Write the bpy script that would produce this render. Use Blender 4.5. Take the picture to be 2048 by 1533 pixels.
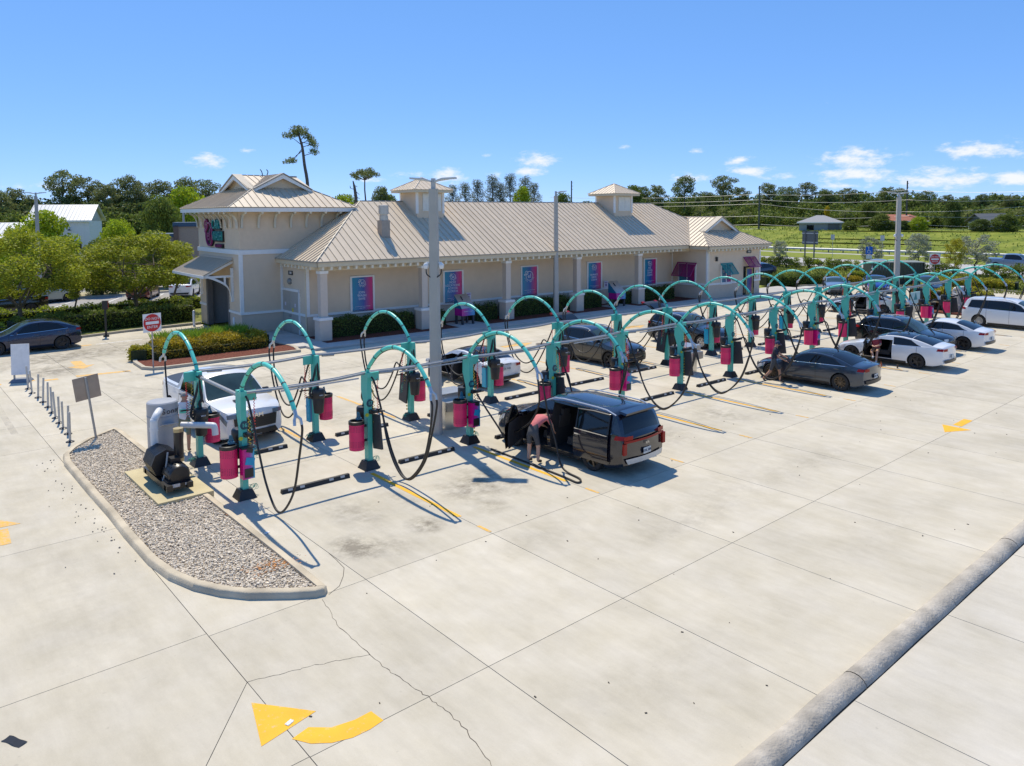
import bpy, bmesh, math, random
import numpy as np
from mathutils import Vector, Matrix, Euler
random.seed(7); rng = np.random.default_rng(7)
for o in list(bpy.data.objects): bpy.data.objects.remove(o)
SC = bpy.context.scene
COL = SC.collection
R = math.radians
# ---------------------------------------------------------------- camera
CP = (-6.8223, -12.3889, 6.9192); PIT, ROL, YAW = 0.0712, -0.0056, 0.7121
Fv = Vector((math.sin(YAW)*math.cos(PIT), math.cos(YAW)*math.cos(PIT), -math.sin(PIT)))
Rv = Vector((math.cos(YAW), -math.sin(YAW), 0)); Uv = Rv.cross(Fv)
Rv, Uv = Rv*math.cos(ROL)+Uv*math.sin(ROL), Uv*math.cos(ROL)-Rv*math.sin(ROL)
cam = bpy.data.cameras.new('camera'); camo = bpy.data.objects.new('camera', cam); COL.objects.link(camo)
m = Matrix((Rv, Uv, -Fv)).transposed().to_4x4(); m.translation = Vector(CP); camo.matrix_world = m
cam.sensor_width = 36; cam.lens = 1507.8251/2048*36; cam.shift_y = (538.2084-766.5)/2048
cam.clip_start = .1; cam.clip_end = 6000
SC.camera = camo
# ---------------------------------------------------------------- world, sun, exposure
SUN = Vector((.15, .57, 1.0)).normalized()           # towards the sun
EL = math.asin(SUN.z); AZ = math.atan2(SUN.x, SUN.y)
W_ = bpy.data.worlds.new('World'); SC.world = W_; W_.use_nodes = True
nt = W_.node_tree; nt.nodes.clear()
wo = nt.nodes.new('ShaderNodeOutputWorld'); bg = nt.nodes.new('ShaderNodeBackground')
sky = nt.nodes.new('ShaderNodeTexSky'); sky.sky_type = 'NISHITA'; sky.sun_disc = False
sky.sun_elevation = EL; sky.sun_rotation = AZ; sky.altitude = 0; sky.air_density = .5; sky.dust_density = 0; sky.ozone_density = 10
bg.inputs['Strength'].default_value = .134
nt.links.new(bg.outputs[0], wo.inputs[0])
def nd(nt, t, **k):
    n = nt.nodes.new(t)
    for a, v in k.items(): setattr(n, a, v)
    return n
def mth(nt, op, a, b=None, c=None):
    n = nt.nodes.new('ShaderNodeMath'); n.operation = op
    for i, x in enumerate((a, b, c)):
        if x is None: continue
        if isinstance(x, (int, float)): n.inputs[i].default_value = x
        else: nt.links.new(x, n.inputs[i])
    return n.outputs[0]
# clouds: small fair-weather puffs low over the horizon, placed by direction of view
tc = nd(nt, 'ShaderNodeTexCoord'); nz = nd(nt, 'ShaderNodeTexNoise'); nz.inputs['Scale'].default_value = 32; nz.inputs['Detail'].default_value = 9; nz.inputs['Roughness'].default_value = .66
mp = nd(nt, 'ShaderNodeMapping'); mp.inputs['Scale'].default_value = (1, 1, 2.6)
nt.links.new(tc.outputs['Generated'], mp.inputs[0]); nt.links.new(mp.outputs[0], nz.inputs['Vector'])
sp = nd(nt, 'ShaderNodeSeparateXYZ'); nt.links.new(tc.outputs['Generated'], sp.inputs[0])
az = mth(nt, 'ARCTAN2', sp.outputs[0], sp.outputs[1]); el = mth(nt, 'ARCSINE', sp.outputs[2])
def raydir(x, y):
    d = Fv+Rv*((x-1024)/1507.8)-Uv*((y-538.2)/1507.8); d.normalize(); return math.atan2(d.x, d.y), math.asin(d.z)
acc = None
for x, y, hw, hh, a in [(412,322,34,13,1),(1075,320,42,15,1),(1058,343,30,8,.9),(895,352,30,14,1),(830,352,40,9,.7),(1715,318,66,17,1),(1705,350,60,12,1),(1880,356,70,18,1),(1970,300,60,17,.95),(1500,342,42,9,.9),(1478,321,28,9,.9),(1385,356,36,11,.9),(1690,372,40,8,.7),(1395,303,14,6,.6),(2030,360,40,14,.9),(1960,352,50,10,.7),(494,302,14,5,.6),(1250,295,16,5,.4),(975,311,18,5,.6),(1650,208,10,9,.3),(1895,287,12,7,.5),(80,372,60,9,.45),(1560,352,40,8,.5),(995,352,24,7,.7),(735,360,40,6,.4),(1625,395,70,7,.35)]:
    a0, e0 = raydir(x, y); s = 1/1507.8
    dx = mth(nt, 'MULTIPLY', mth(nt, 'SUBTRACT', az, a0), 1/(hw*s)); dy = mth(nt, 'MULTIPLY', mth(nt, 'SUBTRACT', el, e0), 1/(hh*s))
    r2 = mth(nt, 'ADD', mth(nt, 'MULTIPLY', dx, dx), mth(nt, 'MULTIPLY', dy, dy))
    g_ = mth(nt, 'MULTIPLY', mth(nt, 'EXPONENT', mth(nt, 'MULTIPLY', r2, -.9)), a)
    acc = g_ if acc is None else mth(nt, 'MAXIMUM', acc, g_)
nn = mth(nt, 'MULTIPLY', mth(nt, 'SUBTRACT', nz.outputs['Fac'], .5), 3.6)
cl = nd(nt, 'ShaderNodeMapRange', interpolation_type='SMOOTHSTEP'); nt.links.new(mth(nt, 'ADD', acc, mth(nt, 'MULTIPLY', nn, mth(nt, 'MINIMUM', mth(nt, 'MULTIPLY', acc, 3.0), .75))), cl.inputs[0])
cl.inputs[1].default_value = .22; cl.inputs[2].default_value = 1.15; cl.inputs[4].default_value = .92
s3 = nd(nt, 'ShaderNodeSeparateColor'); nt.links.new(sky.outputs[0], s3.inputs[0]); hs = nd(nt, 'ShaderNodeCombineColor')   # deep saturated blue of the photograph's grading
for i, (k, r0, gm) in enumerate(((1.18,.826,.66),(2.75,1.82,.50),(6.2,4.43,.40))):
    nt.links.new(mth(nt, 'MULTIPLY', mth(nt, 'POWER', mth(nt, 'MULTIPLY', s3.outputs[i], 1/r0), gm), k), hs.inputs[i])
mx = nd(nt, 'ShaderNodeMixRGB'); mx.inputs[2].default_value = (6.4, 6.5, 6.8, 1)
nt.links.new(cl.outputs[0], mx.inputs[0]); nt.links.new(hs.outputs[0], mx.inputs[1]); nt.links.new(mx.outputs[0], bg.inputs[0])
sl = bpy.data.lights.new('sun', 'SUN'); sl.energy = 4.3; sl.angle = R(.53); sl.color = (1, .91, .75)
so = bpy.data.objects.new('sun', sl); COL.objects.link(so); so.rotation_euler = (-SUN).to_track_quat('-Z', 'Y').to_euler()
SC.view_settings.view_transform = 'Standard'; SC.view_settings.look = 'None'; SC.view_settings.exposure = 0.18; SC.view_settings.gamma = 1; SC.view_settings.use_curve_mapping = False
SC.cycles.use_denoising = True
SC.cycles.max_bounces = 6; SC.cycles.diffuse_bounces = 3; SC.cycles.transparent_max_bounces = 8
# ---------------------------------------------------------------- helpers
MATS = {}
def mat(name, col, rough=.55, metal=0, var=.08, scale=6, bump=0, bscale=60, coat=0, spec=.5, trans=0, emit=None, island=0, objr=0, rvar=0):
    if name in MATS: return MATS[name]
    m = bpy.data.materials.new(name); m.use_nodes = True; nt = m.node_tree; b = nt.nodes['Principled BSDF']
    b.inputs['Roughness'].default_value = rough; b.inputs['Metallic'].default_value = metal; b.inputs['Specular IOR Level'].default_value = spec
    if coat: b.inputs['Coat Weight'].default_value = coat; b.inputs['Coat Roughness'].default_value = .03
    tc = nd(nt, 'ShaderNodeTexCoord'); n = nd(nt, 'ShaderNodeTexNoise'); n.inputs['Scale'].default_value = scale; n.inputs['Detail'].default_value = 5
    nt.links.new(tc.outputs['Object'], n.inputs['Vector'])
    fac = mth(nt, 'MULTIPLY', mth(nt, 'SUBTRACT', n.outputs['Fac'], .5), var*4)
    if island:
        g = nd(nt, 'ShaderNodeNewGeometry'); fac = mth(nt, 'ADD', fac, mth(nt, 'MULTIPLY', mth(nt, 'SUBTRACT', g.outputs['Random Per Island'], .5), island*2))
    if objr:
        g = nd(nt, 'ShaderNodeObjectInfo'); fac = mth(nt, 'ADD', fac, mth(nt, 'MULTIPLY', mth(nt, 'SUBTRACT', g.outputs['Random'], .5), objr*2))
    f1 = mth(nt, 'ADD', fac, 1.0)
    vm = nd(nt, 'ShaderNodeVectorMath', operation='SCALE'); vm.inputs[0].default_value = col[:3]; nt.links.new(f1, vm.inputs['Scale'])
    nt.links.new(vm.outputs[0], b.inputs['Base Color'])
    if rvar:
        nt.links.new(mth(nt, 'ADD', mth(nt, 'MULTIPLY', n.outputs['Fac'], rvar), rough-rvar/2), b.inputs['Roughness'])
    if bump:
        n2 = nd(nt, 'ShaderNodeTexNoise'); n2.inputs['Scale'].default_value = bscale; n2.inputs['Detail'].default_value = 4; nt.links.new(tc.outputs['Object'], n2.inputs['Vector'])
        bp = nd(nt, 'ShaderNodeBump'); bp.inputs['Strength'].default_value = bump; bp.inputs['Distance'].default_value = .02; nt.links.new(n2.outputs['Fac'], bp.inputs['Height']); nt.links.new(bp.outputs[0], b.inputs['Normal'])
    if trans:
        t = nd(nt, 'ShaderNodeBsdfTranslucent'); nt.links.new(vm.outputs[0], t.inputs[0]); ms = nd(nt, 'ShaderNodeMixShader'); ms.inputs[0].default_value = trans
        nt.links.new(b.outputs[0], ms.inputs[1]); nt.links.new(t.outputs[0], ms.inputs[2]); nt.links.new(ms.outputs[0], nt.nodes['Material Output'].inputs[0])
    if emit: b.inputs['Emission Color'].default_value = (*emit[:3], 1); b.inputs['Emission Strength'].default_value = emit[3]
    MATS[name] = m; return m
def rot2(x, y, a): c, s = math.cos(a), math.sin(a); return x*c-y*s, x*s+y*c
class MB:
    def __init__(s): s.v = []; s.f = []; s.mi = []; s.m = 0
    def add(s, vs, fs):
        o = len(s.v); s.v += [tuple(p) for p in vs]; s.f += [tuple(o+i for i in f) for f in fs]; s.mi += [s.m]*len(fs); return s
    def box(s, c, d, rz=0, rx=0, ry=0, top=1, tx=None):
        M_ = Euler((rx, ry, rz)).to_matrix(); vs = []; tx = top if tx is None else tx
        for z in (-.5, .5):
            k = top if z > 0 else 1; kx = tx if z > 0 else 1
            for x, y in ((-.5,-.5),(.5,-.5),(.5,.5),(-.5,.5)):
                vs.append(Vector(c)+M_@Vector((x*d[0]*kx, y*d[1]*k, z*d[2])))
        return s.add(vs, [(3,2,1,0),(4,5,6,7),(0,1,5,4),(1,2,6,5),(2,3,7,6),(3,0,4,7)])
    def tube(s, pts, r, n=8, cap=True):
        P = [Vector(p) for p in pts]; N = len(P); rs = r if isinstance(r, (list, tuple)) else [r]*N
        vs = []; up = None
        for i in range(N):
            t = (P[min(i+1, N-1)]-P[max(i-1, 0)])
            if t.length < 1e-9: t = Vector((0,0,1))
            t.normalize()
            if up is None: up = Vector((0,0,1)) if abs(t.z) < .9 else Vector((1,0,0))
            a = t.cross(up)
            if a.length < 1e-4: a = t.cross(Vector((0,1,0)))
            a.normalize(); b = a.cross(t).normalized(); up = b
            for k in range(n):
                w = 2*math.pi*k/n; vs.append(P[i]+(a*math.cos(w)+b*math.sin(w))*rs[i])
        fs = [(i*n+k, i*n+(k+1) % n, (i+1)*n+(k+1) % n, (i+1)*n+k) for i in range(N-1) for k in range(n)]
        if cap: fs += [tuple(range(n-1, -1, -1)), tuple((N-1)*n+k for k in range(n))]
        return s.add(vs, fs)
    def lathe(s, prof, c=(0,0,0), n=16, M_=None, cap=True):
        vs = []
        for r, z in prof:
            for k in range(n):
                w = 2*math.pi*k/n; p = Vector((r*math.cos(w), r*math.sin(w), z))
                if M_ is not None: p = M_@p
                vs.append(p+Vector(c))
        N = len(prof); fs = [(i*n+k, i*n+(k+1) % n, (i+1)*n+(k+1) % n, (i+1)*n+k) for i in range(N-1) for k in range(n)]
        if cap and prof[0][0] > 1e-6: fs.append(tuple(range(n-1, -1, -1)))
        if cap and prof[-1][0] > 1e-6: fs.append(tuple((N-1)*n+k for k in range(n)))
        return s.add(vs, fs)
    def prism(s, poly, z0, z1):
        n = len(poly); vs = [(x, y, z0) for x, y in poly]+[(x, y, z1) for x, y in poly]
        return s.add(vs, [tuple(range(n-1, -1, -1)), tuple(range(n, 2*n))]+[(i, (i+1) % n, n+(i+1) % n, n+i) for i in range(n)])
    def face(s, pts): return s.add(pts, [tuple(range(len(pts)))])
    def slab(s, pts, d):                                   # any planar 3-D polygon pushed along vector d
        n = len(pts); d = Vector(d); vs = [Vector(p) for p in pts]; vs = vs+[p+d for p in vs]
        return s.add(vs, [tuple(range(n-1, -1, -1)), tuple(range(n, 2*n))]+[(i, (i+1) % n, n+(i+1) % n, n+i) for i in range(n)])
    def grid(s, fn, nu, nv):
        vs = [fn(i/nu, j/nv) for i in range(nu+1) for j in range(nv+1)]
        return s.add(vs, [(i*(nv+1)+j, (i+1)*(nv+1)+j, (i+1)*(nv+1)+j+1, i*(nv+1)+j+1) for i in range(nu) for j in range(nv)])
    def mesh(s, name, mats, ang=35):
        me = bpy.data.meshes.new(name); me.from_pydata(s.v, [], s.f)
        for mm in (mats if isinstance(mats, (list, tuple)) else [mats]): me.materials.append(mm)
        me.polygons.foreach_set('material_index', s.mi)
        if ang: me.shade_smooth(); me.set_sharp_from_angle(angle=R(ang))
        me.update(); return me
    def build(s, name, mats, parent=None, ang=35, loc=(0,0,0), rz=0):
        return ob(name, s.mesh(name, mats, ang), parent, loc, rz)
def ob(name, me, parent=None, loc=(0,0,0), rz=0):
    o = bpy.data.objects.new(name, me); COL.objects.link(o); o.parent = parent; o.location = loc; o.rotation_euler = (0, 0, rz); return o
def thing(name, label, cat, loc=(0,0,0), rz=0, group=None):
    o = ob(name, None, None, loc, rz); o.empty_display_size = .2; return tag(o, label, cat, group)
def tag(o, label=None, cat=None, group=None, kind=None):
    if label: o['label'] = label
    if cat: o['category'] = cat
    if group: o['group'] = group
    if kind: o['kind'] = kind
    return o
def struct(o): o['kind'] = 'structure'; return o
def copy_tree(o, parent=None):
    c = o.copy(); COL.objects.link(c); c.parent = parent
    for ch in list(o.children): copy_tree(ch, c)
    return c
def smooth(pts, k=6):                                     # Catmull-Rom through points
    P = [Vector(p) for p in pts]; out = []
    for i in range(len(P)-1):
        a, b, c, d = P[max(i-1,0)], P[i], P[i+1], P[min(i+2, len(P)-1)]
        for j in range(k):
            t = j/k; out.append(.5*((2*b)+(c-a)*t+(2*a-5*b+4*c-d)*t*t+(3*b-a-3*c+d)*t**3))
    return out+[P[-1]]
def text(s, size, mats, parent, loc, rot, name='lettering', ext=.004, align='CENTER', sx=1):
    cu = bpy.data.curves.new('t', 'FONT'); cu.body = s; cu.size = size; cu.extrude = ext; cu.align_x = align; cu.align_y = 'CENTER'; cu.space_line = .95; cu.resolution_u = 3
    to = bpy.data.objects.new('t', cu)
    me = bpy.data.meshes.new_from_object(to); bpy.data.objects.remove(to); bpy.data.curves.remove(cu)
    me.materials.clear(); me.materials.append(mats); o = ob(name, me, parent, loc); o.rotation_euler = rot; o.scale = (sx, 1, 1); return o
def npmesh(name, V, F, mats, mi=None, smooth_=False):
    me = bpy.data.meshes.new(name); nv, nf = len(V), len(F); k = F.shape[1]
    me.vertices.add(nv); me.vertices.foreach_set('co', np.asarray(V, np.float32).ravel())
    me.loops.add(nf*k); me.loops.foreach_set('vertex_index', np.asarray(F, np.int32).ravel())
    me.polygons.add(nf); me.polygons.foreach_set('loop_start', np.arange(0, nf*k, k, dtype=np.int32)); me.polygons.foreach_set('loop_total', np.full(nf, k, np.int32))
    for mm in (mats if isinstance(mats, (list, tuple)) else [mats]): me.materials.append(mm)
    if mi is not None: me.polygons.foreach_set('material_index', np.asarray(mi, np.int32))
    me.polygons.foreach_set('use_smooth', np.full(nf, smooth_)); me.update(calc_edges=True); return me
def leaves(P, size, flat=.0, asp=.55, seed=1):
    """diamond leaves at points P (n,3); returns V,F"""
    r = np.random.default_rng(seed); n = len(P); d = r.normal(size=(n,3)); d[:,2] *= (1-flat*.6); d /= np.linalg.norm(d,axis=1)[:,None]
    q = r.normal(size=(n,3)); q -= (q*d).sum(1)[:,None]*d; q /= np.linalg.norm(q,axis=1)[:,None]
    s = (size*(.7+.6*r.random(n)))[:,None] if np.isscalar(size) else size[:,None]
    V = np.stack([P-d*s*.5, P+q*s*asp*.5, P+d*s*.5, P-q*s*asp*.5],1).reshape(-1,3)
    return V, np.arange(4*n).reshape(-1,4)
def ordn(i): return ['first','second','third','fourth','fifth','sixth','seventh','eighth','ninth','tenth','eleventh','twelfth','thirteenth','fourteenth','fifteenth','sixteenth','seventeenth','eighteenth','nineteenth','twentieth'][i]
# common materials
teal = mat('teal_paint', (.085,.50,.39), .38, var=.06, scale=3)
teal2 = mat('teal_plastic', (.10,.60,.48), .35, var=.04)
pink = mat('pink_powdercoat', (.80,.02,.13), .38, var=.05)
blackp = mat('black_plastic', (.018,.017,.017), .42, var=.2)
rubber = mat('black_rubber', (.022,.020,.018), .6, var=.2)
steel = mat('galvanised_steel', (.33,.33,.32), .45, .3, var=.10, scale=14)
stain = mat('stainless', (.62,.61,.58), .30, .9, var=.06, scale=4)
alu = mat('aluminium_pole', (.45,.46,.47), .5, .35, var=.06, scale=3)
white = mat('white_paint', (.78,.77,.74), .5, var=.03)
trim = mat('white_trim', (.80,.79,.75), .55, var=.04)
yellow = mat('yellow_paint', (.82,.42,.015), .7, var=.10, scale=9, bump=.2)
red = mat('red_plastic', (.62,.02,.012), .4, var=.05)
# ================================================================ ground and pavements
def concrete_mat(name, col, stains=()):
    m = bpy.data.materials.new(name); m.use_nodes = True; nt = m.node_tree; b = nt.nodes['Principled BSDF']; L = nt.links.new
    ge = nd(nt, 'ShaderNodeNewGeometry'); oi = nd(nt, 'ShaderNodeObjectInfo')
    def noise(sc, det=5, ro=.55, vec=None):
        n = nd(nt, 'ShaderNodeTexNoise'); n.inputs['Scale'].default_value = sc; n.inputs['Detail'].default_value = det; n.inputs['Roughness'].default_value = ro; L(vec or ge.outputs['Position'], n.inputs['Vector']); return n.outputs['Fac']
    mp = nd(nt, 'ShaderNodeMapping'); mp.inputs['Scale'].default_value = (1.6, .35, 1); mp.inputs['Rotation'].default_value = (0, 0, .5); L(ge.outputs['Position'], mp.inputs[0])
    f = mth(nt, 'MULTIPLY', mth(nt, 'SUBTRACT', noise(.55, 7, .65), .5), .60)
    f = mth(nt, 'ADD', f, mth(nt, 'MULTIPLY', mth(nt, 'SUBTRACT', noise(2.2, 6, .7, mp.outputs[0]), .5), .36))
    f = mth(nt, 'ADD', f, mth(nt, 'MULTIPLY', mth(nt, 'SUBTRACT', noise(45, 3, .7), .5), .16))
    f = mth(nt, 'ADD', f, mth(nt, 'MULTIPLY', mth(nt, 'SUBTRACT', oi.outputs['Random'], .5), .10))
    sp = noise(7, 3, .5); k = nd(nt, 'ShaderNodeMapRange'); L(sp, k.inputs[0]); k.inputs[1].default_value = .70; k.inputs[2].default_value = .78; k.inputs[4].default_value = -.16
    f = mth(nt, 'ADD', mth(nt, 'ADD', f, 1.0), k.outputs[0])
    dirt = None
    st = noise(2.3, 8, .75); st2 = noise(1.1, 4, .6)
    for x, y, rx, ry, a in stains:
        v = nd(nt, 'ShaderNodeVectorMath', operation='SUBTRACT'); L(ge.outputs['Position'], v.inputs[0]); v.inputs[1].default_value = (x, y, 0)
        w = nd(nt, 'ShaderNodeVectorMath', operation='MULTIPLY'); L(v.outputs[0], w.inputs[0]); w.inputs[1].default_value = (1/rx, 1/ry, 0)
        ln = nd(nt, 'ShaderNodeVectorMath', operation='LENGTH'); L(w.outputs[0], ln.inputs[0])
        q = mth(nt, 'MULTIPLY', mth(nt, 'MAXIMUM', mth(nt, 'SUBTRACT', 1.0, ln.outputs['Value']), 0.0), a)
        dirt = q if dirt is None else mth(nt, 'ADD', dirt, q)
    if dirt is not None:
        r = nd(nt, 'ShaderNodeMapRange'); L(st, r.inputs[0]); r.inputs[1].default_value = .38; r.inputs[2].default_value = .85
        dirtf = mth(nt, 'MINIMUM', mth(nt, 'MULTIPLY', dirt, r.outputs[0]), .62)
    hue = nd(nt, 'ShaderNodeMixRGB'); L(st2, hue.inputs[0]); hue.inputs[1].default_value = (col[0]*1.02, col[1], col[2]*.93, 1); hue.inputs[2].default_value = (col[0]*.98, col[1]*1.0, col[2]*1.09, 1)
    vm = nd(nt, 'ShaderNodeVectorMath', operation='SCALE'); L(hue.outputs[0], vm.inputs[0]); L(f, vm.inputs['Scale']); 
    if dirt is not None:
        sm_ = nd(nt, 'ShaderNodeMixRGB'); L(dirtf, sm_.inputs[0]); L(vm.outputs[0], sm_.inputs[1]); sm_.inputs[2].default_value = (.085,.066,.042,1); L(sm_.outputs[0], b.inputs['Base Color'])
    else: L(vm.outputs[0], b.inputs['Base Color'])
    b.inputs['Roughness'].default_value = .82; b.inputs['Specular IOR Level'].default_value = .3
    bp = nd(nt, 'ShaderNodeBump'); bp.inputs['Strength'].default_value = .25; bp.inputs['Distance'].default_value = .01; L(noise(70, 3, .7), bp.inputs['Height']); L(bp.outputs[0], b.inputs['Normal'])
    return m
STAINS = [(7.0,-2.5,2.5,.5,.35),(14,-2.2,3,.6,.3),(-4.2,3,1.2,6,.25),(-4.6,12,1.4,6,.3),(4.0,-.8,2.2,.7,.4),(1.6,3.1,.8,1.6,.9),(8.9,4.2,.9,.8,.9),(22.6,2.2,1.2,1.6,.8),(33,2.5,1.2,1.6,.8),(10,-5.6,5,.8,.22),(2,-5.5,2.6,1.1,.25),(.68,1.39,.65,.85,2.2),(2.43,1.37,.5,.6,2.2),(1.3,1.0,.9,.8,.8),(2.9,3.0,.5,1.2,.8),(5.4,2.6,1.1,1.6,1.5),(4.3,2.5,.9,1.2,1.3),(4.3,1.2,.6,.5,1.2),(8.4,.9,1.2,1.6,1.0),(12,2.2,1.3,1.8,.9),(15.4,2.4,1.3,1.8,.9),(19,2.4,1.2,1.8,.8),
          (1.6,12,1.6,2.4,.8),(5.2,11.5,1.3,2.4,.9),(8.6,12,1.2,2.2,.9),(15.6,12,1.2,2.4,.9),(-.4,26.5,1.6,1.9,2.0),(2.2,31,5.5,2.6,1.4),(-1,29.5,5,2.2,1.0),(6.5,33,4,3,1.1),(3,18.5,7,3,.55),(12,18.5,9,2.2,.5),(28,18,12,2.0,.5),(24,-1.5,9,1.6,.35),(10,-2,7,1.4,.35)]
conc = concrete_mat('concrete', (.53,.478,.368), STAINS)
conc2 = concrete_mat('concrete_pale', (.535,.49,.395))
walkm = concrete_mat('sidewalk_concrete', (.47,.445,.40))
kerbm = mat('kerb_concrete', (.46,.40,.30), .85, var=.16, scale=2.2, bump=.5, bscale=30)
joint = mat('joint_dark', (.10,.085,.065), .9, var=.2)
def noisemat(name, cols, scale, rough=.95, bump=.6, bscale=20, det=8):
    m = bpy.data.materials.new(name); m.use_nodes = True; nt = m.node_tree; b = nt.nodes['Principled BSDF']; L = nt.links.new
    ge = nd(nt, 'ShaderNodeNewGeometry'); n = nd(nt, 'ShaderNodeTexNoise'); n.inputs['Scale'].default_value = scale; n.inputs['Detail'].default_value = det; n.inputs['Roughness'].default_value = .7; L(ge.outputs['Position'], n.inputs['Vector'])
    cr = nd(nt, 'ShaderNodeValToRGB'); L(n.outputs['Fac'], cr.inputs[0]); e = cr.color_ramp.elements
    e[0].position = .32; e[1].position = .68; e[0].color = (*cols[0], 1); e[1].color = (*cols[-1], 1)
    for i, c in enumerate(cols[1:-1]):
        q = e.new(.32+.36*(i+1)/(len(cols)-1)); q.color = (*c, 1)
    L(cr.outputs[0], b.inputs['Base Color']); b.inputs['Roughness'].default_value = rough; b.inputs['Specular IOR Level'].default_value = .2
    n2 = nd(nt, 'ShaderNodeTexNoise'); n2.inputs['Scale'].default_value = bscale; n2.inputs['Detail'].default_value = 5; L(ge.outputs['Position'], n2.inputs['Vector'])
    bp = nd(nt, 'ShaderNodeBump'); bp.inputs['Strength'].default_value = bump; bp.inputs['Distance'].default_value = .05; L(n2.outputs['Fac'], bp.inputs['Height']); L(bp.outputs[0], b.inputs['Normal']); return m
lawnm = noisemat('lawn', [(.15,.18,.025),(.20,.24,.03),(.27,.25,.06)], .9)
rough_grass = noisemat('rough_grass', [(.07,.10,.015),(.15,.19,.025),(.22,.25,.035),(.30,.29,.07)], .30, bump=1, bscale=2.5)
mulch = noisemat('mulch', [(.07,.022,.014),(.17,.055,.035),(.26,.10,.065)], 14, bump=1, bscale=30)
asphm = noisemat('asphalt_lot', [(.30,.285,.265),(.34,.325,.30),(.38,.365,.335)], 1.3, .9, .3, 60)
roadm = noisemat('road_asphalt', [(.40,.385,.36),(.45,.435,.41)], .4, .9, .2, 60)

def sheet(name, poly, z, m): return struct(MB().face([(x, y, z) for x, y in poly]).build(name, m, ang=0))
sheet('ground', [(-2500,-1500),(3000,-1500),(3000,3000),(-2500,3000)], -.06, rough_grass)
# ---- concrete slabs cut by their joints
def clip(poly, a, b, c):                                   # keep a*x+b*y<=c
    out = []
    for i, p in enumerate(poly):
        q = poly[(i+1) % len(poly)]; dp = a*p[0]+b*p[1]-c; dq = a*q[0]+b*q[1]-c
        if dp <= 0: out.append(p)
        if dp*dq < 0: t = dp/(dp-dq); out.append((p[0]+(q[0]-p[0])*t, p[1]+(q[1]-p[1])*t))
    return out
def split(polys, a, b, c, where=None):
    out = []
    for p in polys:
        if where and not where(sum(x for x, _ in p)/len(p), sum(y for _, y in p)/len(p)): out.append(p); continue
        for s in (1, -1):
            q = clip(p, a*s, b*s, c*s)
            if len(q) > 2:
                ar = abs(sum(q[i][0]*q[(i+1) % len(q)][1]-q[(i+1) % len(q)][0]*q[i][1] for i in range(len(q))))/2
                if ar > .01: out.append(q)
    return out
def inset(p, d):
    n = len(p); out = []
    ar = sum(p[i][0]*p[(i+1) % n][1]-p[(i+1) % n][0]*p[i][1] for i in range(n)); s = 1 if ar > 0 else -1
    for i in range(n):
        a, b, c = Vector(p[i-1]), Vector(p[i]), Vector(p[(i+1) % n]); e1 = (b-a).normalized(); e2 = (c-b).normalized()
        n1 = Vector((-e1.y, e1.x))*s; n2 = Vector((-e2.y, e2.x))*s; k = 1+n1.dot(n2)
        out.append(tuple(b+(n1+n2)*(d/max(k, .3))))
    return out
pav = struct(ob('concrete_pavement', None))
pv = MB()
XJ = [.145]+[3.27+3.49*k for k in range(19)]
def slabs(polys, m, gap=.006):
    for p in polys: MB().prism(inset(p, gap), -.014, 0).build('slab', m, pav, ang=0)
A_ = [(-2.8,-7.4),(64,-7.4),(64,23.2),(-2.8,23.2)]
P = [A_]
for x in XJ: P = split(P, 1, 0, x, (lambda cx, cy: True))
for y in (-3.71, 0, 7.3, 11.2, 15.1, 19.0): P = split(P, 0, 1, y)
slabs(P, conc)
Lp = [[(-26,-34),(-2.8,-34),(-2.8,36.3),(-26,36.3)]]
for y in (-7.4, -3.7, .1, 5.8, 13.65, 16.9, 23.2, 29.5): Lp = split(Lp, 0, 1, y)
for x in (-7.6, -12.5, -17, -21.5): Lp = split(Lp, 1, 0, x, lambda cx, cy: cy > -3.7)
Lp = split(Lp, 1.35, -1.06, 1.35*-2.8-1.06*-1.64, lambda cx, cy: -3.7 < cy < .1 and cx > -7.6)
slabs(Lp, conc)
U = [[(-2.8,23.2),(10.6,23.2),(10.6,29.5),(-2.8,29.5)],[(-2.8,29.5),(9.6,29.5),(9.6,37.2),(-2.8,36.3)]]
for x in (0.0, 3.2, 6.4): U = split(U, 1, 0, x)
slabs(U, conc)
N_ = [[(-2.8,-34),(74,-34),(74,-7.78),(-2.8,-7.78)]]
for x in [.145]+[3.55+3.49*k for k in range(21)]: N_ = split(N_, 1, 0, x)
for y in (-11.5, -15.3, -19, -23): N_ = split(N_, 0, 1, y)
slabs(N_, conc2)
E_ = [[(64,-7.4),(68.3,-7.4),(68.3,8),(69.2,11),(68.6,14.5),(66,19),(64,22)]]
for y in (-3.7, 0, 7.3, 11.2, 15.1, 19): E_ = split(E_, 0, 1, y)
slabs(E_, conc)
pv.face([(-26,-34,-.012),(74,-34,-.012),(74,-7.4,-.012),(69.3,11,-.012),(64,23.2,-.012),(9.6,23.2,-.012),(9.6,37.2,-.012),(-26,36.3,-.012)]); pv.build('joint_filler', joint, pav, ang=0)
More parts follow.
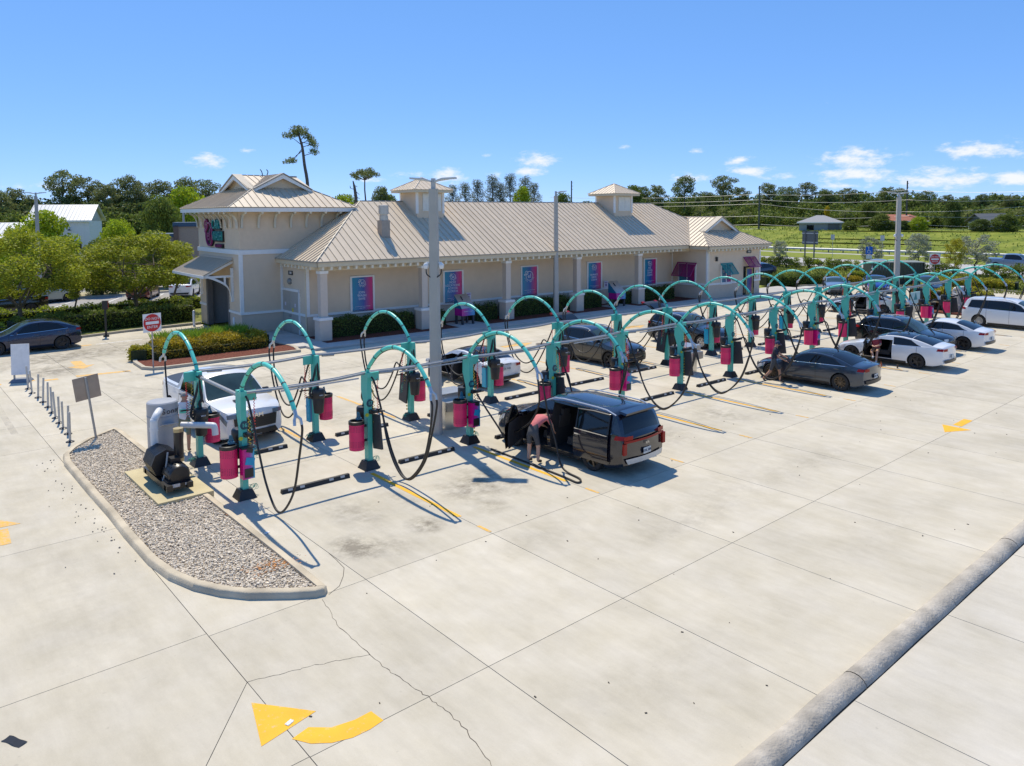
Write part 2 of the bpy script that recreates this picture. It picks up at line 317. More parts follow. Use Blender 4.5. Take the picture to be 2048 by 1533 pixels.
# cracks
def ribbon(mb, pts, w, z, jit=0, sub=1):
    P = [Vector((*p, 0)) for p in pts]
    if sub > 1:
        Q = []
        for i in range(len(P)-1):
            for j in range(sub):
                q = P[i].lerp(P[i+1], j/sub); Q.append(q+Vector((random.gauss(0, jit), random.gauss(0, jit), 0)))
        P = Q+[P[-1]]
    for i in range(len(P)-1):
        d = (P[i+1]-P[i]); n = Vector((-d.y, d.x, 0)).normalized(); w1 = w*random.uniform(.6, 1.3) if jit else w
        mb.face([(P[i]+n*w1/2)[:2]+(z,), (P[i]-n*w1/2)[:2]+(z,), (P[i+1]-n*w1/2)[:2]+(z,), (P[i+1]+n*w1/2)[:2]+(z,)])
c_ = MB(); ribbon(c_, [(-.83,-.15),(-1.04,-1.19),(-1.06,-2.23),(-1.05,-2.94),(-.96,-3.8),(-.96,-4.51),(-1.14,-5.38),(-1.0,-7.3)], .010, .0025, .013, 9); c_.build('crack', joint, pav, ang=0)
c_ = MB(); ribbon(c_, [(-2.8,-1.64),(-2.13,-1.82),(-1.63,-1.99),(-1.06,-2.23)], .007, .0025, .011, 9); c_.build('crack', joint, pav, ang=0)
c_ = MB(); ribbon(c_, [(-.66,-.06),(-.36,.1),(-.12,.4),(.06,.7),(.11,1.1),(.14,1.5)], .012, .0025); c_.build('joint_curve', joint, pav, ang=0)
# low rolled concrete kerb between the two lots
kb = MB(); darkk = mat('worn_kerb', (.40,.36,.295), .9, var=.38, scale=2.2, bump=1.0, bscale=22)
prof = [(-7.40,.0),(-7.41,.05),(-7.45,.10),(-7.52,.13),(-7.59,.135),(-7.66,.12),(-7.72,.08),(-7.755,.03),(-7.765,0)]
xs = np.arange(-3, 75, .25)
kbo = tag(ob('kerb', None), 'long weathered rolled concrete kerb crossing the lower right corner', 'kerb')
for i in range(22):
    kb = MB(); x0 = -3+i*3.49; kb.grid(lambda u, v: (x0+.006+u*3.478, prof[int(round(v*8))][0]+.006*math.sin((x0+u*3.5)*2.4), prof[int(round(v*8))][1]*(1+.04*math.sin((x0+u*3.5)*4.3)+.03*math.sin(i*3.7))), 14, 8); kb.build('kerb_section', darkk, kbo, ang=60)
kb = MB(); kb.box((36,-7.58,.03),(78,.14,.1)); kb.build('kerb_core', joint, kbo, 0)
# ---- other surfaces
lawn_poly = [(60.5,23.9),(64.3,22.3),(66.2,19.2),(68.9,14.6),(69.6,11),(68.6,8),(68.6,-7.6),(74.3,-7.6),(74.3,-34),(87,-34),(87,400),(60,400),(50,60),(56,40)]
sheet('lawn', lawn_poly, .05, lawnm)
kk = MB()
for i in range(7):
    (x0, y0), (x1, y1) = lawn_poly[i], lawn_poly[i+1]; d = Vector((x1-x0, y1-y0)).normalized(); n = Vector((d.y, -d.x))*.16
    if n.x > 0: n = -n
    kk.prism([(x0, y0), (x1, y1), (x1+n.x, y1+n.y), (x0+n.x, y0+n.y)], -.02, .13)
tag(kk.build('kerb', kerbm, ang=0), 'curved concrete kerb around the lawn at the far right', 'kerb')
sheet('road', [(88,-400),(105,-400),(105,900),(88,900)], .0, roadm)
sheet('verge', [(105,-400),(118.6,-400),(118.6,900),(105,900)], .03, lawnm)
sheet('sidewalk_far', [(118.6,-400),(121.2,-400),(121.2,900),(118.6,900)], .02, walkm)
bk = MB(); bx = [(121.2,-.02),(124,.1),(127,.3),(133,1.3),(139,1.9),(147,3.3),(170,3.7),(420,3.8)]
for i in range(len(bx)-1):
    bk.grid(lambda u, v, i=i: (bx[i][0]+(bx[i+1][0]-bx[i][0])*u, -300+v*900, bx[i][1]+(bx[i+1][1]-bx[i][1])*u+.15*math.sin(v*70+u*2)*(1 if i > 1 else 0)), 1, 60)
struct(bk.build('grass_bank', rough_grass, ang=80))
# left: kerb, planting strip, parking lot and the street behind
sheet('planting_strip', [(-40,36.6),(9.6,37.6),(14,52),(14,47),(-40,47)] and [(-40,36.5),(9.7,37.5),(13,47.5),(-40,47.5)], .05, mat('x_', (.1,.1,.1)) and noisemat('bed_soil', [(.12,.10,.04),(.16,.18,.03),(.22,.2,.1)], 3))
kk = MB(); kk.prism([(-40,36.25),(-2.8,36.3),(2.8,36.45),(5.7,37.1),(9.6,37.5),(9.6,37.7),(5.7,37.3),(2.8,36.65),(-40,36.5)], -.02, .13)
tag(kk.build('kerb', kerbm, ang=0), 'concrete kerb along the hedge behind the dark blue hatchback', 'kerb')
sheet('parking_lot', [(-60,47.5),(60,47.5),(60,60.6),(-60,60.6)], .0, asphm)
kk = MB(); kk.prism([(-60,60.6),(60,60.6),(60,60.85),(-60,60.85)], 0, .14); tag(kk.build('kerb', kerbm, ang=0), 'far concrete kerb of the asphalt parking lot at left', 'kerb')
sheet('far_planting', [(-60,60.85),(60,60.85),(60,66),(-60,66)], .05, noisemat('shell_bed', [(.5,.44,.34),(.4,.36,.25),(.2,.2,.06)], 1.2))
sheet('street', [(-90,66),(60,66),(60,84),(-90,84)], .0, asphm)
# building walk and mulch
BA = -math.atan(.79/25.83); BO = Vector((12.24, 25.64, 0)); cb, sb = math.cos(BA), math.sin(BA)
def BW(u, v): return (BO.x+u*cb-v*sb, BO.y+u*sb+v*cb)
def walk(name, uv, z0, z1, m): return struct(MB().prism([BW(*p) for p in uv], z0, z1).build(name, m, ang=0))
walk('sidewalk', [(-1.6,-2.35),(48,-2.35),(48,-1.2),(-1.6,-1.2)], -.02, .12, walkm)
walk('sidewalk_door', [(-2.2,-1.2),(-.35,-1.2),(-.35,4.9),(-2.2,4.9)], -.02, .118, walkm)
walk('mulch_bed', [(-.35,-1.2),(40.6,-1.2),(40.6,3),(-.35,3)], -.02, .10, mulch)
for u in (8.4, 22.4): walk('sidewalk_pad', [(u,-1.25),(u+2.2,-1.25),(u+2.2,.9),(u,.9)], -.02, .124, walkm)
walk('sidewalk_wing', [(32.5,-2.3),(46,-2.3),(46,.5),(32.5,.5)], -.02, .126, walkm)
# ---- painted markings (thin sheets on the slabs)
mk = struct(ob('painted_markings', None))
def wornpaint(name, col, lo, hi):
    m = bpy.data.materials.new(name); m.use_nodes = True; nt = m.node_tree; b = nt.nodes['Principled BSDF']; L = nt.links.new; ge = nd(nt, 'ShaderNodeNewGeometry'); n = nd(nt, 'ShaderNodeTexNoise'); n.inputs['Scale'].default_value = 9; n.inputs['Detail'].default_value = 9; n.inputs['Roughness'].default_value = .72; L(ge.outputs['Position'], n.inputs['Vector'])
    r = nd(nt, 'ShaderNodeMapRange'); L(n.outputs['Fac'], r.inputs[0]); r.inputs[1].default_value = lo; r.inputs[2].default_value = hi; x = nd(nt, 'ShaderNodeMixRGB'); L(r.outputs[0], x.inputs[0]); x.inputs[1].default_value = (*col, 1); x.inputs[2].default_value = (.50,.43,.30,1)
    n2 = nd(nt, 'ShaderNodeTexNoise'); n2.inputs['Scale'].default_value = 2; L(ge.outputs['Position'], n2.inputs['Vector']); v = nd(nt, 'ShaderNodeVectorMath', operation='SCALE'); L(x.outputs[0], v.inputs[0]); L(mth(nt, 'ADD', mth(nt, 'MULTIPLY', n2.outputs['Fac'], .35), .82), v.inputs['Scale']); L(v.outputs[0], b.inputs['Base Color']); b.inputs['Roughness'].default_value = .75; return m
yellow = wornpaint('worn_yellow_paint', (.82,.42,.012), .56, .74)
fad = wornpaint('faded_yellow_paint', (.74,.40,.05), .44, .66)
def paint(poly, m=yellow, z=.004, name='marking'): return MB().face([(x, y, z) for x, y in poly]).build(name, m, mk, ang=0)
for k in range(1, 15):
    x = 3.28+3.48*(k-1); w = .06
    paint([(x-w,1.25),(x+w,1.2),(x+w,5.15),(x-w,5.15)], yellow if k < 9 else fad, name='bay_stripe'); paint([(x-.03,.1),(x+.05,.1),(x+.05,.55),(x-.03,.55)], fad, name='bay_stripe')
    paint([(x-w,9.5),(x+w,9.5),(x+w,13.6),(x-w,13.7)], fad, name='bay_stripe')
def arc_arrow():
    paint([(-2.94,-2.15),(-3.19,-3.11),(-2.33,-2.93)], name='arrow_head')
    paint([(-2.83,-3.24),(-2.68,-3.49),(-2.46,-3.66),(-2.21,-3.75),(-1.95,-3.76),(-1.72,-3.72),(-1.75,-3.44),(-2.01,-3.45),(-2.33,-3.38),(-2.56,-3.17)][::1], name='arrow_tail')
arc_arrow()
paint([(-4.40,7.52),(-4.9,8.35),(-5.5,7.62)], fad, name='arrow_head'); paint([(-4.66,7.4),(-4.72,6.42),(-5.15,6.45),(-5.1,7.4)], fad, name='arrow_tail')
paint([(19.68,-3.21),(18.78,-3.6),(19.66,-4.08)], name='arrow_head'); paint([(19.87,-3.72),(20.91,-3.71),(20.93,-3.44),(19.89,-3.46)], name='arrow_tail')
paint([(.1,27.2),(1.25,27.15),(.6,26.3)], fad, name='arrow_head'); paint([(.45,27.25),(.9,27.25),(.95,28.6),(.5,28.7)], fad, name='arrow_tail')
paint([(.0,24.5),(2.1,24.2),(2.1,24.5),(.0,24.85)], fad, name='stop_bar'); paint([(-1.2,24.5),(-.7,24.45),(-.7,24.75),(-1.2,24.8)], fad, name='stop_bar')
for x in (-2.0, -3.2, -4.4): paint([(x,24.9),(x+.5,24.85),(x+.5,25.1),(x,25.15)], fad, name='stop_bar')
for x in (18.4, 27.9): paint([(x,17.9),(x,17.45),(x+1.1,17.4),(x+1.1,17.1),(x+2.1,17.6),(x+1.1,18.1),(x+1.1,17.85)], fad, name='lane_arrow')
paint([(2.6,33.3),(5.0,33.4),(5.0,33.52),(2.6,33.42)], mat('white_road_paint', (.7,.69,.66), .8, var=.1), name='lane_line'); paint([(1.7,33.2),(2.4,33.25),(2.4,33.5),(1.7,33.45)], fad, name='lane_line')
wl = MATS['white_road_paint']
for x in np.arange(-14, 22, 3.4): paint([(x+4.3,54.0),(x+4.45,54),(x+7.3,59.5),(x+7.15,59.5)], wl, .006, 'bay_line')
paint([(-14,49.6),(20,49.6),(20,49.72),(-14,49.72)], wl, .006, 'bay_line')
for y in range(-60, 120, 12): paint([(96.4,y),(96.55,y),(96.55,y+3.5),(96.4,y+3.5)], wl, .006, 'lane_line')
# ---- gravel island
kout = [(-.87,14.33),(-1.9,13.5),(-2.45,12.79),(-2.74,12.2),(-2.85,11.4),(-2.85,8.7),(-2.83,6.5),(-2.85,5.1),(-2.83,3.42),(-2.72,2.5),(-2.5,1.75),(-2.2,1.17),(-1.85,.72),(-1.25,.22),(-.9,-.02),(-.72,-.06),(-.62,.05),(-.60,2),(-.62,6),(-.74,10),(-.78,13.9)]
kin = inset(kout, .17)
kk = MB(); n = len(kout)
for i in range(n):
    j = (i+1) % n; a, b = kout[i], kout[j]; c, d = kin[i], kin[j]; ai = inset(kout, .025)
    kk.add([(a[0],a[1],-.02),(b[0],b[1],-.02),(ai[j][0],ai[j][1],.115),(ai[i][0],ai[i][1],.115),(d[0],d[1],.135),(c[0],c[1],.135),(d[0],d[1],.02),(c[0],c[1],.02),(inset(kout,.06)[i]+(.135,)),(inset(kout,.06)[j]+(.135,))],
           [(0,1,2,3),(3,2,9,8),(8,9,4,5),(5,4,6,7)])
tag(kk.build('kerb', mat('island_kerb', (.52,.44,.31), .85, var=.30, scale=1.5, bump=.4, bscale=40), ang=50), 'concrete kerb curving round the gravel island', 'kerb')
struct(MB().face([(x, y, .06) for x, y in inset(kout, .1)]).build('gravel_bed', noisemat('gravel_soil', [(.36,.31,.25),(.52,.46,.38)], 30), ang=0))
def inpoly(P, poly):
    x, y = P[:,0], P[:,1]; r = np.zeros(len(P), bool); n = len(poly); j = n-1
    for i in range(n):
        xi, yi = poly[i]; xj, yj = poly[j]
        c = ((yi > y) != (yj > y)) & (x < (xj-xi)*(y-yi)/(yj-yi+1e-12)+xi); r ^= c; j = i
    return r
bmi = bmesh.new(); bmesh.ops.create_icosphere(bmi, subdivisions=1, radius=1); icoV = np.array([v.co for v in bmi.verts]); icoF = np.array([[v.index for v in f.verts] for f in bmi.faces]); bmi.free()
def stones(name, P, s0, s1, m, seed=3):
    r = np.random.default_rng(seed); n = len(P); sc = r.uniform(s0, s1, (n,1,1))*r.uniform(.6, 1.3, (n,1,3)); sc[:,:,2] *= .7
    V = icoV[None]*sc*(1+r.uniform(-.18,.18,(n,len(icoV),1))); a = r.uniform(0, 6.28, n); c, s = np.cos(a), np.sin(a)
    X = V[:,:,0]*c[:,None]-V[:,:,1]*s[:,None]; Y = V[:,:,0]*s[:,None]+V[:,:,1]*c[:,None]
    V = np.stack([X, Y, V[:,:,2]], 2)+P[:,None,:]; F = icoF[None]+(np.arange(n)*len(icoV))[:,None,None]
    return ob(name, npmesh(name, V.reshape(-1,3), F.reshape(-1,3), m))
gravm = mat('pebble', (.68,.585,.445), .85, var=.05, island=.32)
Pg = np.column_stack([rng.uniform(-2.9,-.5,42000), rng.uniform(-.2,14.5,42000), rng.uniform(.064,.108,42000)])
Pg = Pg[inpoly(Pg, inset(kout, .19))]
tag(stones('gravel', Pg, .013, .028, gravm), 'grey and white pebbles filling the kerbed island', 'gravel', kind='stuff')
ps = []
for i in range(46):
    t = rng.random()
    ps.append((-2.95-abs(rng.normal(0,.28)), rng.uniform(3.2,12.2), .012))
tag(stones('loose_pebbles', np.array(ps), .013, .022, mat('pebble_dark', (.22,.19,.16), .9, island=.3), 5), 'loose pebbles scattered on the concrete beside the gravel island', 'gravel', kind='stuff')
lf = [(rng.normal(-1.0,.25), rng.normal(1.55,.16), .115) for _ in range(160)]+[(rng.normal(-.72,.06), rng.normal(4.7,.1), .12) for _ in range(26)]+[(rng.normal(-.95,.1), rng.normal(10.2,.12), .12) for _ in range(40)]
V, F = leaves(np.array(lf), .075, flat=.9, asp=.5); V[:,2] = .108+np.abs(V[:,2]-.112)*.25
tag(ob('dry_leaves', npmesh('dry_leaves', V, F, mat('dry_leaf', (.42,.17,.035), .8, island=.35))), 'orange dry leaves lying on the gravel', 'leaves', kind='stuff')

# ---- faint tyre marks
tm_ = bpy.data.materials.new('tyre_mark'); tm_.use_nodes = True; nt = tm_.node_tree; b_ = nt.nodes['Principled BSDF']; b_.inputs['Base Color'].default_value = (.20,.175,.14,1); b_.inputs['Roughness'].default_value = .8
ge = nd(nt, 'ShaderNodeNewGeometry'); n_ = nd(nt, 'ShaderNodeTexNoise'); n_.inputs['Scale'].default_value = 2.2; n_.inputs['Detail'].default_value = 8; n_.inputs['Roughness'].default_value = .75; nt.links.new(ge.outputs['Position'], n_.inputs['Vector'])
mr = nd(nt, 'ShaderNodeMapRange'); nt.links.new(n_.outputs['Fac'], mr.inputs[0]); mr.inputs[1].default_value = .42; mr.inputs[2].default_value = .80; mr.inputs[4].default_value = .34
tb_ = nd(nt, 'ShaderNodeBsdfTransparent'); ms_ = nd(nt, 'ShaderNodeMixShader'); nt.links.new(mr.outputs[0], ms_.inputs[0]); nt.links.new(tb_.outputs[0], ms_.inputs[1]); nt.links.new(b_.outputs[0], ms_.inputs[2]); nt.links.new(ms_.outputs[0], nt.nodes['Material Output'].inputs[0])
for i, (pts, w) in enumerate([([(9,34),(4,33.4),(0,31.5),(-2.4,28),(-3.2,23),(-3.4,16)],.2),([(9,32.5),(4.5,32),(1.2,30.3),(-.8,27.4),(-1.6,23),(-1.9,19)],.2),([(8,35),(3,34.8),(-4,34.5),(-12,34.2)],.2),([(8,33.6),(3,33.3),(-4,33),(-12,32.8)],.2),([(.8,31),(1.7,28),(1.8,25),(3.2,21),(8,18.5),(20,17.9),(45,17.6)],.2),([(-.6,30),(.1,27),(.3,24),(2,19.5),(7,16.9),(20,16.3),(45,16.2)],.2)]):
    c_ = MB(); P_ = smooth([(x, y, 0) for x, y in pts], 8); ribbon(c_, [(p.x, p.y) for p in P_], w, .0032+.0002*i); c_.build('tyre_mark', tm_, pav, ang=0)
# ================================================================ car wash building (local u, v, z)
bld = thing('car_wash_building', 'long beige car wash building with tan metal roofs and a tower at its left end', 'building', tuple(BO), BA)
roofm = mat('roof_metal', (.64,.52,.37), .45, 0, var=.05, scale=1.5, objr=.05)
ridgem = mat('roof_trim', (.33,.285,.22), .5, 0, var=.06)
sidm = mat('beige_siding', (.70,.555,.395), .75, var=.04, scale=2)
stum = mat('beige_stucco', (.72,.565,.40), .9, var=.05, scale=3, bump=.3, bscale=90)
wainm = mat('wainscot_stucco', (.61,.495,.38), .9, var=.05, scale=3, bump=.3, bscale=90)
fasm = mat('cream_fascia', (.62,.53,.37), .6, var=.04)
tailm = mat('cream_rafter_tail', (.74,.68,.54), .6, var=.04)
doorm = mat('taupe_door', (.44,.40,.34), .5, var=.04)
def mirror_roof(pts, w=.42, th=.03, rev=False, rib=.05):
    """standing-seam panels over a planar polygon whose first two points are the eave"""
    P = [Vector(p) for p in pts]; e = (P[1]-P[0]).normalized(); nrm = None
    for q in P[2:]:
        c = e.cross(q-P[0])
        if c.length > .01: nrm = c.normalized(); break
    if nrm.z < 0: nrm = -nrm
    d = nrm.cross(e).normalized()
    if d.z < 0: d = -d
    S = [((p-P[0]).dot(e), (p-P[0]).dot(d)) for p in P]; s0 = min(s for s, t in S); s1 = max(s for s, t in S)
    n = max(1, round((s1-s0)/w)); w = (s1-s0)/n
    for i in range(n):
        q = clip(clip(S, 1, 0, s0+(i+1)*w), -1, 0, -(s0+i*w))
        if len(q) < 3: continue
        to = lambda s, t, h=0: P[0]+e*s+d*t+nrm*h
        mb = MB(); mb.slab([to(s, t) for s, t in q], nrm*th)
        for sx in (s0+i*w,):
            r = [t for s, t in q if abs(s-sx) < .012]
            tt = [t for s, t in clip(clip(S, 1, 0, sx+.02), -1, 0, -(sx-.02))]
            if len(tt) > 2 and max(tt)-min(tt) > .1:
                a, b = min(tt), max(tt); mb.slab([to(sx-.018, a, th), to(sx+.018, a, th), to(sx+.018, b, th), to(sx-.018, b, th)], nrm*rib)
        mb.build('roof_panel', roofm, bld, ang=0)
def cap(a, b, r=.07): return MB().tube([a, b], r, 6).build('ridge_cap', ridgem, bld)
def siding(name, a, b, z0, z1, out, step=.19):            # lapped boards from plan point a to b, facing `out`
    mb = MB(); n = round((z1-z0)/step); st = (z1-z0)/n; o = Vector((*out, 0)); A = Vector((*a, 0)); B = Vector((*b, 0))
    for i in range(n):
        z = Vector((0, 0, z0+i*st)); t = Vector((0, 0, st)); p = o*.028; q = o*.006
        mb.add([A+z+p, B+z+p, B+z+t+q, A+z+t+q, A+z+q, B+z+q], [(0,1,2,3),(4,5,1,0)])
    return mb.build(name, sidm, bld, ang=0)
def bx(name, u0, u1, v0, v1, z0, z1, m, parent=None): return MB().box(((u0+u1)/2, (v0+v1)/2, (z0+z1)/2), (u1-u0, v1-v0, z1-z0)).build(name, m, parent or bld, ang=0)
WV, WU = 1.6, -.2
EZ = 4.45
# main block
bx('wall', WU, 39.2, WV, 9.8, 0, 4.25, wainm); siding('siding', (WU, WV), (32.0, WV), 1.36, 4.2, (0, -1)); siding('siding', (WU, 4.9), (WU, WV), 1.36, 4.2, (-1, 0))
bx('band', WU-.06, 32.0, WV-.06, WV, 1.22, 1.36, trim); bx('band', WU-.062, WU, WV, 4.95, 1.22, 1.36, trim)
bx('corner_board', WU-.05, WU+.13, WV-.055, WV+.12, 1.36, 4.2, trim); bx('corner_board', 31.8, 31.96, WV-.05, WV, 1.36, 4.2, trim)
bx('soffit', -.5, 32, -.5, WV, 4.16, 4.2, fasm); bx('soffit', -.5, WU, WV, 5.0, 4.16, 4.2, fasm)
bx('fascia', -.6, 31.2, -.62, -.5, 4.17, 4.42, fasm); bx('fascia', -.62, -.5, -.62, 5.0, 4.17, 4.42, fasm)
bx('beam', -.3, 32, -.18, .18, 3.92, 4.16, fasm)
bx('gutter_edge', -.66, 31.2, -.68, -.6, 4.40, 4.47, ridgem); bx('gutter_edge', -.68, -.6, -.68, 5.0, 4.40, 4.47, ridgem)
tme = MB().box((0, 0, 0), (.13, .42, .17)).mesh('rafter_tail', tailm, 0)
for i in range(62): ob('rafter_tail', tme, bld, (-.2+i*.5, -.36, 4.07))
for i in range(9): ob('rafter_tail', tme, bld, (-.36, .3+i*.5, 4.07), math.pi/2)
mirror_roof([(-.65,-.65,EZ-.05),(31.25,-.65,EZ-.05),(35.35,2.66,EZ+1.97),(33.0,5.0,EZ+3.35),(5.0,5.0,EZ+3.35)], .44)
mirror_roof([(-.65,10.65,EZ-.05),(-.65,-.65,EZ-.05),(5.0,5.0,EZ+3.35)], .44)
rb = MB(); rb.face([(-.65,10.65,EZ-.05),(38.6,10.65,EZ-.05),(33,5,EZ+3.38),(5,5,EZ+3.38)]); rb.face([(33,5,EZ+3.38),(38.6,-.65,EZ-.05),(38.6,10.65,EZ-.05)]); rb.build('roof_back', roofm, bld, ang=0)
cap((5,5,EZ+3.40),(33,5,EZ+3.40)); cap((-.65,-.65,EZ),(5,5,EZ+3.4), .055); cap((33,5,EZ+3.4),(35.4,2.6,EZ+1.98), .055)
# porch columns
for u in (0, 6.5, 12.95, 19.35, 25.85):
    c = bx('column', u-.2, u+.2, -.2, .2, 1.36, 3.92, tailm and mat('column_paint', (.62,.52,.42), .7, var=.03))
    bx('capital', u-.25, u+.25, -.25, .25, 3.78, 3.93, trim, c); bx('pedestal', u-.35, u+.35, -.35, .35, 0, 1.22, MATS['column_paint'], c); bx('pedestal_cap', u-.4, u+.4, -.4, .4, 1.22, 1.37, trim, c)
# posters in white window frames
def gradmat(name, c0, c1, c2, w, ax=0):
    m = bpy.data.materials.new(name); m.use_nodes = True; nt = m.node_tree; b = nt.nodes['Principled BSDF']; L = nt.links.new
    t = nd(nt, 'ShaderNodeTexCoord'); s = nd(nt, 'ShaderNodeSeparateXYZ'); L(t.outputs['Object'], s.inputs[0]); r = nd(nt, 'ShaderNodeMapRange'); L(s.outputs[ax], r.inputs[0]); r.inputs[1].default_value = -w/2; r.inputs[2].default_value = w/2
    c = nd(nt, 'ShaderNodeValToRGB'); e = c.color_ramp.elements; e[0].position = .12; e[0].color = (*c0, 1); e[1].position = .88; e[1].color = (*c2, 1); q = e.new(.56); q.color = (*c1, 1)
    L(r.outputs[0], c.inputs[0]); L(c.outputs[0], b.inputs['Base Color']); b.inputs['Roughness'].default_value = .25; return m
postm = gradmat('poster_print', (.003,.25,.42), (.02,.09,.36), (.56,.02,.18), 1.35)
inkw = mat('white_ink', (.75,.76,.80), .6, var=.01)
def ring(mb, c, r, t, n=20):
    mb.tube([(c[0]+r*math.cos(a), c[1], c[2]+r*math.sin(a)) for a in [2*math.pi*i/n for i in range(n+1)]], t, 5, False)
def logo(parent, s, y, cz, m=inkw, arc=True, cx=0):
    mb = MB(); ring(mb, (cx, y, cz), .30*s, .022*s); ring(mb, (cx-.24*s, y, cz+.20*s), .12*s, .02*s, 14); mb.lathe([(0,-.006),(.05*s,-.006),(.05*s,.006),(0,.006)], (cx-.40*s, y, cz+.08*s), 10, Euler((R(90),0,0)).to_matrix()); mb.build('emblem', m, parent)
    text('el', .42*s, m, parent, (cx, y, cz-.02*s), (R(90), 0, 0), 'emblem_letters')
    if arc:
        for i, ch in enumerate('CAR WASH'):
            if ch == ' ': continue
            a = R(-90)+(i-3.5)*R(19); text(ch, .13*s, m, parent, (cx+math.cos(a)*.41*s, y, cz+math.sin(a)*.41*s), (R(90), -(a+R(90)), 0), 'emblem_letters')
for i, (u, tx) in enumerate([(3.24,'JOIN\nWASH\nSAVE'),(9.76,'MOST\nLOCATIONS\nACROSS\nFLORIDA'),(16.23,''),(22.67,'ALWAYS\nDRIVE\nCLEAN'),(29.02,'FEEL\nGOOD\nDRIVE\nCLEAN')]):
    w = ob('poster_window', None, bld, (u, WV, 2.29)); fr = MB()
    for a in (((-.74,0,0),(.11,.12,2.2)),((.74,0,0),(.11,.12,2.2)),((0,0,1.06),(1.37,.12,.09)),((0,0,-1.06),(1.37,.12,.09))): fr.box((a[0][0], -.045, a[0][2]), a[1])
    fr.build('frame', trim, w, 0); MB().box((0, -.045, 0), (1.37, .03, 2.03)).build('pane', postm, w, 0)
    if tx:
        logo(w, .62, -.065, .68); text(tx, .2, inkw, w, (-.04, -.064, -.08 if tx.count('\n') == 2 else .02), (R(90), 0, 0)); MB().box((0, -.064, -.72), (1.0, .004, .012)).build('rule', inkw, w, 0)
        text('el car wash', .08, inkw, w, (-.02, -.064, -.82), (R(90), 0, 0))
    else: logo(w, 1.05, -.065, .38); MB().box((0, -.064, -.62), (1.0, .004, .012)).build('rule', inkw, w, 0); text('el car wash', .08, inkw, w, (-.02, -.064, -.75), (R(90), 0, 0))
plm = mat('placard_white', (.72,.66,.72), .5); plp = mat('placard_violet', (.20,.06,.20), .5)
for u, wh in ((10.95,'second'),(23.9,'fourth')):
    p = bx('placard', u-.2, u+.2, WV-.09, WV-.07, 1.32, 1.85, plm); MB().box((u, WV-.093, 1.55), (.14, .006, .2)).build('picture', plp, p, 0); MB().box((u, WV-.093, 1.75), (.3, .006, .06)).build('picture', plp, p, 0)
# end wall door, light, number plate
d = ob('double_door', None, bld, (WU, 3.85, 0)); 
fr = MB()
for a in (((-.04,1.28,1.3),(.1,.12,2.6)),((-.04,-1.28,1.3),(.1,.12,2.6)),((-.04,0,2.62),(.1,2.68,.14))): fr.box(*a)
fr.build('frame', trim, d, 0)
for s in (-1, 1):
    l = MB().box((-.03, .61*s, 1.28), (.05, 1.19, 2.52)).build('door_leaf', doorm, d, 0); MB().box((-.075, .1*s, 1.1), (.04, .05, .16)).build('handle', steel, l, 0); MB().box((-.06, .7*s, 1.75), (.01, .16, .2)).build('notice', plm, l, 0)
MB().box((-.062, -.35, 1.45), (.01, .2, .22)).build('notice', mat('yellow_notice', (.75,.6,.05), .6), d, 0)
MB().lathe([(.0,-.02),(.2,-.02),(.2,.03),(.17,.14),(.08,.2),(0,.21)], (WU, 3.85, 3.12), 14, Euler((0, R(-90), 0)).to_matrix()).build('wall_light', mat('light_dome', (.25,.26,.25), .35, .3), bld)
platem = mat('number_plate_dark', (.03,.03,.03), .5)
np_ = MB().box((WU-.04, 3.75, 3.62), (.03, .62, .24)).build('number_plate', platem, bld, 0); text('1380', .2, trim, np_, (WU-.06, 3.75, 3.62), (R(90), 0, R(-90)))
MB().tube(smooth([(-.45,2.9,4.12),(-.42,2.4,3.98),(-.28,1.7,3.9),(-.27,1.62,3.7),(-.27,1.62,.2)], 4), .05, 8).build('downpipe', fasm, bld)
# roof vent stack
v_ = MB(); v_.box((4.75,1.55,6.15),(.55,.55,1.0)); v_.build('vent_base', mat('vent_metal', (.36,.31,.26), .5, .3), bld, 0); MB().lathe([(.27,6.62),(.27,6.9),(.24,6.92),(.24,7.0),(.31,7.02),(.31,7.55),(.0,7.58)], (4.75,1.55,0), 14).build('vent_stack', mat('vent_stack_metal', (.55,.5,.44), .4, .5, var=.1), bld)
# cupolas
def cupola(u, v, w=2.05):
    c = ob('cupola', None, bld, (u, v, 0)); h = w/2; z0, z1 = 5.9, 8.42
    MB().box((0,0,(z0+z1)/2),(w,w,z1-z0)).build('wall', sidm, c, 0)
    for sx in (-1, 1): MB().box((sx*(h-.02), -h+.02, 7.75), (.16,.1,1.4)).build('corner_board', trim, c, 0)
    MB().box((-h+.02, h-.02, 7.75), (.1,.16,1.4)).build('corner_board', trim, c, 0)
    p = MB().box((0.1, -h-.02, 7.78), (1.42,.05,1.16)).build('louvre_panel', mat('louvre_cream', (.72,.70,.62), .6), c, 0)
    for s in (-1, 1): MB().box((.1+s*.36, -h-.05, 7.78), (.66,.02,1.06)).build('shutter', MATS['louvre_cream'], p, 0)
    e = h+.45; MB().box((0,0,8.5),(2*e,2*e,.17)).build('fascia', fasm, c, 0)
    z = 8.6; rf = MB()
    for a in range(4):
        M_ = Matrix.Rotation(a*math.pi/2, 3, 'Z'); rf.m = 0
        rf.face([M_@Vector(p) for p in ((-e-.05,-e-.05,z),(e+.05,-e-.05,z),(0,0,z+.82))])
        for k in range(-4, 5):
            x = k*.33; t = 1-abs(x)/(e+.05); b = M_@Vector((x, -e-.05, z+.01)); tp = M_@Vector((x, -(e+.05)*(1-t), z+.82*t+.01)); rf.tube([b, tp], .022, 4)
        rf.tube([M_@Vector((-e-.05,-e-.05,z)), M_@Vector((0,0,z+.83))], .04, 5)
    rf.build('roof', roofm, c, 0)
cupola(9.15, 4.2); cupola(27.6, 4.2)
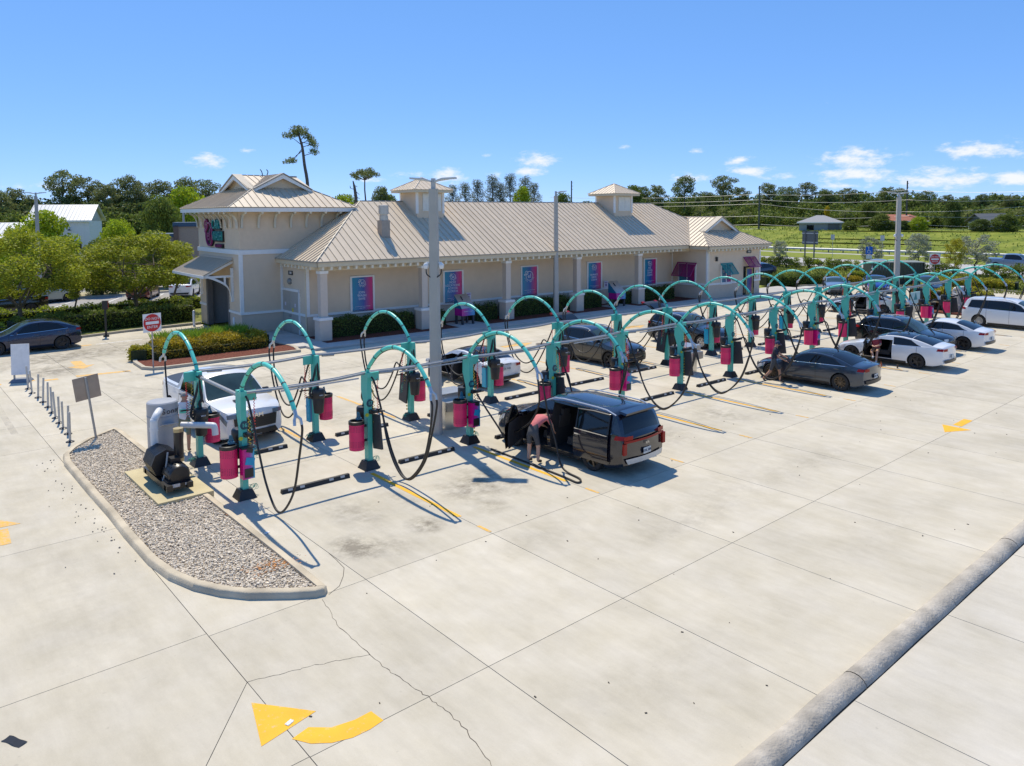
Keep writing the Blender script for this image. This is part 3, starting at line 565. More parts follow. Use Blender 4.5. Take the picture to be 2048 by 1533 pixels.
# right wing
U0, U1, V0 = 31.9, 39.2, -1.9; EW = 4.38
bx('wing_wall', U0, U1, V0, WV-.002, 0, 4.2, wainm); siding('siding', (U0, V0), (U1, V0), 1.36, 4.15, (0, -1)); siding('siding', (U0, WV), (U0, V0), 1.36, 4.15, (-1, 0)); siding('siding', (U1, V0), (U1, 3), 1.36, 4.15, (1, 0))
bx('band', U0-.06, U1+.06, V0-.06, V0, 1.22, 1.36, trim); bx('band', U0-.062, U0, V0, WV, 1.22, 1.36, trim)
for u in (U0-.05, U1-.11): bx('corner_board', u, u+.16, V0-.055, V0+.1, 1.36, 4.15, trim)
bx('fascia', 31.3, 40.05, -2.47, -2.36, 4.12, 4.36, fasm); bx('fascia', 31.3, 31.41, -2.47, -.6, 4.12, 4.36, fasm); bx('fascia', 39.94, 40.05, -2.36, 6, 4.12, 4.36, fasm); bx('soffit', 31.4, 39.95, -2.36, -1.9, 4.12, 4.16, fasm); bx('soffit', 31.4, 31.9, -1.9, 1, 4.12, 4.16, fasm)
bx('gutter_edge', 31.2, 40.15, -2.54, -2.46, 4.33, 4.40, ridgem)
for i in range(17): ob('rafter_tail', tme, bld, (31.7+i*.5, -2.22, 4.03))
ZG = 5.51; ZR = 6.63
mirror_roof([(31.2,-2.5,EW),(40.1,-2.5,EW),(37.87,-.27,ZG),(33.43,-.27,ZG)], .42)
mirror_roof([(31.2,-.66,EW),(31.2,-2.5,EW),(33.43,-.27,ZG),(33.43,-.62,ZG),(35.65,-.62,ZR),(35.65,3.05,ZR)], .42)
rr = MB(); rr.face([(40.1,-2.5,EW),(40.1,9,EW),(35.65,9,ZR),(35.65,-.62,ZR),(37.87,-.62,ZG),(37.87,-.27,ZG)]); rr.build('roof_back', roofm, bld, 0)
cap((35.65,-.66,ZR+.04),(35.65,4.5,ZR+.04), .06); cap((31.2,-2.5,EW+.03),(33.43,-.27,ZG+.03), .05); cap((40.1,-2.5,EW+.03),(37.87,-.27,ZG+.03), .05); cap((31.25,-.62,EW+.05),(35.4,2.75,ZR-.05), .05)
def gablet(pk, l, r, zp, zb, ax, f, name='gablet'):
    """triangular face: ax 'u' = face across u at v=f; 'v' = face across v at u=f"""
    g = ob(name, None, bld); P = (lambda a, o, z: (a, f+o, z)) if ax == 'u' else (lambda a, o, z: (f+o, a, z))
    MB().slab([P(l, .16, zb), P(r, .16, zb), P(pk, .16, zp)], Vector(P(0, .1, 0))-Vector(P(0, 0, 0))).build('gable_face', stum, g, 0)
    for e in (l, r):
        q = (Vector(P(pk, -.22, zp+.02))-Vector(P(e, -.22, zb-.02))); dn = Vector((0,0,-.26))
        MB().slab([P(e, -.22, zb-.02), P(pk, -.22, zp+.02), Vector(P(pk, -.22, zp+.02))+dn, Vector(P(e, -.22, zb-.02))+dn*.55], Vector(P(0, .1, 0))-Vector(P(0, 0, 0))).build('bargeboard', trim, g, 0)
        MB().slab([P(e, -.28, zb-.0), P(pk, -.28, zp+.04), P(pk, .3, zp+.04), P(e, .3, zb-.0)], (0,0,.06)).build('roof_edge', ridgem, g, 0)
    return g
gablet(35.65, 33.3, 38.0, ZR, ZG-.06, 'u', -.34)
# bahama shutters, windows and door of the wing
mag = mat('magenta_shutter', (.30,.025,.14), .45, var=.05); tsh = mat('teal_shutter', (.005,.26,.25), .45, var=.05)
def shutter(name, c, w, h, out, m, parent, tilt=R(38)):
    o = ob(name, None, parent, c); o.rotation_euler = (0, 0, math.atan2(out[1], out[0])+math.pi/2); mb = MB(); L_ = h
    M_ = Euler((-tilt, 0, 0)).to_matrix()
    for x in (-w/2, 0, w/2): mb.box(M_@Vector((x, 0, -L_/2)), (.07,.05,L_), rx=-tilt)
    for z in (-.03, -L_+.03): mb.box(M_@Vector((0, 0, z)), (w+.07,.05,.07), rx=-tilt)
    mb.build('shutter_frame', m, o, 0)
    n = int(L_/.11); me = MB().box((0,0,0),(w,.02,.10), rx=-tilt-R(25)).mesh('slat', m, 0)
    for i in range(n): p = M_@Vector((0, -.0, -(i+.5)*L_/n)); ob('slat', me, o, p)
    return o
winm = gradmat('window_print', (.004,.20,.30), (.10,.06,.24), (.40,.02,.15), 1.4)
def window(c, w, h, out, parent, name='window', mull=1):
    o = ob(name, None, parent, c); o.rotation_euler = (0, 0, math.atan2(out[1], out[0])+math.pi/2); fr = MB()
    for a in (((-w/2,-.05,0),(.1,.1,h+.1)),((w/2,-.05,0),(.1,.1,h+.1)),((0,-.05,h/2),(w,.1,.1)),((0,-.05,-h/2),(w,.1,.1))): fr.box(*a)
    if mull: fr.box((0,-.045,0),(.07,.06,h))
    fr.build('frame', trim, o, 0); MB().box((0,-.03,0),(w-.05,.03,h-.05)).build('pane', winm, o, 0); return o
window((U0, .05, 2.05), 1.7, 1.7, (-1,0), bld); shutter('shutter', (U0-.07, .05, 2.98), 1.85, 1.35, (-1,0), mag, bld)
w_ = window((34.35, V0, 2.0), 1.35, 1.55, (0,-1), bld); logo(w_, .4, -.06, .25, cx=-.34, arc=False); logo(w_, .4, -.06, .25, cx=.34, arc=False)
shutter('shutter', (34.35, V0-.07, 2.9), 1.5, 1.1, (0,-1), tsh, bld); shutter('shutter', (37.55, V0-.07, 3.3), 1.6, 1.05, (0,-1), mag, bld)
dr = ob('entrance_door', None, bld, (37.55, V0-.03, .12)); MB().box((0,-.01,1.2),(1.5,.05,2.4)).build('sidelight', mat('dark_glass', (.015,.018,.016), .08, var=.1), dr, 0)
fr = MB(); gold = mat('door_gold', (.42,.33,.14), .4, .3)
for a in (((-.42,-.05,1.15),(.13,.06,2.3)),((.42,-.05,1.15),(.13,.06,2.3)),((0,-.05,2.24),(.75,.06,.13)),((0,-.05,.1),(.75,.06,.2))): fr.box(*a)
fr.build('door_frame', gold, dr, 0); MB().box((0,-.045,1.2),(.72,.04,2.0)).build('pane', winm, dr, 0); logo(dr, .5, -.07, 1.55, arc=False); MB().tube([(.36,-.1,.9),(.36,-.1,1.4)], .02, 6).build('handle', steel, dr)
np_ = bx('number_plate', 37.2, 37.85, V0-.06, V0-.03, 3.62, 3.86, platem); text('1380', .2, trim, np_, (37.52, V0-.065, 3.74), (R(90), 0, 0))
bx('placard', 38.6, 38.85, V0-.07, V0-.05, 1.55, 2.1, plm); MB().box((33.0, V0-.08, 3.3),(.16,.16,.34)).build('wall_light', blackp, bld, 0)
MB().tube(smooth([(31.6,-2.2,4.1),(31.75,-2.1,3.95),(31.95,-1.99,3.8),(31.98,-1.98,3.5),(31.98,-1.98,.2)], 4), .05, 8).build('downpipe', tailm, bld)
# ---- tower
TU0, TU1, TV0, TV1 = -2.72, 3.5, 5.0, 12.6; TE0, TE1, TF0, TF1 = -3.55, 4.35, 4.1, 13.5; TZ = 7.44
tm = MB()                                                  # hollow shell with the tunnel opening in its left face
OV0, OV1, OZ = 7.0, 11.3, 3.25
for a in ((TU0,TU0+.25,TV0,OV0,0,4.75),(TU0,TU0+.25,OV1,TV1,0,4.75),(TU0,TU0+.25,OV0,OV1,OZ,4.75),(TU0+.25,TU1,TV0,TV0+.25,0,4.75),(TU0+.25,TU1,TV1-.25,TV1,0,4.75)): tm.box(((a[0]+a[1])/2,(a[2]+a[3])/2,(a[4]+a[5])/2),(a[1]-a[0],a[3]-a[2],a[5]-a[4]))
tm.build('tower_wall', wainm, bld, 0)
bx('tower_upper_wall', TU0, TU1, TV0, TV1, 4.75, 7.22, stum); bx('tunnel_interior', TU0+.27, TU0+3.4, OV0-.3, OV0-.2, 0, 4.5, mat('tunnel_wall', (.33,.34,.36), .6)); bx('tunnel_interior', TU0+3.3, TU0+3.4, OV0-.3, TV1-.3, 0, 4.5, MATS['tunnel_wall']); bx('tunnel_interior', TU0+.27, TU0+3.4, OV1+.2, OV1+.3, 0, 4.5, MATS['tunnel_wall'])
for v in (8.0, 8.3): MB().tube([(TU0+3.2, v, .6),(TU0+3.2, v, 3.6)], .05, 6).build('tunnel_pipe', blackp, bld)
for v in (OV0+.12, OV1-.12): bx('opening_jamb', TU0-.03, TU0+.3, v-.14, v+.14, 0, OZ, MATS['light_dome'] and mat('jamb_grey', (.16,.15,.14), .7))
siding('siding', (TU0, TV0), (WU, TV0), 1.36, 4.72, (0,-1)); siding('siding', (TU0, OV0), (TU0, TV0), 1.36, 4.72, (-1,0)); siding('siding', (TU0, TV1), (TU0, OV1), 1.36, 4.72, (-1,0)); siding('siding', (TU0, OV1), (TU0, OV0), OZ, 4.72, (-1,0))
bx('band', TU0-.07, WU, TV0-.07, TV0, 1.22, 1.36, trim); bx('band', TU0-.07, TU0, TV0, OV0, 1.22, 1.36, trim); bx('band', TU0-.07, TU0, OV1, TV1, 1.22, 1.36, trim)
bx('upper_band', TU0-.08, 3.2, TV0-.08, TV0, 4.72, 4.98, trim); bx('upper_band', TU0-.08, TU0, TV0, TV1+.08, 4.72, 4.98, trim)
bx('corner_board', TU0-.05, TU0+.14, TV0-.055, TV0+.12, 1.36, 4.72, trim); bx('corner_board', WU-.16, WU-.0, TV0-.05, TV0, 1.36, 4.3, trim)
bx('tower_soffit', TE0+.05, TE1-.05, TF0+.05, TF1-.05, 7.2, 7.25, fasm)
for a in ((TE0,TE1,TF0,TF0+.1),(TE0,TE0+.1,TF0+.1,TF1),(TE1-.1,TE1,TF0+.1,TF1),(TE0+.1,TE1-.1,TF1-.1,TF1)): bx('fascia', a[0], a[1], a[2], a[3], 7.19, 7.42, trim)
# curved eave brackets
br = MB(); arcp = [(0, 0, -.85), (0, -.04, -.5), (0, -.14, -.25), (0, -.34, -.08), (0, -.75, 0)]
A2 = smooth(arcp, 4); th = Vector((0, .13, -.02))
for i in range(len(A2)-1):
    a, b = A2[i], A2[i+1]; k = .08
    br.add([a+Vector((-.06,0,0)), a+Vector((.06,0,0)), b+Vector((.06,0,0)), b+Vector((-.06,0,0)), a+Vector((-.06,-.12,.02)), a+Vector((.06,-.12,.02)), b+Vector((.06,-.03,.12)), b+Vector((-.06,-.03,.12))], [(0,1,2,3),(4,5,6,7),(0,3,7,4),(1,2,6,5)])
bme = br.mesh('bracket', tailm, 40)
for i in range(7): ob('bracket', bme, bld, (TU0+.12+i*.98, TV0-.02, 7.08))
for i in range(9): ob('bracket', bme, bld, (TU0-.02, TV0+.12+i*.92, 7.08), R(-90))
# tower roof: lower hip then cross gables
d_ = 2.2; IU0, IU1, IV0, IV1 = TE0+d_, TE1-d_, TF0+d_, TF1-d_; ZI = 8.58; ZT = 9.46; cu = (IU0+IU1)/2; cv = (IV0+IV1)/2
mirror_roof([(TE0-.04,TF0-.04,TZ),(TE1+.04,TF0-.04,TZ),(IU1,IV0,ZI),(IU0,IV0,ZI)], .41); mirror_roof([(TE0-.04,TF1+.04,TZ),(TE0-.04,TF0-.04,TZ),(IU0,IV0,ZI),(IU0,IV1,ZI)], .41)
rb = MB(); rb.face([(TE1,TF0,TZ),(TE1,TF1,TZ),(IU1,IV1,ZI),(IU1,IV0,ZI)]); rb.face([(TE1,TF1,TZ),(TE0,TF1,TZ),(IU0,IV1,ZI),(IU1,IV1,ZI)])
f0 = IV0-.3; l0 = IU0-.3
mirror_roof([(IU0-.02,cv,ZI),(IU0-.02,f0,ZI),(cu,f0,ZT),(cu,cv,ZT)], .41); rb.face([(IU1,f0,ZI),(IU1,IV1+.3,ZI),(cu,IV1+.3,ZT),(cu,f0,ZT)]); rb.face([(IU0,cv,ZI),(IU0,IV1+.3,ZI),(cu,IV1+.3,ZT),(cu,cv,ZT)])
mirror_roof([(l0,IV0,ZI),(cu,IV0,ZI),(cu,cv,ZT),(l0,cv,ZT)], .41); rb.face([(l0,IV1,ZI),(cu,IV1,ZI),(cu,cv,ZT),(l0,cv,ZT)]); rb.face([(IU1+.3,IV0,ZI),(cu,IV0,ZI),(cu,cv,ZT),(IU1+.3,cv,ZT)]); rb.face([(IU1+.3,IV1,ZI),(cu,IV1,ZI),(cu,cv,ZT),(IU1+.3,cv,ZT)])
rb.build('roof_back', roofm, bld, 0)
gablet(cu, IU0-.1, IU1+.1, ZT, ZI-.05, 'u', IV0-.1); gablet(cv, IV0-.1, IV1+.1, ZT, ZI-.05, 'v', IU0-.1)
cap((l0,cv,ZT+.03),(IU1+.3,cv,ZT+.03), .05); cap((cu,f0,ZT+.03),(cu,IV1,ZT+.03), .05); cap((TE0,TF0,TZ+.03),(IU0,IV0,ZI+.04), .05); cap((TE1,TF0,TZ+.03),(IU1,IV0,ZI+.04), .05); cap((TE0,TF1,TZ+.03),(IU0,IV1,ZI+.04), .05)
MB().tube(smooth([(.2,cv,9.5),(.15,cv,9.75),(.05,cv,9.9)],3), .03, 5).build('lightning_rod', blackp, bld); MB().tube(smooth([(.45,cv,9.5),(.55,cv,9.75),(.45,cv,9.9)],3), .03, 5).build('lightning_rod', blackp, bld)
# tunnel awning
aw = ob('tunnel_awning', None, bld); A0, A1 = 6.1, 12.2; XO = TU0-1.75
mb = MB(); mb.slab([(TU0,A0,4.38),(TU0,A1,4.38),(XO,A1+.02,3.5),(XO,A0-.02,3.5)], (0,0,.05)); mb.build('awning_roof', ridgem, aw, 0)
rib_me = MB().tube([(TU0,0,4.44),(XO,0,3.56)], .03, 4).mesh('roof_rib', roofm, 0)
for i in range(20): ob('roof_rib', rib_me, aw, (0, A0+.05+i*.315, 0))
bx('awning_fascia', XO-.05, XO+.02, A0-.05, A1+.05, 3.36, 3.52, trim, aw); bx('awning_ledger', TU0-.1, TU0-.03, A0, A1, 4.3, 4.5, wainm, aw)
for v in (A0+.15, A1-.15):
    p = MB(); p.slab([(XO,v-.05,3.5),(TU0,v-.05,4.36),(TU0,v-.05,4.2),(XO,v-.05,3.36)], (0,.1,0)); p.box((TU0-.85,v,3.42),(1.6,.12,.12)); p.box((TU0-.08,v,2.9),(.14,.16,2.0))
    q = smooth([(XO+.15,v,3.4),(XO+.7,v,3.2),(TU0-.35,v,2.75),(TU0-.1,v,2.0)], 5)
    for i in range(len(q)-1): p.slab([q[i]+Vector((0,-.07,0)), q[i]+Vector((0,.07,0)), q[i+1]+Vector((0,.07,0)), q[i+1]+Vector((0,-.07,0))], (-.05,0,.16))
    p.box((TU0-.5,v,3.15),(.1,.1,.5)); p.build('awning_bracket', trim, aw, 0)
# tower sign
sg = ob('tower_sign', None, bld, (TU0-.13, 9.0, 5.95)); sg.rotation_euler = (0, 0, R(-90))
bk_ = mat('sign_returns_black', (.012,.010,.010), .5); smag = mat('sign_magenta', (.26,.02,.13), .4); stl = mat('sign_teal', (.01,.26,.26), .4)
sh = MB(); sh.lathe([(0,0),(.83,0),(.83,.12),(0,.12)], (-1.1,.13,-.12), 24, Euler((R(90),0,0)).to_matrix()); sh.lathe([(0,0),(.42,0),(.42,.12),(0,.12)], (-1.75,.13,.52), 18, Euler((R(90),0,0)).to_matrix())
sh.box((.55,.07,.52),(1.62,.12,.72)); sh.box((.75,.07,-.24),(2.0,.12,.72)); sh.box((.9,.07,-.86),(1.55,.12,.26)); sh.build('sign_backing', bk_, sg)
mb = MB(); ring(mb, (-1.1,-.03,-.12), .76, .075, 28); ring(mb, (-1.72,-.03,.5), .33, .07, 20); mb.lathe([(0,0),(.14,0),(.14,.08),(0,.08)], (-2.1,.03,.1), 12, Euler((R(90),0,0)).to_matrix()); mb.build('emblem', smag, sg)
text('el', 1.15, smag, sg, (-1.12,-.04,-.18), (R(90),0,0), 'emblem_letters', .03); text('CAR', .86, stl, sg, (.42,-.03,.52), (R(90),0,0), ext=.04); text('WASH', .86, stl, sg, (.72,-.03,-.24), (R(90),0,0), ext=.04, sx=.88); text('EL AGENCY', .27, smag, sg, (.9,-.03,-.86), (R(90),0,0), ext=.02)
sg.scale = (.82, 1, .93)
for me in bpy.data.meshes: pass
# mat-cleaning boxes by the wall
wrapm = gradmat('wrap_print', (.48,.02,.28), (.10,.10,.40), (.01,.30,.55), .9)
darkb = mat('machine_dark', (.03,.035,.045), .45)
for u, lb in ((9.45, 'stainless topped car mat cleaner with printed front below the second poster'), (23.35, 'stainless topped car mat cleaner below the fourth poster, beside a hedge')):
    x, y = BW(u, -.15); t = thing('mat_cleaner', lb, 'machine', (x, y, .12), BA, 'mat cleaners')
    for sx in (-1, 1):
        for sy in (-1, 1): MB().box((sx*.4, sy*.33, .28), (.12,.12,.56)).build('leg', darkb, t, 0)
    MB().box((0,0,.78),(.98,.8,.46)).build('cabinet', wrapm, t, 0); MB().slab([(-.52,.42,1.0),(-.52,-.42,1.0),(-.52,.38,1.75),(-.52,.42,1.75)],(.04,0,0)).build('side_panel', mat('wrap_blue', (.01,.16,.30), .4), t, 0)
    h = MB(); h.slab([(-.5,-.4,1.02),(.5,-.4,1.02),(.5,.4,1.78),(-.5,.4,1.78)],(0,.05,.05)); h.slab([(.5,-.4,1.0),(.5,.42,1.0),(.5,.42,1.76)],(.04,0,0)); h.build('hood', stain, t, 0); MB().box((-.1,.18,1.6),(.05,.04,.32),rx=R(-44)).build('slot', blackp, t, 0); text('FLOOR MAT CLEANER', .07, inkw, t, (0,-.405,.82), (R(90),0,0))
# ================================================================ vacuum posts (local: arch towards -y, base at origin)
bandm = mat('strap_dark', (.03,.06,.055), .5)
fitm = mat('hose_fitting', (.50,.52,.53), .35, .6)
redc = mat('coil_red', (.62,.035,.02), .45); yelc = mat('coil_yellow', (.62,.40,.02), .45); grnc = mat('coil_green', (.01,.26,.20), .45)
towel = gradmat('towel_box_print', (.66,.01,.20), (.45,.04,.36), (.01,.38,.55), .34, 0)
discm = mat('disc_navy', (.004,.06,.09), .4); boardm = mat('mat_board', (.045,.047,.05), .6)
ARC = [(0,0,2.66),(0,-.12,2.86),(0,-.52,3.22),(0,-.9,3.42),(0,-1.3,3.53),(0,-1.7,3.53),(0,-2.1,3.44),(0,-2.55,3.20),(0,-2.86,2.92),(0,-2.98,2.77)]
def coil(mb, a, b, r, turns, t=.007, flare=0):
    n = turns*7; A = Vector(a); B = Vector(b); P = []
    for i in range(n+1):
        u = i/n; w = u*turns*2*math.pi; k = r*(.35+.65*u if flare else 1); P.append(A.lerp(B, u)+Vector((k*math.cos(w), k*math.sin(w), 0)))
    mb.tube(P, t, 4)
# shared meshes
PM = {}
mb = MB(); mb.box((0,0,.115),(.46,.46,.23), top=.62); PM['base'] = mb.mesh('base', blackp, 30)
mb = MB(); mb.box((0,0,1.42),(.135,.2,2.4)); mb.slab([(-.06,.1,1.7),(-.06,.1,2.66),(-.06,.24,2.66),(-.06,.26,2.15)],(.12,0,0)); mb.box((0,-.08,2.6),(.15,.12,.14)); PM['post'] = mb.mesh('post', teal, 30)
PM['arch'] = MB().tube(smooth(ARC, 5), .052, 10).mesh('arch', teal2, 50)
mb = MB(); AP = smooth(ARC, 5)
for i in (4, 9, 14, 21, 28, 34, 40): d = (AP[i+1]-AP[i]).normalized(); mb.tube([AP[i]-d*.018, AP[i]+d*.018], .057, 10)
mb.tube([p+Vector((.03,.0,-.06)) for p in AP[6:24]], .012, 4); PM['strap'] = mb.mesh('strap', bandm, 50)
mb = MB(); T = Vector(ARC[-1]); mb.tube([T, T+Vector((0,-.07,-.12))], .045, 8)
for s in (-1, 1): mb.tube([T+Vector((0,-.06,-.1)), T+Vector((s*.07,-.14,-.18)), T+Vector((s*.08,-.17,-.30))], .034, 8)
PM['swivel'] = mb.mesh('swivel', fitm, 40)
def hose(pts, r=.027): return MB().tube(smooth(pts, 7), r, 7)
PM['hoseA'] = hose([(-.08,-3.15,2.47),(-.08,-3.2,2.3),(-.07,-3.08,1.7),(-.05,-2.75,.9),(-.05,-2.2,.33),(-.04,-1.8,.22),(-.03,-1.35,.5),(0,-.95,1.05),(.02,-.75,1.6),(.03,-.62,1.74),(.05,-.42,1.70),(.06,-.2,1.62)]).mesh('hose', rubber, 60)
PM['hoseB'] = hose([(.08,-3.15,2.47),(.08,-3.16,2.3),(.08,-2.98,1.7),(.1,-2.62,.85),(.1,-2.05,.24),(.1,-1.6,.16),(.1,-1.1,.62),(.09,-.75,1.3),(.08,-.45,2.0),(.06,-.25,2.45),(.05,-.08,2.56)]).mesh('hose', rubber, 60)
PM['hoseC'] = hose([(-.08,-3.15,2.47),(-.08,-3.22,2.2),(-.05,-3.05,1.5),(-.02,-2.6,.95),(0,-2.1,.72),(.02,-1.6,.85),(.03,-1.15,1.35),(.04,-.85,1.82),(.05,-.62,1.80),(.06,-.2,1.66)]).mesh('hose', rubber, 60)
PM['hoseD'] = hose([(.08,-3.15,2.47),(.08,-3.18,2.2),(.08,-2.9,1.3),(.09,-2.35,.5),(.1,-1.8,.35),(.1,-1.3,.65),(.09,-.85,1.25),(.07,-.5,1.9),(.06,-.2,2.45),(.05,-.06,2.56)]).mesh('hose', rubber, 60)
mb = MB(); mb.tube([(.04,-.14,1.62),(.04,-.5,1.68)], .04, 7); mb.box((.03,-.15,1.6),(.12,.12,.10)); mb.tube([(0,-.15,1.55),(.42,-.17,1.56)], .022, 6); PM['nozzle_holder'] = mb.mesh('nozzle_holder', blackp, 40)
mb = MB(); mb.lathe([(.19,.62),(.205,.60),(.205,1.34),(.195,1.34),(.195,.66),(0,.66)], (-.36,.0,0), 22); PM['bin'] = mb.mesh('bin', pink, 40)
mb = MB()
for zz in list(np.arange(.70,.86,.035))+list(np.arange(1.12,1.28,.035)):
    for k in range(30): a = 2*math.pi*k/30; mb.box((-.36+.2055*math.cos(a), .2055*math.sin(a), zz), (.006,.012,.012), rz=a)
PM['perforation'] = mb.mesh('perforation', mat('perforation_dark', (.10,.003,.03), .7), 0)
mb = MB(); mb.lathe([(.212,1.30),(.216,1.30),(.216,1.385),(.19,1.40),(.165,1.385),(.165,1.30),(.15,1.1),(0,1.08)], (-.36,0,0), 22); PM['bin_rim'] = mb.mesh('bin_rim', blackp, 40)
mb = MB(); mb.box((-.12,0,1.2),(.16,.05,.06)); mb.box((-.12,0,.8),(.16,.05,.06)); PM['bin_bracket'] = mb.mesh('bin_bracket', blackp, 0)
mb = MB(); mb.lathe([(.13,.92),(.145,.93),(.185,1.36),(.18,1.38),(.195,1.40),(.195,1.62),(.17,1.66),(0,1.67)], (.04,.32,0), 18); mb.box((.04,.14,1.5),(.2,.14,.1)); mb.box((.24,.3,1.52),(.08,.06,.05)); PM['canister'] = mb.mesh('canister', blackp, 40)
PM['feed'] = MB().tube(smooth([(.0,.16,2.62),(.02,.24,2.3),(-.02,.26,1.95),(.05,.28,1.8),(.04,.32,1.66)], 6), .042, 8).mesh('feed_hose', rubber, 60)
PM['loop'] = MB().tube(smooth([(.0,.2,2.5),(.10,.2,2.1),(.22,.22,1.75),(.28,.25,1.5),(.2,.3,1.38),(.08,.33,1.36)], 6), .036, 8).mesh('loop_hose', rubber, 60)
mb = MB(); mb.box((.22,.02,2.52),(.30,.02,.26)); mb.box((.2,-.03,2.64),(.26,.08,.02)); PM['plate'] = mb.mesh('air_plate', teal, 0)
mb = MB(); coil(mb, (.3,-.02,2.45), (.26,-.1,1.3), .035, 16, .008, 1); PM['coil_r'] = mb.mesh('air_coil', redc, 60)
mb = MB(); coil(mb, (.14,-.04,2.4), (.13,-.12,1.25), .035, 12, .008, 1); PM['coil_y'] = mb.mesh('air_coil', yelc, 60)
mb = MB(); coil(mb, (.2,-.04,1.9), (.3,-.1,.95), .03, 13, .006); PM['coil_g'] = mb.mesh('air_coil', grnc, 60)
mb = MB()
for i in range(5): a = i*1.3; mb.tube(smooth([(.18+.1*math.cos(a+t)*(1+.2*i), .02+.1*math.sin(a+t*1.3), .2+.05*math.sin(t*2+i)) for t in np.arange(0,5,.7)], 3), .006, 4)
PM['tangle'] = mb.mesh('hose_tangle', grnc, 60)
mb = MB(); mb.box((0,-.22,.92),(.29,.22,.74)); PM['towel'] = mb.mesh('towel_box', towel, 0)
mb = MB(); mb.box((0,-.335,.70),(.21,.02,.22)); mb.box((0,-.22,1.305),(.3,.23,.03)); mb.box((.03,-.34,1.25),(.16,.015,.1), rz=0, ry=.3); PM['towel_slot'] = mb.mesh('towel_slot', blackp, 0)
mb = MB(); mb.box((.03,-.338,.98),(.22,.01,.18), ry=.25); PM['towel_art'] = mb.mesh('towel_print', mat('towel_blue', (.01,.30,.52), .5), 0)
mb = MB(); mb.box((.12,-.24,1.05),(.05,.46,.95), rx=R(-8)); PM['board'] = mb.mesh('mat_board', boardm, 0)
PM['disc'] = MB().lathe([(0,0),(.105,0),(.105,.02),(0,.02)], (0,-.105,1.83), 18, Euler((R(90),0,0)).to_matrix()).mesh('number_disc', discm, 40)
mb = MB(); mb.box((-.3,-.02,1.44),(.14,.1,.05)); mb.box((-.32,0,1.53),(.05,.02,.18), ry=.2); mb.box((-.26,.02,1.52),(.05,.02,.15), ry=-.3); PM['sprayer'] = mb.mesh('sprayer', mat('sprayer_blue', (.02,.14,.22), .4), 0)
PM['gauge'] = MB().lathe([(0,0),(.05,0),(.05,.04),(0,.04)], (-.1,-.1,1.52), 12, Euler((R(90),0,0)).to_matrix()).mesh('gauge', mat('gauge_lime', (.45,.48,.03), .4), 40)
mb = MB()
for i in range(9): mb.box((.09,-.115,.35+i*.11),(.035,.02,.055), ry=.35)
PM['tape'] = mb.mesh('caution_tape', yelc, 0)
NO = [16+k for k in range(15)]
FX = [3.5*k-.06 if k else .05 for k in range(15)]
def add(name, key, p): return ob(name, PM[key], p)
def make_post(k, back):
    num = (15-k) if back else 16+k
    if back: lb = f'teal vacuum post with arch and black canister, {ordn(k)} from left in the rear row'
    else: lb = f'teal vacuum post with arch and pink bin, {ordn(k)} from left in the front row'
    if not back and k < 2: lb = ('nearest teal vacuum post, numbered 16, printed towel box beside its pink bin', 'teal vacuum post numbered 17 with dark board beside its pink bin')[k]
    x = 3.5*k+.06 if back else 3.5*k+(.04 if k == 0 else -.05); y = 9.0 if back else (5.72 if k == 0 else 5.58)
    t = thing('vacuum_post', lb, 'vacuum station', (x, y, 0), math.pi if back else 0, 'rear row of vacuum posts' if back else 'front row of vacuum posts')
    add('base', 'base', t); add('post', 'post', t); a = add('arch', 'arch', t); tag(add('strap', 'strap', a), kind='stuff'); add('swivel', 'swivel', a)
    special = (not back and k == 2) or (back and k == 0)
    if not special:
        if back or k in (9,): ha, hb = 'hoseC', 'hoseD'
        else: ha, hb = 'hoseA', 'hoseB'
        if not (k == 0 and not back): add('hose', ha, t)
        add('hose', hb, t)
    elif back: MB().tube(smooth([(-.08,-3.15,2.47),(-.08,-3.2,2.3),(-.06,-3.0,1.3)],6), .027, 7).build('hose', rubber, t)
    else:
        hose([(-.08,-3.15,2.47),(-.1,-3.2,2.3),(0,-3.1,1.75),(.15,-2.6,1.15),(.3,-1.9,.72),(.2,-1.55,.55),(.1,-1.65,.38),(.14,-1.5,.42),(.1,-1.2,.75),(.06,-.7,1.2),(.05,-.3,1.55)]).build('hose', rubber, t, 60)
        hose([(.08,-3.15,2.47),(.1,-3.17,2.3),(.2,-3.25,1.5),(.28,-3.45,.8),(.25,-3.75,.12),(.15,-4.5,.03),(-.1,-4.65,.03),(-.05,-4.0,.03),(0,-2.2,.03),(.02,-1.0,.03)]).build('hose', rubber, t, 60)
    add('nozzle_holder', 'nozzle_holder', t); b = add('bin', 'bin', t); add('bin_rim', 'bin_rim', b); add('bin_bracket', 'bin_bracket', b)
    if k < 8: tag(add('perforation', 'perforation', b), kind='stuff')
    c = add('canister', 'canister', t); add('feed_hose', 'feed', c); add('loop_hose', 'loop', c)
    if back and k < 9: text('vacu', .07, inkw, c, (.04,.52,1.5), (R(90),0,math.pi), 'lettering')
    p = add('air_plate', 'plate', t); add('air_coil', 'coil_r', p); add('air_coil', 'coil_y', p)
    if k % 2 == 0: add('air_coil', 'coil_g', p)
    add('sprayer', 'sprayer', t); add('gauge', 'gauge', t)
    if k < 3: add('hose_tangle', 'tangle', t)
    tw = k in (0, 2, 4, 8, 12) if not back else k in (1, 3, 4, 7, 9, 11)
    if tw: w = add('towel_box', 'towel', t); add('towel_slot', 'towel_slot', w); add('towel_print', 'towel_art', w)
    elif not back or k in (2, 6): add('mat_board', 'board', t)
    if k % 3 == 2: add('caution_tape', 'tape', t)
    d = add('number_disc', 'disc', t)
    if not back: text(str(num), .13, teal2, d, (0,-.128,1.83), (R(90),0,0), 'number')
for k in range(15): make_post(k, False)
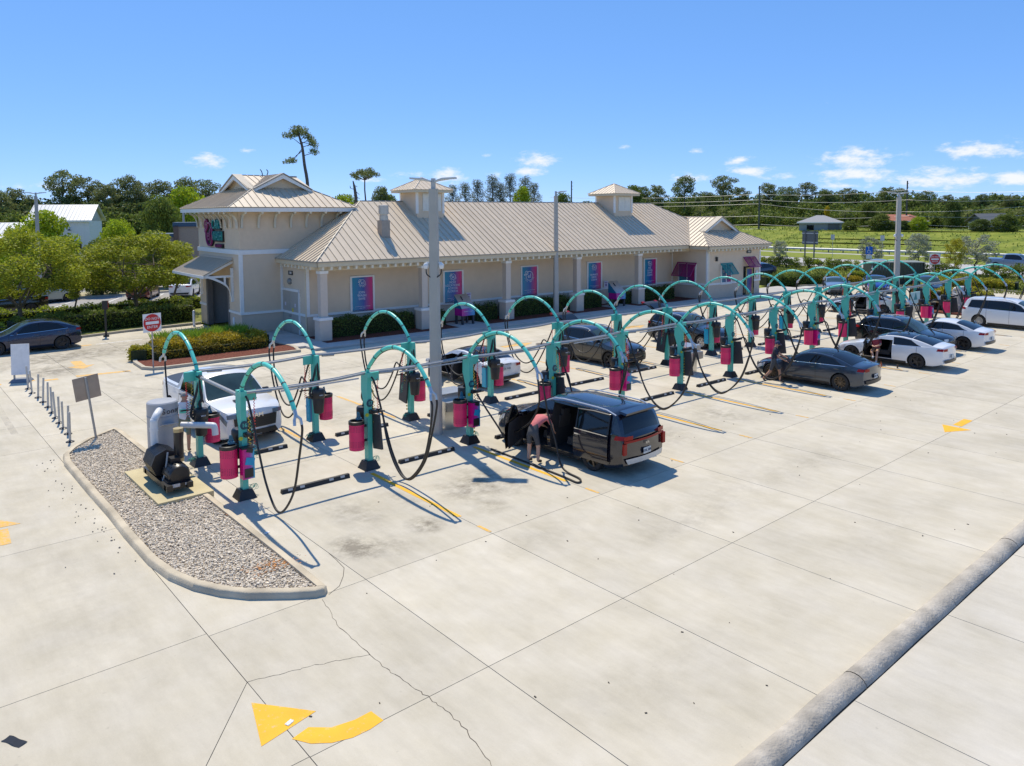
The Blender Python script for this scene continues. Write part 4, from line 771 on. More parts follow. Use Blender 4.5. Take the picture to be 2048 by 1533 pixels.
for k in range(15): make_post(k, True)
# overhead vacuum pipes
for y, lb, x1 in ((5.62, 'grey overhead vacuum pipe linking the front row of teal posts', 49.0), (9.04, 'grey overhead vacuum pipe linking the rear row of teal posts', 49.1)):
    t = thing('overhead_pipe', lb, 'pipe', (0, y, 0)); pts = []
    for k in range(15):
        for u in (0, .25, .5, .75):
            x = 3.5*(k+u)
            if x <= x1: pts.append((x, 0, 2.63-.05*math.sin(u*math.pi)+.012*math.sin(k*2.1)))
    MB().tube(pts, .034, 8).build('pipe', steel, t, 60); MB().tube([(p[0], p[1]+.07, p[2]+.03) for p in pts], .016, 5).build('conduit', alu, t, 60)
    for k in range(14): MB().tube([(3.5*k+.35,0,2.6),(3.5*k+.75,0,2.575)], .045, 8).build('coupling', steel, t)
    if y < 6:
        for k in range(14): MB().box((3.5*k+2.1, -.01, 2.525), (2.2,.035,.035)).build('bracing', alu, t, 0)
t = thing('cross_pipe', 'grey pipe crossing between the two leftmost teal vacuum posts', 'pipe'); MB().tube([(.05,8.85,2.52),(.04,5.95,2.52)], .05, 8).build('pipe', steel, t); MB().tube([(.05,8.6,2.52),(.05,8.9,2.52)], .062, 8).build('coupling', blackp, t)
# wheel stops
stripe = mat('reflective_white', (.5,.49,.47), .6)
def wheel_stop(x, y, lb, g):
    t = thing('wheel_stop', lb, 'wheel stop', (x, y, 0), R(-1), g); mb = MB(); mb.slab([(-.93,-.075,0),(-.93,.075,0),(-.93,.045,.10),(-.93,-.045,.10)], (1.86,0,0)); mb.build('block', rubber, t, 0)
    for u in (-.72, -.4, .4, .72): MB().slab([(u-.06,-.064,.045),(u+.06,-.064,.045),(u+.06,-.048,.098),(u-.06,-.048,.098)], (0,-.006,.002)).build('reflector', stripe, t, 0)
for k in range(14):
    wheel_stop(1.75+3.5*k+(-.05 if k else 0), 5.32, f'black rubber wheel stop with white reflectors, {ordn(k)} from left in the front row', 'front wheel stops')
    wheel_stop(1.62+3.5*k, 8.88, f'black rubber wheel stop with white reflectors, {ordn(k)} from left in the rear row', 'rear wheel stops')
# ---- vacuum producer on the gravel island
greyt = mat('tank_grey', (.38,.38,.385), .4, 0, var=.04); pvc = mat('white_pvc', (.74,.73,.70), .4, var=.03); blk = mat('machine_black', (.012,.012,.013), .35, var=.1); brass = mat('clamp_brass', (.42,.34,.18), .4, .5)
pad = MB().box((0,0,.06),(1.3,3.0,.14)).build('equipment_pad', mat('pad_concrete', (.52,.44,.25), .85, var=.12, scale=2), None, 0); pad.location = (-1.17,7.75,.03); struct(pad)
def producer(loc, rz, lb, sc=1, lettering=True):
    t = thing('vacuum_producer', lb, 'machine', loc, rz); t.scale = (sc, sc, sc)
    MB().lathe([(.37,.14),(.39,.16),(.39,1.84),(.36,1.87),(0,1.90)], (.4,1.15,0), 30).build('tank', greyt, t); MB().box((.42,.66,1.32),(.38,.3,.02), rx=R(-18)).build('rain_hood', greyt, t, 0)
    for z in (.6, 1.5): MB().tube([(.4+.395*math.cos(a), 1.15+.395*math.sin(a), z) for a in np.linspace(0, 6.283, 30)], .008, 4, False).build('tank_seam', greyt, t)
    if lettering:
        for i, ch in enumerate("Sonny's"):
            a = R(-101)+i*R(17); text(ch, .2, blk, t, (.4+.398*math.cos(a), 1.15+.398*math.sin(a), 1.64), (R(90), 0, a+R(90)), 'lettering')
    p = MB().tube(smooth([(-.02,.45,.62),(-.02,.45,1.45),(0,.46,1.55),(.09,.55,1.66),(.24,.82,1.70)], 6), .095, 12).build('elbow_pipe', pvc, t, 60)
    for z in (.64, 1.3): MB().lathe([(.105,-.04),(.105,.04)], (-.02,.45,z), 14).build('pipe_collar', brass if z < 1 else pvc, p)
    MB().tube(smooth([(.8,.9,1.18),(.95,.75,1.18),(1.35,.25,1.2),(1.42,.15,1.16),(1.43,.12,.95)], 6), .085, 12).build('outlet_pipe', pvc, t, 60)
    m_ = MB().tube([(.32,-.42,.62),(.32,-.42,1.42)], .115, 14).build('silencer', blk, t, 60)
    for z in (.66, 1.42): MB().lathe([(.122,-.045),(.122,.045)], (.32,-.42,z), 14).build('clamp', brass, m_)
    b = MB(); Mx = Euler((R(-90),0,0)).to_matrix()
    b.lathe([(0,-.45),(.36,-.45),(.36,-.4)], (0,0,.62), 8, Mx)
    for i in range(11): y0 = -.4+i*.062; b.lathe([(.34,y0),(.365,y0+.01),(.365,y0+.04),(.34,y0+.05)], (0,0,.62), 8, Mx)
    b.lathe([(.36,.28),(.34,.36),(.2,.4),(0,.4)], (0,0,.62), 8, Mx); b.build('blower', blk, t)
    q = MB(); q.lathe([(.24,0),(.26,.02),(.26,.5),(.22,.56),(.0,.57)], (.12,-.55,.46), 20, Euler((R(90),0,0)).to_matrix())
    for i in range(14): a = i*2*math.pi/14; q.box((.12+.265*math.cos(a), -.8, .46+.265*math.sin(a)), (.02,.4,.03), ry=-a)
    q.build('motor', blk, t); q = MB(); q.box((.12,-.7,.75),(.22,.26,.16)); q.build('junction_box', blk, t, 0); q = MB(); q.tube([(-.18,-.75,.3),(-.1,-.72,.5),(0,-.6,.95)], .022, 5); q.build('guard_rod', steel, t)
    s = MB(); s.box((-.18,-.3,.24),(.14,2.0,.14)); s.box((.30,-.3,.24),(.14,2.0,.14)); s.box((.06,-1.15,.24),(.62,.14,.13)); s.box((.06,.5,.24),(.62,.14,.13)); s.box((.1,-.85,.33),(.55,.5,.06)); s.build('skid', blk, t, 0)
    MB().box((-.02,-1.228,.27),(.2,.01,.08)).build('data_plate', stripe, t, 0); MB().box((.26,-1.228,.27),(.12,.01,.06)).build('data_plate', stripe, t, 0)
producer((-1.28,7.85,.10), 0, 'grey cylindrical vacuum producer with black blower and white pipes on the gravel island')
producer((50.6,7.5,0), R(180), 'second grey vacuum producer beyond the far end of the arches', 1.0, False)
# stainless wash cabinets between the rows
def cabinet(x, y, lb):
    t = thing('steel_cabinet', lb, 'cabinet', (x, y, 0), R(-3), 'stainless vending cabinets'); MB().box((0,0,.4),(.62,.5,.8)).build('pedestal', stain, t, 0); MB().box((.05,.1,1.0),(.95,.75,.34)).build('housing', stain, t, 0); MB().box((-.05,-.35,.83),(.75,.45,.30)).build('drawer', stain, t, 0); MB().box((.05,.1,1.19),(1.0,.8,.03)).build('lid', stain, t, 0)
cabinet(7.45, 7.35, 'brushed stainless steel cabinet behind the tall near light pole'); cabinet(20.3, 7.3, 'brushed stainless steel cabinet between the rows near the middle arches'); cabinet(44.2, 7.5, 'stainless steel cabinet with a poster near the far light pole')
MB().box((44.1,7.1,1.5),(1.4,.05,.75)).build('poster_board', mat('poster_mint', (.45,.66,.64), .5), None, 0); tag(bpy.data.objects['poster_board'], 'pale mint poster board on the far stainless cabinet', 'poster')
text('▲', .6, mat('poster_teal', (.02,.25,.28), .5), bpy.data.objects['poster_board'], (44.1,7.07,1.55), (R(90),0,0), 'print')
# ---- light poles
def light_pole(x, y, h, lb, heads=2, w=.32, cams=True, rz=0, g='concrete light poles'):
    t = thing('light_pole', lb, 'light pole', (x, y, 0), rz, g); mb = MB(); b = w/2; tp = w*.36
    n = 4; c = .25; ring_ = lambda r, z: [(sx*r*(1-c*(i % 2)), sy*r*(1-c*((i+1) % 2)), z) for i, (sx, sy) in enumerate(((1,1),))]
    def oct_(r, z): q = r*.72; return [(r,q,z),(q,r,z),(-q,r,z),(-r,q,z),(-r,-q,z),(-q,-r,z),(q,-r,z),(r,-q,z)]
    v = oct_(b, 0)+oct_(tp, h); mb.add(v, [(i, (i+1) % 8, 8+(i+1) % 8, 8+i) for i in range(8)]+[tuple(range(8,16))]); mb.build('shaft', mat('pole_concrete', (.43,.41,.365), .8, var=.08, scale=2, bump=.2), t, 20)
    MB().tube([(0,0,h),(0,0,h+.32)], .075, 8).build('tenon', alu, t)
    for i in range(heads):
        s = (-1, 1)[i] if heads == 2 else 1
        hd = MB(); hd.slab([(s*.05,-.12,h+.20),(s*.3,-.18,h+.28),(s*.72,-.15,h+.30),(s*.72,.15,h+.30),(s*.3,.18,h+.28),(s*.05,.12,h+.20)], (0,0,.05)); hd.build('lamp_head', mat('lamp_grey', (.55,.56,.56), .4, .2), t, 0)
    if cams:
        for s in (-1, 1):
            c_ = MB().lathe([(0,-.1),(.06,-.08),(.085,0),(.08,.05),(.05,.09),(0,.1)], (s*.24,-.1,5.35), 12).build('camera_dome', white, t); MB().tube(smooth([(s*.24,-.1,5.25),(s*.22,-.12,5.1),(s*.1,-.14,5.0)],4), .02, 5).build('cable', blackp, c_); MB().box((s*.17,-.05,5.45),(.16,.06,.05)).build('arm', white, c_, 0)
light_pole(6.72, 7.02, 7.75, 'tall square concrete light pole with twin lamps and cameras between the near arches', 2, .36, True, R(-45))
light_pole(29.1, 24.62, 8.2, 'concrete light pole with single lamp against the beige building', 1, .34, False, R(-30))
light_pole(47.6, 9.7, 8.0, 'concrete light pole with twin lamps at the far end of the arches', 2, .36, True, R(-45))
light_pole(60, 46, 8.0, 'light pole rising just above the right end of the roof', 1, .3, False, R(-30)); light_pole(3.9, 58, 8.6, 'white light pole among the trees at left', 2, .3, False, R(-20)); light_pole(22.0, 80, 7.4, 'small light pole behind the left trees near the dark tan building', 1, .28, False)
# ================================================================ vehicles (local: x forward, y left, z up, origin on the ground at mid length)
def interp(cp):
    X = np.array([c[0] for c in cp], float); Y = np.array([c[1] for c in cp], float); h = np.diff(X); dl = np.diff(Y)/h; mm = np.zeros(len(X))
    for i in range(1, len(X)-1): mm[i] = 0 if dl[i-1]*dl[i] <= 0 else 2*dl[i-1]*dl[i]/(dl[i-1]+dl[i])
    mm[0], mm[-1] = dl[0], dl[-1]
    def f(x):
        x = min(max(x, X[0]), X[-1]); i = min(int(np.searchsorted(X, x, 'right'))-1, len(h)-1); t = (x-X[i])/h[i]
        return float(Y[i]*(1+2*t)*(1-t)**2+mm[i]*h[i]*t*(1-t)**2+Y[i+1]*t*t*(3-2*t)+mm[i+1]*h[i]*t*t*(t-1))
    return f
def paintm(name, col, metal=.0, rough=.28, flake=.0): return mat(name, col, rough, metal, var=.015, scale=2, coat=1.0)
cglass = mat('car_glass', (.008,.010,.012), .03, var=.0, spec=.5); cglass2 = mat('windscreen_glass', (.035,.060,.058), .03, var=.2, scale=3, spec=.5)
ctrim = mat('car_black_trim', (.014,.014,.015), .35); cwell = mat('wheel_well', (.008,.008,.008), .9); chrome = mat('chrome', (.70,.70,.70), .15, 1, var=0)
tyrem = mat('tyre', (.018,.017,.016), .75, var=.1); rimd = mat('rim_dark', (.05,.05,.052), .35, .6); rims = mat('rim_silver', (.50,.50,.51), .3, .8); rimb = mat('rim_bronze', (.13,.10,.07), .35, .6)
tail = mat('tail_lamp', (.30,.004,.004), .25, spec=.3); head = mat('head_lamp', (.55,.56,.58), .12, .2, coat=.5); amber = mat('amber_lamp', (.6,.16,.01), .2)
plate = mat('licence_plate', (.62,.62,.58), .5); cabin = mat('car_interior', (.030,.028,.026), .9, var=.2); seatm = mat('car_seat', (.05,.047,.044), .8)
PROTO = {}
PROTO['sedan'] = dict(L=4.72, W=1.85, H=1.44, top=[(0,.60),(.10,.69),(.45,.80),(1.2,.95),(1.45,1.02),(2.05,1.33),(2.5,1.43),(2.8,1.44),(3.3,1.39),(3.8,1.25),(4.25,1.10),(4.6,1.06),(4.72,1.00)], belt=[(0,.55),(.5,.74),(1.3,.90),(2.4,.94),(3.6,.98),(4.4,1.0),(4.72,.94)], wb=2.87, fo=.86, wr=.34, ws=(1.36,2.32), rw=(3.32,4.18), win=[(1.62,2.72,2.16,2.70),(2.78,3.86,2.76,3.42)], doors=(1.38,2.74,3.72), tumble=.29)
PROTO['hatch'] = dict(L=4.75, W=1.92, H=1.62, top=[(0,.64),(.10,.74),(.45,.87),(1.15,1.04),(1.4,1.12),(2.05,1.48),(2.5,1.60),(2.9,1.62),(3.5,1.54),(4.1,1.36),(4.5,1.22),(4.68,1.16),(4.75,1.05)], belt=[(0,.58),(.5,.80),(1.3,.97),(2.4,1.02),(3.6,1.08),(4.4,1.12),(4.75,1.0)], wb=2.89, fo=.84, wr=.36, ws=(1.32,2.3), rw=(3.45,4.45), win=[(1.55,2.7,2.1,2.68),(2.76,3.98,2.74,3.55)], doors=(1.36,2.73,3.76), tumble=.33)
PROTO['suv'] = dict(L=4.55, W=1.86, H=1.66, top=[(0,.70),(.08,.85),(.4,.97),(1.15,1.08),(1.35,1.14),(1.95,1.50),(2.3,1.62),(2.8,1.66),(3.6,1.63),(4.05,1.56),(4.3,1.30),(4.45,1.10),(4.55,.98)], belt=[(0,.62),(.4,.88),(1.2,1.02),(2.4,1.06),(3.6,1.12),(4.2,1.15),(4.55,.95)], wb=2.70, fo=.88, wr=.355, ws=(1.28,2.12), rw=(4.0,4.34), win=[(1.5,2.5,1.98,2.48),(2.56,3.42,2.54,3.38),(3.48,4.02,3.46,3.85)], doors=(1.32,2.52,3.5), tumble=.30, rails=1)
PROTO['van'] = dict(L=5.15, W=2.0, H=1.76, top=[(0,.72),(.08,.88),(.4,1.0),(1.05,1.12),(1.2,1.17),(1.9,1.55),(2.3,1.70),(2.9,1.76),(4.0,1.75),(4.6,1.72),(4.82,1.63),(4.96,1.40),(5.06,1.14),(5.15,1.0)], belt=[(0,.64),(.4,.92),(1.2,1.05),(2.4,1.08),(4.2,1.12),(4.9,1.14),(5.15,.98)], wb=3.09, fo=.96, wr=.36, ws=(1.12,2.08), rw=(4.86,5.04), rwk=(.80,.86), win=[(1.4,2.42,1.95,2.40),(2.5,3.62,2.48,3.6),(3.7,4.7,3.68,4.5)], doors=(1.22,2.45,3.66), tumble=.26, rails=1)
PROTO['pickup'] = dict(L=5.9, W=2.05, H=1.93, top=[(0,.92),(.06,1.08),(.4,1.17),(1.35,1.25),(1.5,1.30),(2.05,1.72),(2.4,1.88),(2.9,1.93),(3.55,1.90),(3.85,1.82),(4.02,1.42),(4.1,1.36),(5.8,1.36),(5.9,1.30)], belt=[(0,.8),(.4,1.02),(1.4,1.14),(2.5,1.17),(3.8,1.20),(5.9,1.20)], wb=3.67, fo=.98, wr=.41, ws=(1.42,2.22), rw=(3.84,4.0), win=[(1.7,2.75,2.15,2.74),(2.82,3.72,2.8,3.62)], doors=(1.5,2.78,3.8), tumble=.27)
def make_car(name, label, loc, rz, kind, col, group=None, rim=None, glass=None, cat='car', cut_doors=(), hatch=False, scale=(1,1,1), plate_text=None, grille='slim', parts=True, roofcol=None, black_low=False, **over):
    S = dict(PROTO[kind]); S.update(over); L, W, H = S['L'], S['W'], S['H']; rim = rim or rims; glass = glass or cglass
    T = interp(S['top']); B0 = interp(S['belt']); hw = W/2
    plan = lambda x: 1-.16*max(0, 1-x/.9)**2.2-.12*max(0, 1-(L-x)/.8)**2.2
    zl = lambda x: .20+.10*max(0, 1-x/.5)**1.5+.14*max(0, 1-(L-x)/.55)**1.5
    cr = lambda x: .07+.03*max(0, min(1, (T(x)-B0(x))/.4))
    zr = lambda x: T(x)-cr(x)
    B = lambda x: min(B0(x), zr(x)-.02)
    sec = interp([(0,.93),(.12,.97),(.4,1.0),(.72,.992),(1,.955)])
    def Y(x, z):
        b = B(x); l = zl(x)
        if z <= b: return hw*plan(x)*sec((z-l)/(b-l))
        return hw*plan(x)*.955-.012-S['tumble']*(z-b)*.93-.05*max(0, (z-b))**2
    def TZ(x, y): yr = max(Y(x, zr(x)), .05); return zr(x)+cr(x)*(1-min(1, abs(y)/yr)**2.4)
    def wp(x, y, z):                                        # bow of nose and tail, x measured from the nose
        k = (y/hw)**2; q = x+.20*k*max(0, 1-x/1.3)**2-.14*k*max(0, 1-(L-x)/1.1)**2
        return (L/2-q, y, z)
    xs = sorted(set([0,.03,.07,.12,.18,.26,.35,L-.03,L-.07,L-.13,L-.2,L-.3]+list(np.linspace(.45, L-.4, 44))+[c[0] for c in S['top'][1:-1]]))
    xs = [x for i, x in enumerate(xs) if i == 0 or x-xs[i-1] > .012]
    half = []
    V = []; n = 0
    for x in xs:
        l, b, r = zl(x), B(x), zr(x); pts = [(.0, l), (.75*Y(x, l), l)]
        for t in (0,.06,.14,.28,.45,.62,.8,.93,1): z = l+(b-l)*t; pts.append((Y(x, z), z))
        for t in (.04,.25,.5,.75,1): z = b+(r-b)*t; pts.append((Y(x, z), z))
        yr = Y(x, r)
        for k in (.94,.82,.6,.3,0): pts.append((yr*k, TZ(x, yr*k)))
        ringp = [(y, z) for y, z in pts]+[(-y, z) for y, z in pts[-2:0:-1]]
        n = len(ringp); V += [wp(x, y, z) for y, z in ringp]
    F = [(i*n+k, i*n+(k+1) % n, (i+1)*n+(k+1) % n, (i+1)*n+k) for i in range(len(xs)-1) for k in range(n)]
    c0 = len(V); z0 = (zl(0)+T(0))/2; V += [(L/2, 0, z0), (-L/2, 0, (zl(L)+T(L))/2)]
    F += [(c0, (k+1) % n, k) for k in range(n)]+[(c0+1, (len(xs)-1)*n+k, (len(xs)-1)*n+(k+1) % n) for k in range(n)]
    mb = MB(); mb.add(V, F); body = mb.mesh('body', [col, cwell, cabin], 28); bm = bmesh.new(); bm.from_mesh(body); bmesh.ops.recalc_face_normals(bm, faces=bm.faces); bm.to_mesh(body); bm.free()
    bo = ob('body_tmp', body)
    cut = MB(); xa = [S['fo'], S['fo']+S['wb']]; wr = S['wr']
    for x in xa:
        for s in (-1, 1): cut.m = 1; cut.lathe([(wr+.055,-.2),(wr+.055,.25)], (L/2-x, s*(hw-.02), wr-.01), 26, Euler((R(90*s),0,0)).to_matrix())
    ce = None
    co_ = ob('cut_tmp', cut.mesh('cut', [col, cwell, cabin], 0)); bmc = bmesh.new(); bmc.from_mesh(co_.data); bmesh.ops.recalc_face_normals(bmc, faces=bmc.faces); bmc.to_mesh(co_.data); bmc.free()
    cuts = [co_]
    for di in cut_doors:
        xs0, xs1 = S['doors'][di]+.06, S['doors'][di+1]-.06; wtop = S['win'][di]
        q = MB(); q.m = 2; zt = T((xs0+xs1)/2)-.17; P = [(L/2-xs0, .32), (L/2-xs1, .32), (L/2-xs1, 1.0), (L/2-min(xs1, wtop[3]), zt), (L/2-max(xs0, wtop[2]), zt), (L/2-xs0, .95)]
        q.slab([(x, -hw+.22, z) for x, z in P], (0, 2*hw, 0)); o2 = ob('cut_tmp', q.mesh('cut', [col, cwell, cabin], 0)); b2 = bmesh.new(); b2.from_mesh(o2.data); bmesh.ops.recalc_face_normals(b2, faces=b2.faces); b2.to_mesh(o2.data); b2.free(); cuts.append(o2)
    if hatch:
        q = MB(); q.m = 2; q.slab([(-L/2-.3,-hw*.66,.75),(-L/2+.8,-hw*.66,.75),(-L/2+.8,-hw*.62,H-.2),(-L/2-.3,-hw*.62,H-.2)], (0, hw*1.3, 0)); o2 = ob('cut_tmp', q.mesh('cut', [col, cwell, cabin], 0)); b2 = bmesh.new(); b2.from_mesh(o2.data); bmesh.ops.recalc_face_normals(b2, faces=b2.faces); b2.to_mesh(o2.data); b2.free(); cuts.append(o2)
    for q in cuts: md = bo.modifiers.new('b', 'BOOLEAN'); md.operation = 'DIFFERENCE'; md.solver = 'EXACT'; md.object = q
    dg = bpy.context.evaluated_depsgraph_get(); me = bpy.data.meshes.new_from_object(bo.evaluated_get(dg)); me.name = 'body'
    me.shade_smooth(); me.set_sharp_from_angle(angle=R(28))
    for q in cuts+[bo]: bpy.data.objects.remove(q)
    t = thing(name, label, cat, loc, rz, group); t.scale = scale
    body = ob('body', me, t)
    def patch(nm, fn, m, nu=6, nv=6, parent=None, flip=False):
        g = MB(); g.grid(fn, nu, nv); return g.build(nm, m, parent or t, 60)
    def sidep(nm, s, quad, m, off=.006, nu=8, nv=5, parent=None):   # quad: (x0 bottom, x1 bottom, x0 top, x1 top, z0 fn, z1 fn)
        xb0, xb1, xt0, xt1, f0, f1 = quad
        def fn(u, v):
            x = (xb0+(xb1-xb0)*u)*(1-v)+(xt0+(xt1-xt0)*u)*v; z = f0(x)*(1-v)+f1(x)*v
            return wp(x, s*(Y(x, z)+off), z)
        return patch(nm, fn, m, nu, nv, parent)
    wins = S['win']
    for s in (1, -1):
        # gloss black band behind the glass, then each pane
        first, last = wins[0], wins[-1]
        opened = list(cut_doors) if s == 1 else []
        for i, (a, b, c, d) in enumerate(wins):
            if i in opened: continue
            e = .045; w0 = sidep('window_surround', s, (a-e-.04 if i == 0 else a-e, b+e, c-e, d+e, lambda x: B(x)+.012, lambda x: max(B(x)+.05, zr(x)-.035)), ctrim, .005)
            sidep('window', s, (a, b, c, d, lambda x: B(x)+.035, lambda x: max(B(x)+.05, zr(x)-.075)), glass, .010)
        if parts:
            bt0 = wins[0][0]-.1 if not opened else wins[max(opened)][1]+.1; sidep('belt_trim', s, (bt0, wins[-1][1]+.05, bt0, wins[-1][1]+.05, lambda x: B(x)-.004, lambda x: B(x)+.014), S.get('belt_m', chrome), .009, 16, 1)
            for xd in (S['doors'] if not opened else S['doors'][max(opened)+2:]): sidep('door_seam', s, (xd, xd+.012, xd, xd+.012, lambda x: zl(x)+.12, lambda x: B(x)-.005), ctrim, .004, 1, 6)
            for xd in (S['doors'][1:] if not opened else S['doors'][max(opened)+2:]): MB().box((L/2-xd+.15, s*(Y(xd-.15, B(xd)-.13)+.015), B(xd)-.13), (.2,.035,.03)).build('door_handle', S.get('handle_m', col), t, 0)
        sidep('sill', s, (xa[0]+wr+.1, xa[1]-wr-.1, xa[0]+wr+.1, xa[1]-wr-.1, lambda x: zl(x)-.005, lambda x: zl(x)+.09), ctrim, .008, 10, 2)
        if black_low:
            for x in xa:
                g = MB(); g.lathe([(wr+.045,-.005),(wr+.105,-.005),(wr+.105,.02),(wr+.045,.02)], (L/2-x, s*(hw*plan(x)+.0), wr), 26, Euler((R(-90*s),0,0)).to_matrix(), False); g.build('arch_cladding', ctrim, t)
        mx_ = wins[0][0]+.10; mo = MB().box((L/2-mx_, s*(Y(mx_, B(mx_))+.12), B(mx_)+.07), (.13,.22,.13), top=.8).build('mirror', S.get('mirror_m', col), t, 30); MB().box((L/2-mx_-.07, s*(Y(mx_, B(mx_))+.12), B(mx_)+.07), (.006,.17,.09)).build('mirror_glass', chrome, mo, 0)
        # lamps
        hz = S.get('hz', B(.35)-.02)
        def hl(u, v): y = s*(hw*.52+(hw*.32)*u); return wp(0, y, hz-.14*(1-v)*(1-.3*u)+.01*u) if False else (L/2-.2*(y/hw)**2+.012-.02*v, y, hz-.13+.12*v)
        hx0, hx1 = (.02, .42)
        sidep('headlight', s, (hx0, hx1, hx0, hx1+.08, lambda x: B(x)-.16+.03*x, lambda x: B(x)-.015), S.get('head_m', head), .007, 6, 3); patch('headlight', hl, S.get('head_m', head), 4, 2)
        tz = B(L-.3)
        sidep('tail_light', s, (L-.30, L-.02, L-.26, L-.02, lambda x: tz-.14, lambda x: tz-.03), tail, .008, 6, 3)
        def tl(u, v): y = s*(hw*.55+hw*.30*u); return (-L/2+.14*(y/hw)**2-.012, y, tz-.14+.11*v)
        if not hatch: patch('tail_light', tl, tail, 4, 2)
    def top_patch(nm, x0, x1, k0, k1, m, off=.008):
        def fn(u, v):
            x = x0+(x1-x0)*u; yr = Y(x, zr(x)); y = (2*v-1)*yr*(k0+(k1-k0)*u); return wp(x, y, TZ(x, y)+off)
        return patch(nm, fn, m, 8, 12)
    a, b = S['ws']; top_patch('windscreen', a, b, .97, .93, S.get('ws_m', cglass2), .006)
    a, b = S['rw']; top_patch('rear_window', a, b, S.get('rwk', (.90,.94))[0], S.get('rwk', (.90,.94))[1], glass, .007)
    if roofcol: top_patch('roof_panel', S['ws'][1]+.03, S['rw'][0]-.03, .90, .90, roofcol, .004)
    if S.get('tonneau'): top_patch('bed_cover', 4.2, 5.78, .88, .88, ctrim, .006)
    # nose and tail details
    fx = lambda y: L/2-.20*(y/hw)**2+.014
    rx = lambda y: -L/2+.14*(y/hw)**2-.014
    def face_(nm, x_, w0, w1, z0, z1, m, k=1):
        return patch(nm, lambda u, v: (x_((2*u-1)*(w0+(w1-w0)*v)), (2*u-1)*(w0+(w1-w0)*v), z0+(z1-z0)*v), m, 8, 2)
    if grille == 'big':
        g = face_('grille', fx, hw*.62, hw*.66, .52, T(0)-.06, ctrim)
        for i in range(5): face_('grille_bar', lambda y: fx(y)+.012, hw*.6, hw*.6, .58+i*.07, .595+i*.07, S.get('bar_m', rimd))
        face_('lower_grille', fx, hw*.7, hw*.6, .30, .46, ctrim)
    elif grille == 'slim': face_('grille', fx, hw*.46, hw*.5, T(0)-.17, T(0)-.06, ctrim); face_('lower_grille', fx, hw*.62, hw*.7, .30, .44, ctrim)
    else: face_('lower_grille', fx, hw*.6, hw*.55, .30, .42, ctrim)
    face_('rear_valance', rx, hw*.72, hw*.8, zl(L)+.02, zl(L)+.16, ctrim if not S.get('val_m') else S['val_m'])
    pz = S.get('pz', B(L)-.28)
    p = MB().box((-L/2-.015, 0, pz), (.012,.31,.16)).build('licence_plate', plate, t, 0)
    if plate_text: text(plate_text, .09, mat('plate_ink', (.02,.05,.12), .5), p, (-L/2-.024, 0, pz), (R(90),0,R(-90)), 'plate_number')
    if S.get('rails'):
        for s in (-1, 1):
            x0, x1 = S['ws'][1]+.1, S['rw'][0]-.15; P = []
            for i in range(9): x = x0+(x1-x0)*i/8; P.append((L/2-x, s*(Y(x, zr(x))-.05), TZ(x, Y(x, zr(x))-.05)+(.0 if i in (0, 8) else .05)))
            MB().tube(P, .02, 6).build('roof_rail', S.get('rail_m', mat('rail_satin', (.62,.62,.62), .35, .4)), t)
    # wheels
    wy = hw-.125
    key = (kind, rim.name, wr)
    if key not in PM:
        ty = MB(); Mx = Euler((R(90),0,0)).to_matrix(); ty.lathe([(wr*.66,-.105),(wr*.93,-.112),(wr,-.08),(wr,.08),(wr*.93,.112),(wr*.66,.105)], (0,0,0), 26, Mx, False)
        rm = MB(); rm.lathe([(wr*.69,.10),(wr*.69,.075),(wr*.60,.06),(wr*.58,-.05),(0,-.05)], (0,0,0), 26, Mx, False)
        ns = S.get('spokes', 5)
        for i in range(ns): a = 2*math.pi*i/ns; rm.box((wr*.36*math.cos(a), -.075, wr*.36*math.sin(a)), (wr*.62,.03,wr*.15 if ns < 8 else wr*.08), ry=-a)
        rm.lathe([(0,.0),(wr*.14,0),(wr*.14,.03),(0,.035)], (0,-.075,0), 12, Mx)
        PM[key] = (ty.mesh('tyre', tyrem, 40), rm.mesh('rim', rim, 40))
    for x in xa:
        for s in (-1, 1):
            w = ob('wheel', None, t, (L/2-x, s*wy, wr), math.pi if s == 1 else 0); ob('tyre', PM[key][0], w); r_ = ob('rim', PM[key][1], w)
    # opened doors on the left side
    for di in cut_doors:
        x0, x1 = S['doors'][di], S['doors'][di+1]; slide = S.get('slide') and di == 1
        dd = ob('door' if not slide else 'sliding_door', None, t)
        def shell(off):
            return lambda u, v: (-(x1-x0)*u, (Y(x0+(x1-x0)*u, zl(x0)+.12+(B(x0+(x1-x0)*u)-zl(x0)-.12)*v)+off-Y(x0, B(x0))), zl(x0)+.12+(B(x0+(x1-x0)*u)-zl(x0)-.12)*v)
        g = MB(); g.grid(shell(.0), 6, 6); g.build('door_skin', col, dd, 60); g = MB(); g.grid(shell(-.09), 6, 6); g.build('door_lining', cabin, dd, 60)
        wa = S['win'][di]
        def gl(off):
            def fn(u, v):
                x = (wa[0]+(wa[1]-wa[0])*u)*(1-v)+(wa[2]+(wa[3]-wa[2])*u)*v; z = B(x)*(1-v)+(zr(x)-.04)*v; return (-(x-x0), Y(x, z)+off-Y(x0, B(x0)), z)
            return fn
        g = MB(); g.grid(gl(-.03), 4, 4); g.build('door_glass', glass, dd, 60)
        fr = MB(); fr.tube([gl(-.02)(0,0), gl(-.02)(0,1), gl(-.02)(.5,1), gl(-.02)(1,1), gl(-.02)(1,0)], .028, 5); fr.build('door_window_frame', ctrim, dd)
        if slide: dd.location = (L/2-x0-1.0, Y(x0, B(x0))+.07, 0)
        else: dd.location = (L/2-x0, Y(x0, B(x0)), 0); dd.rotation_euler = (0, 0, -R(S.get('dang', 58)))
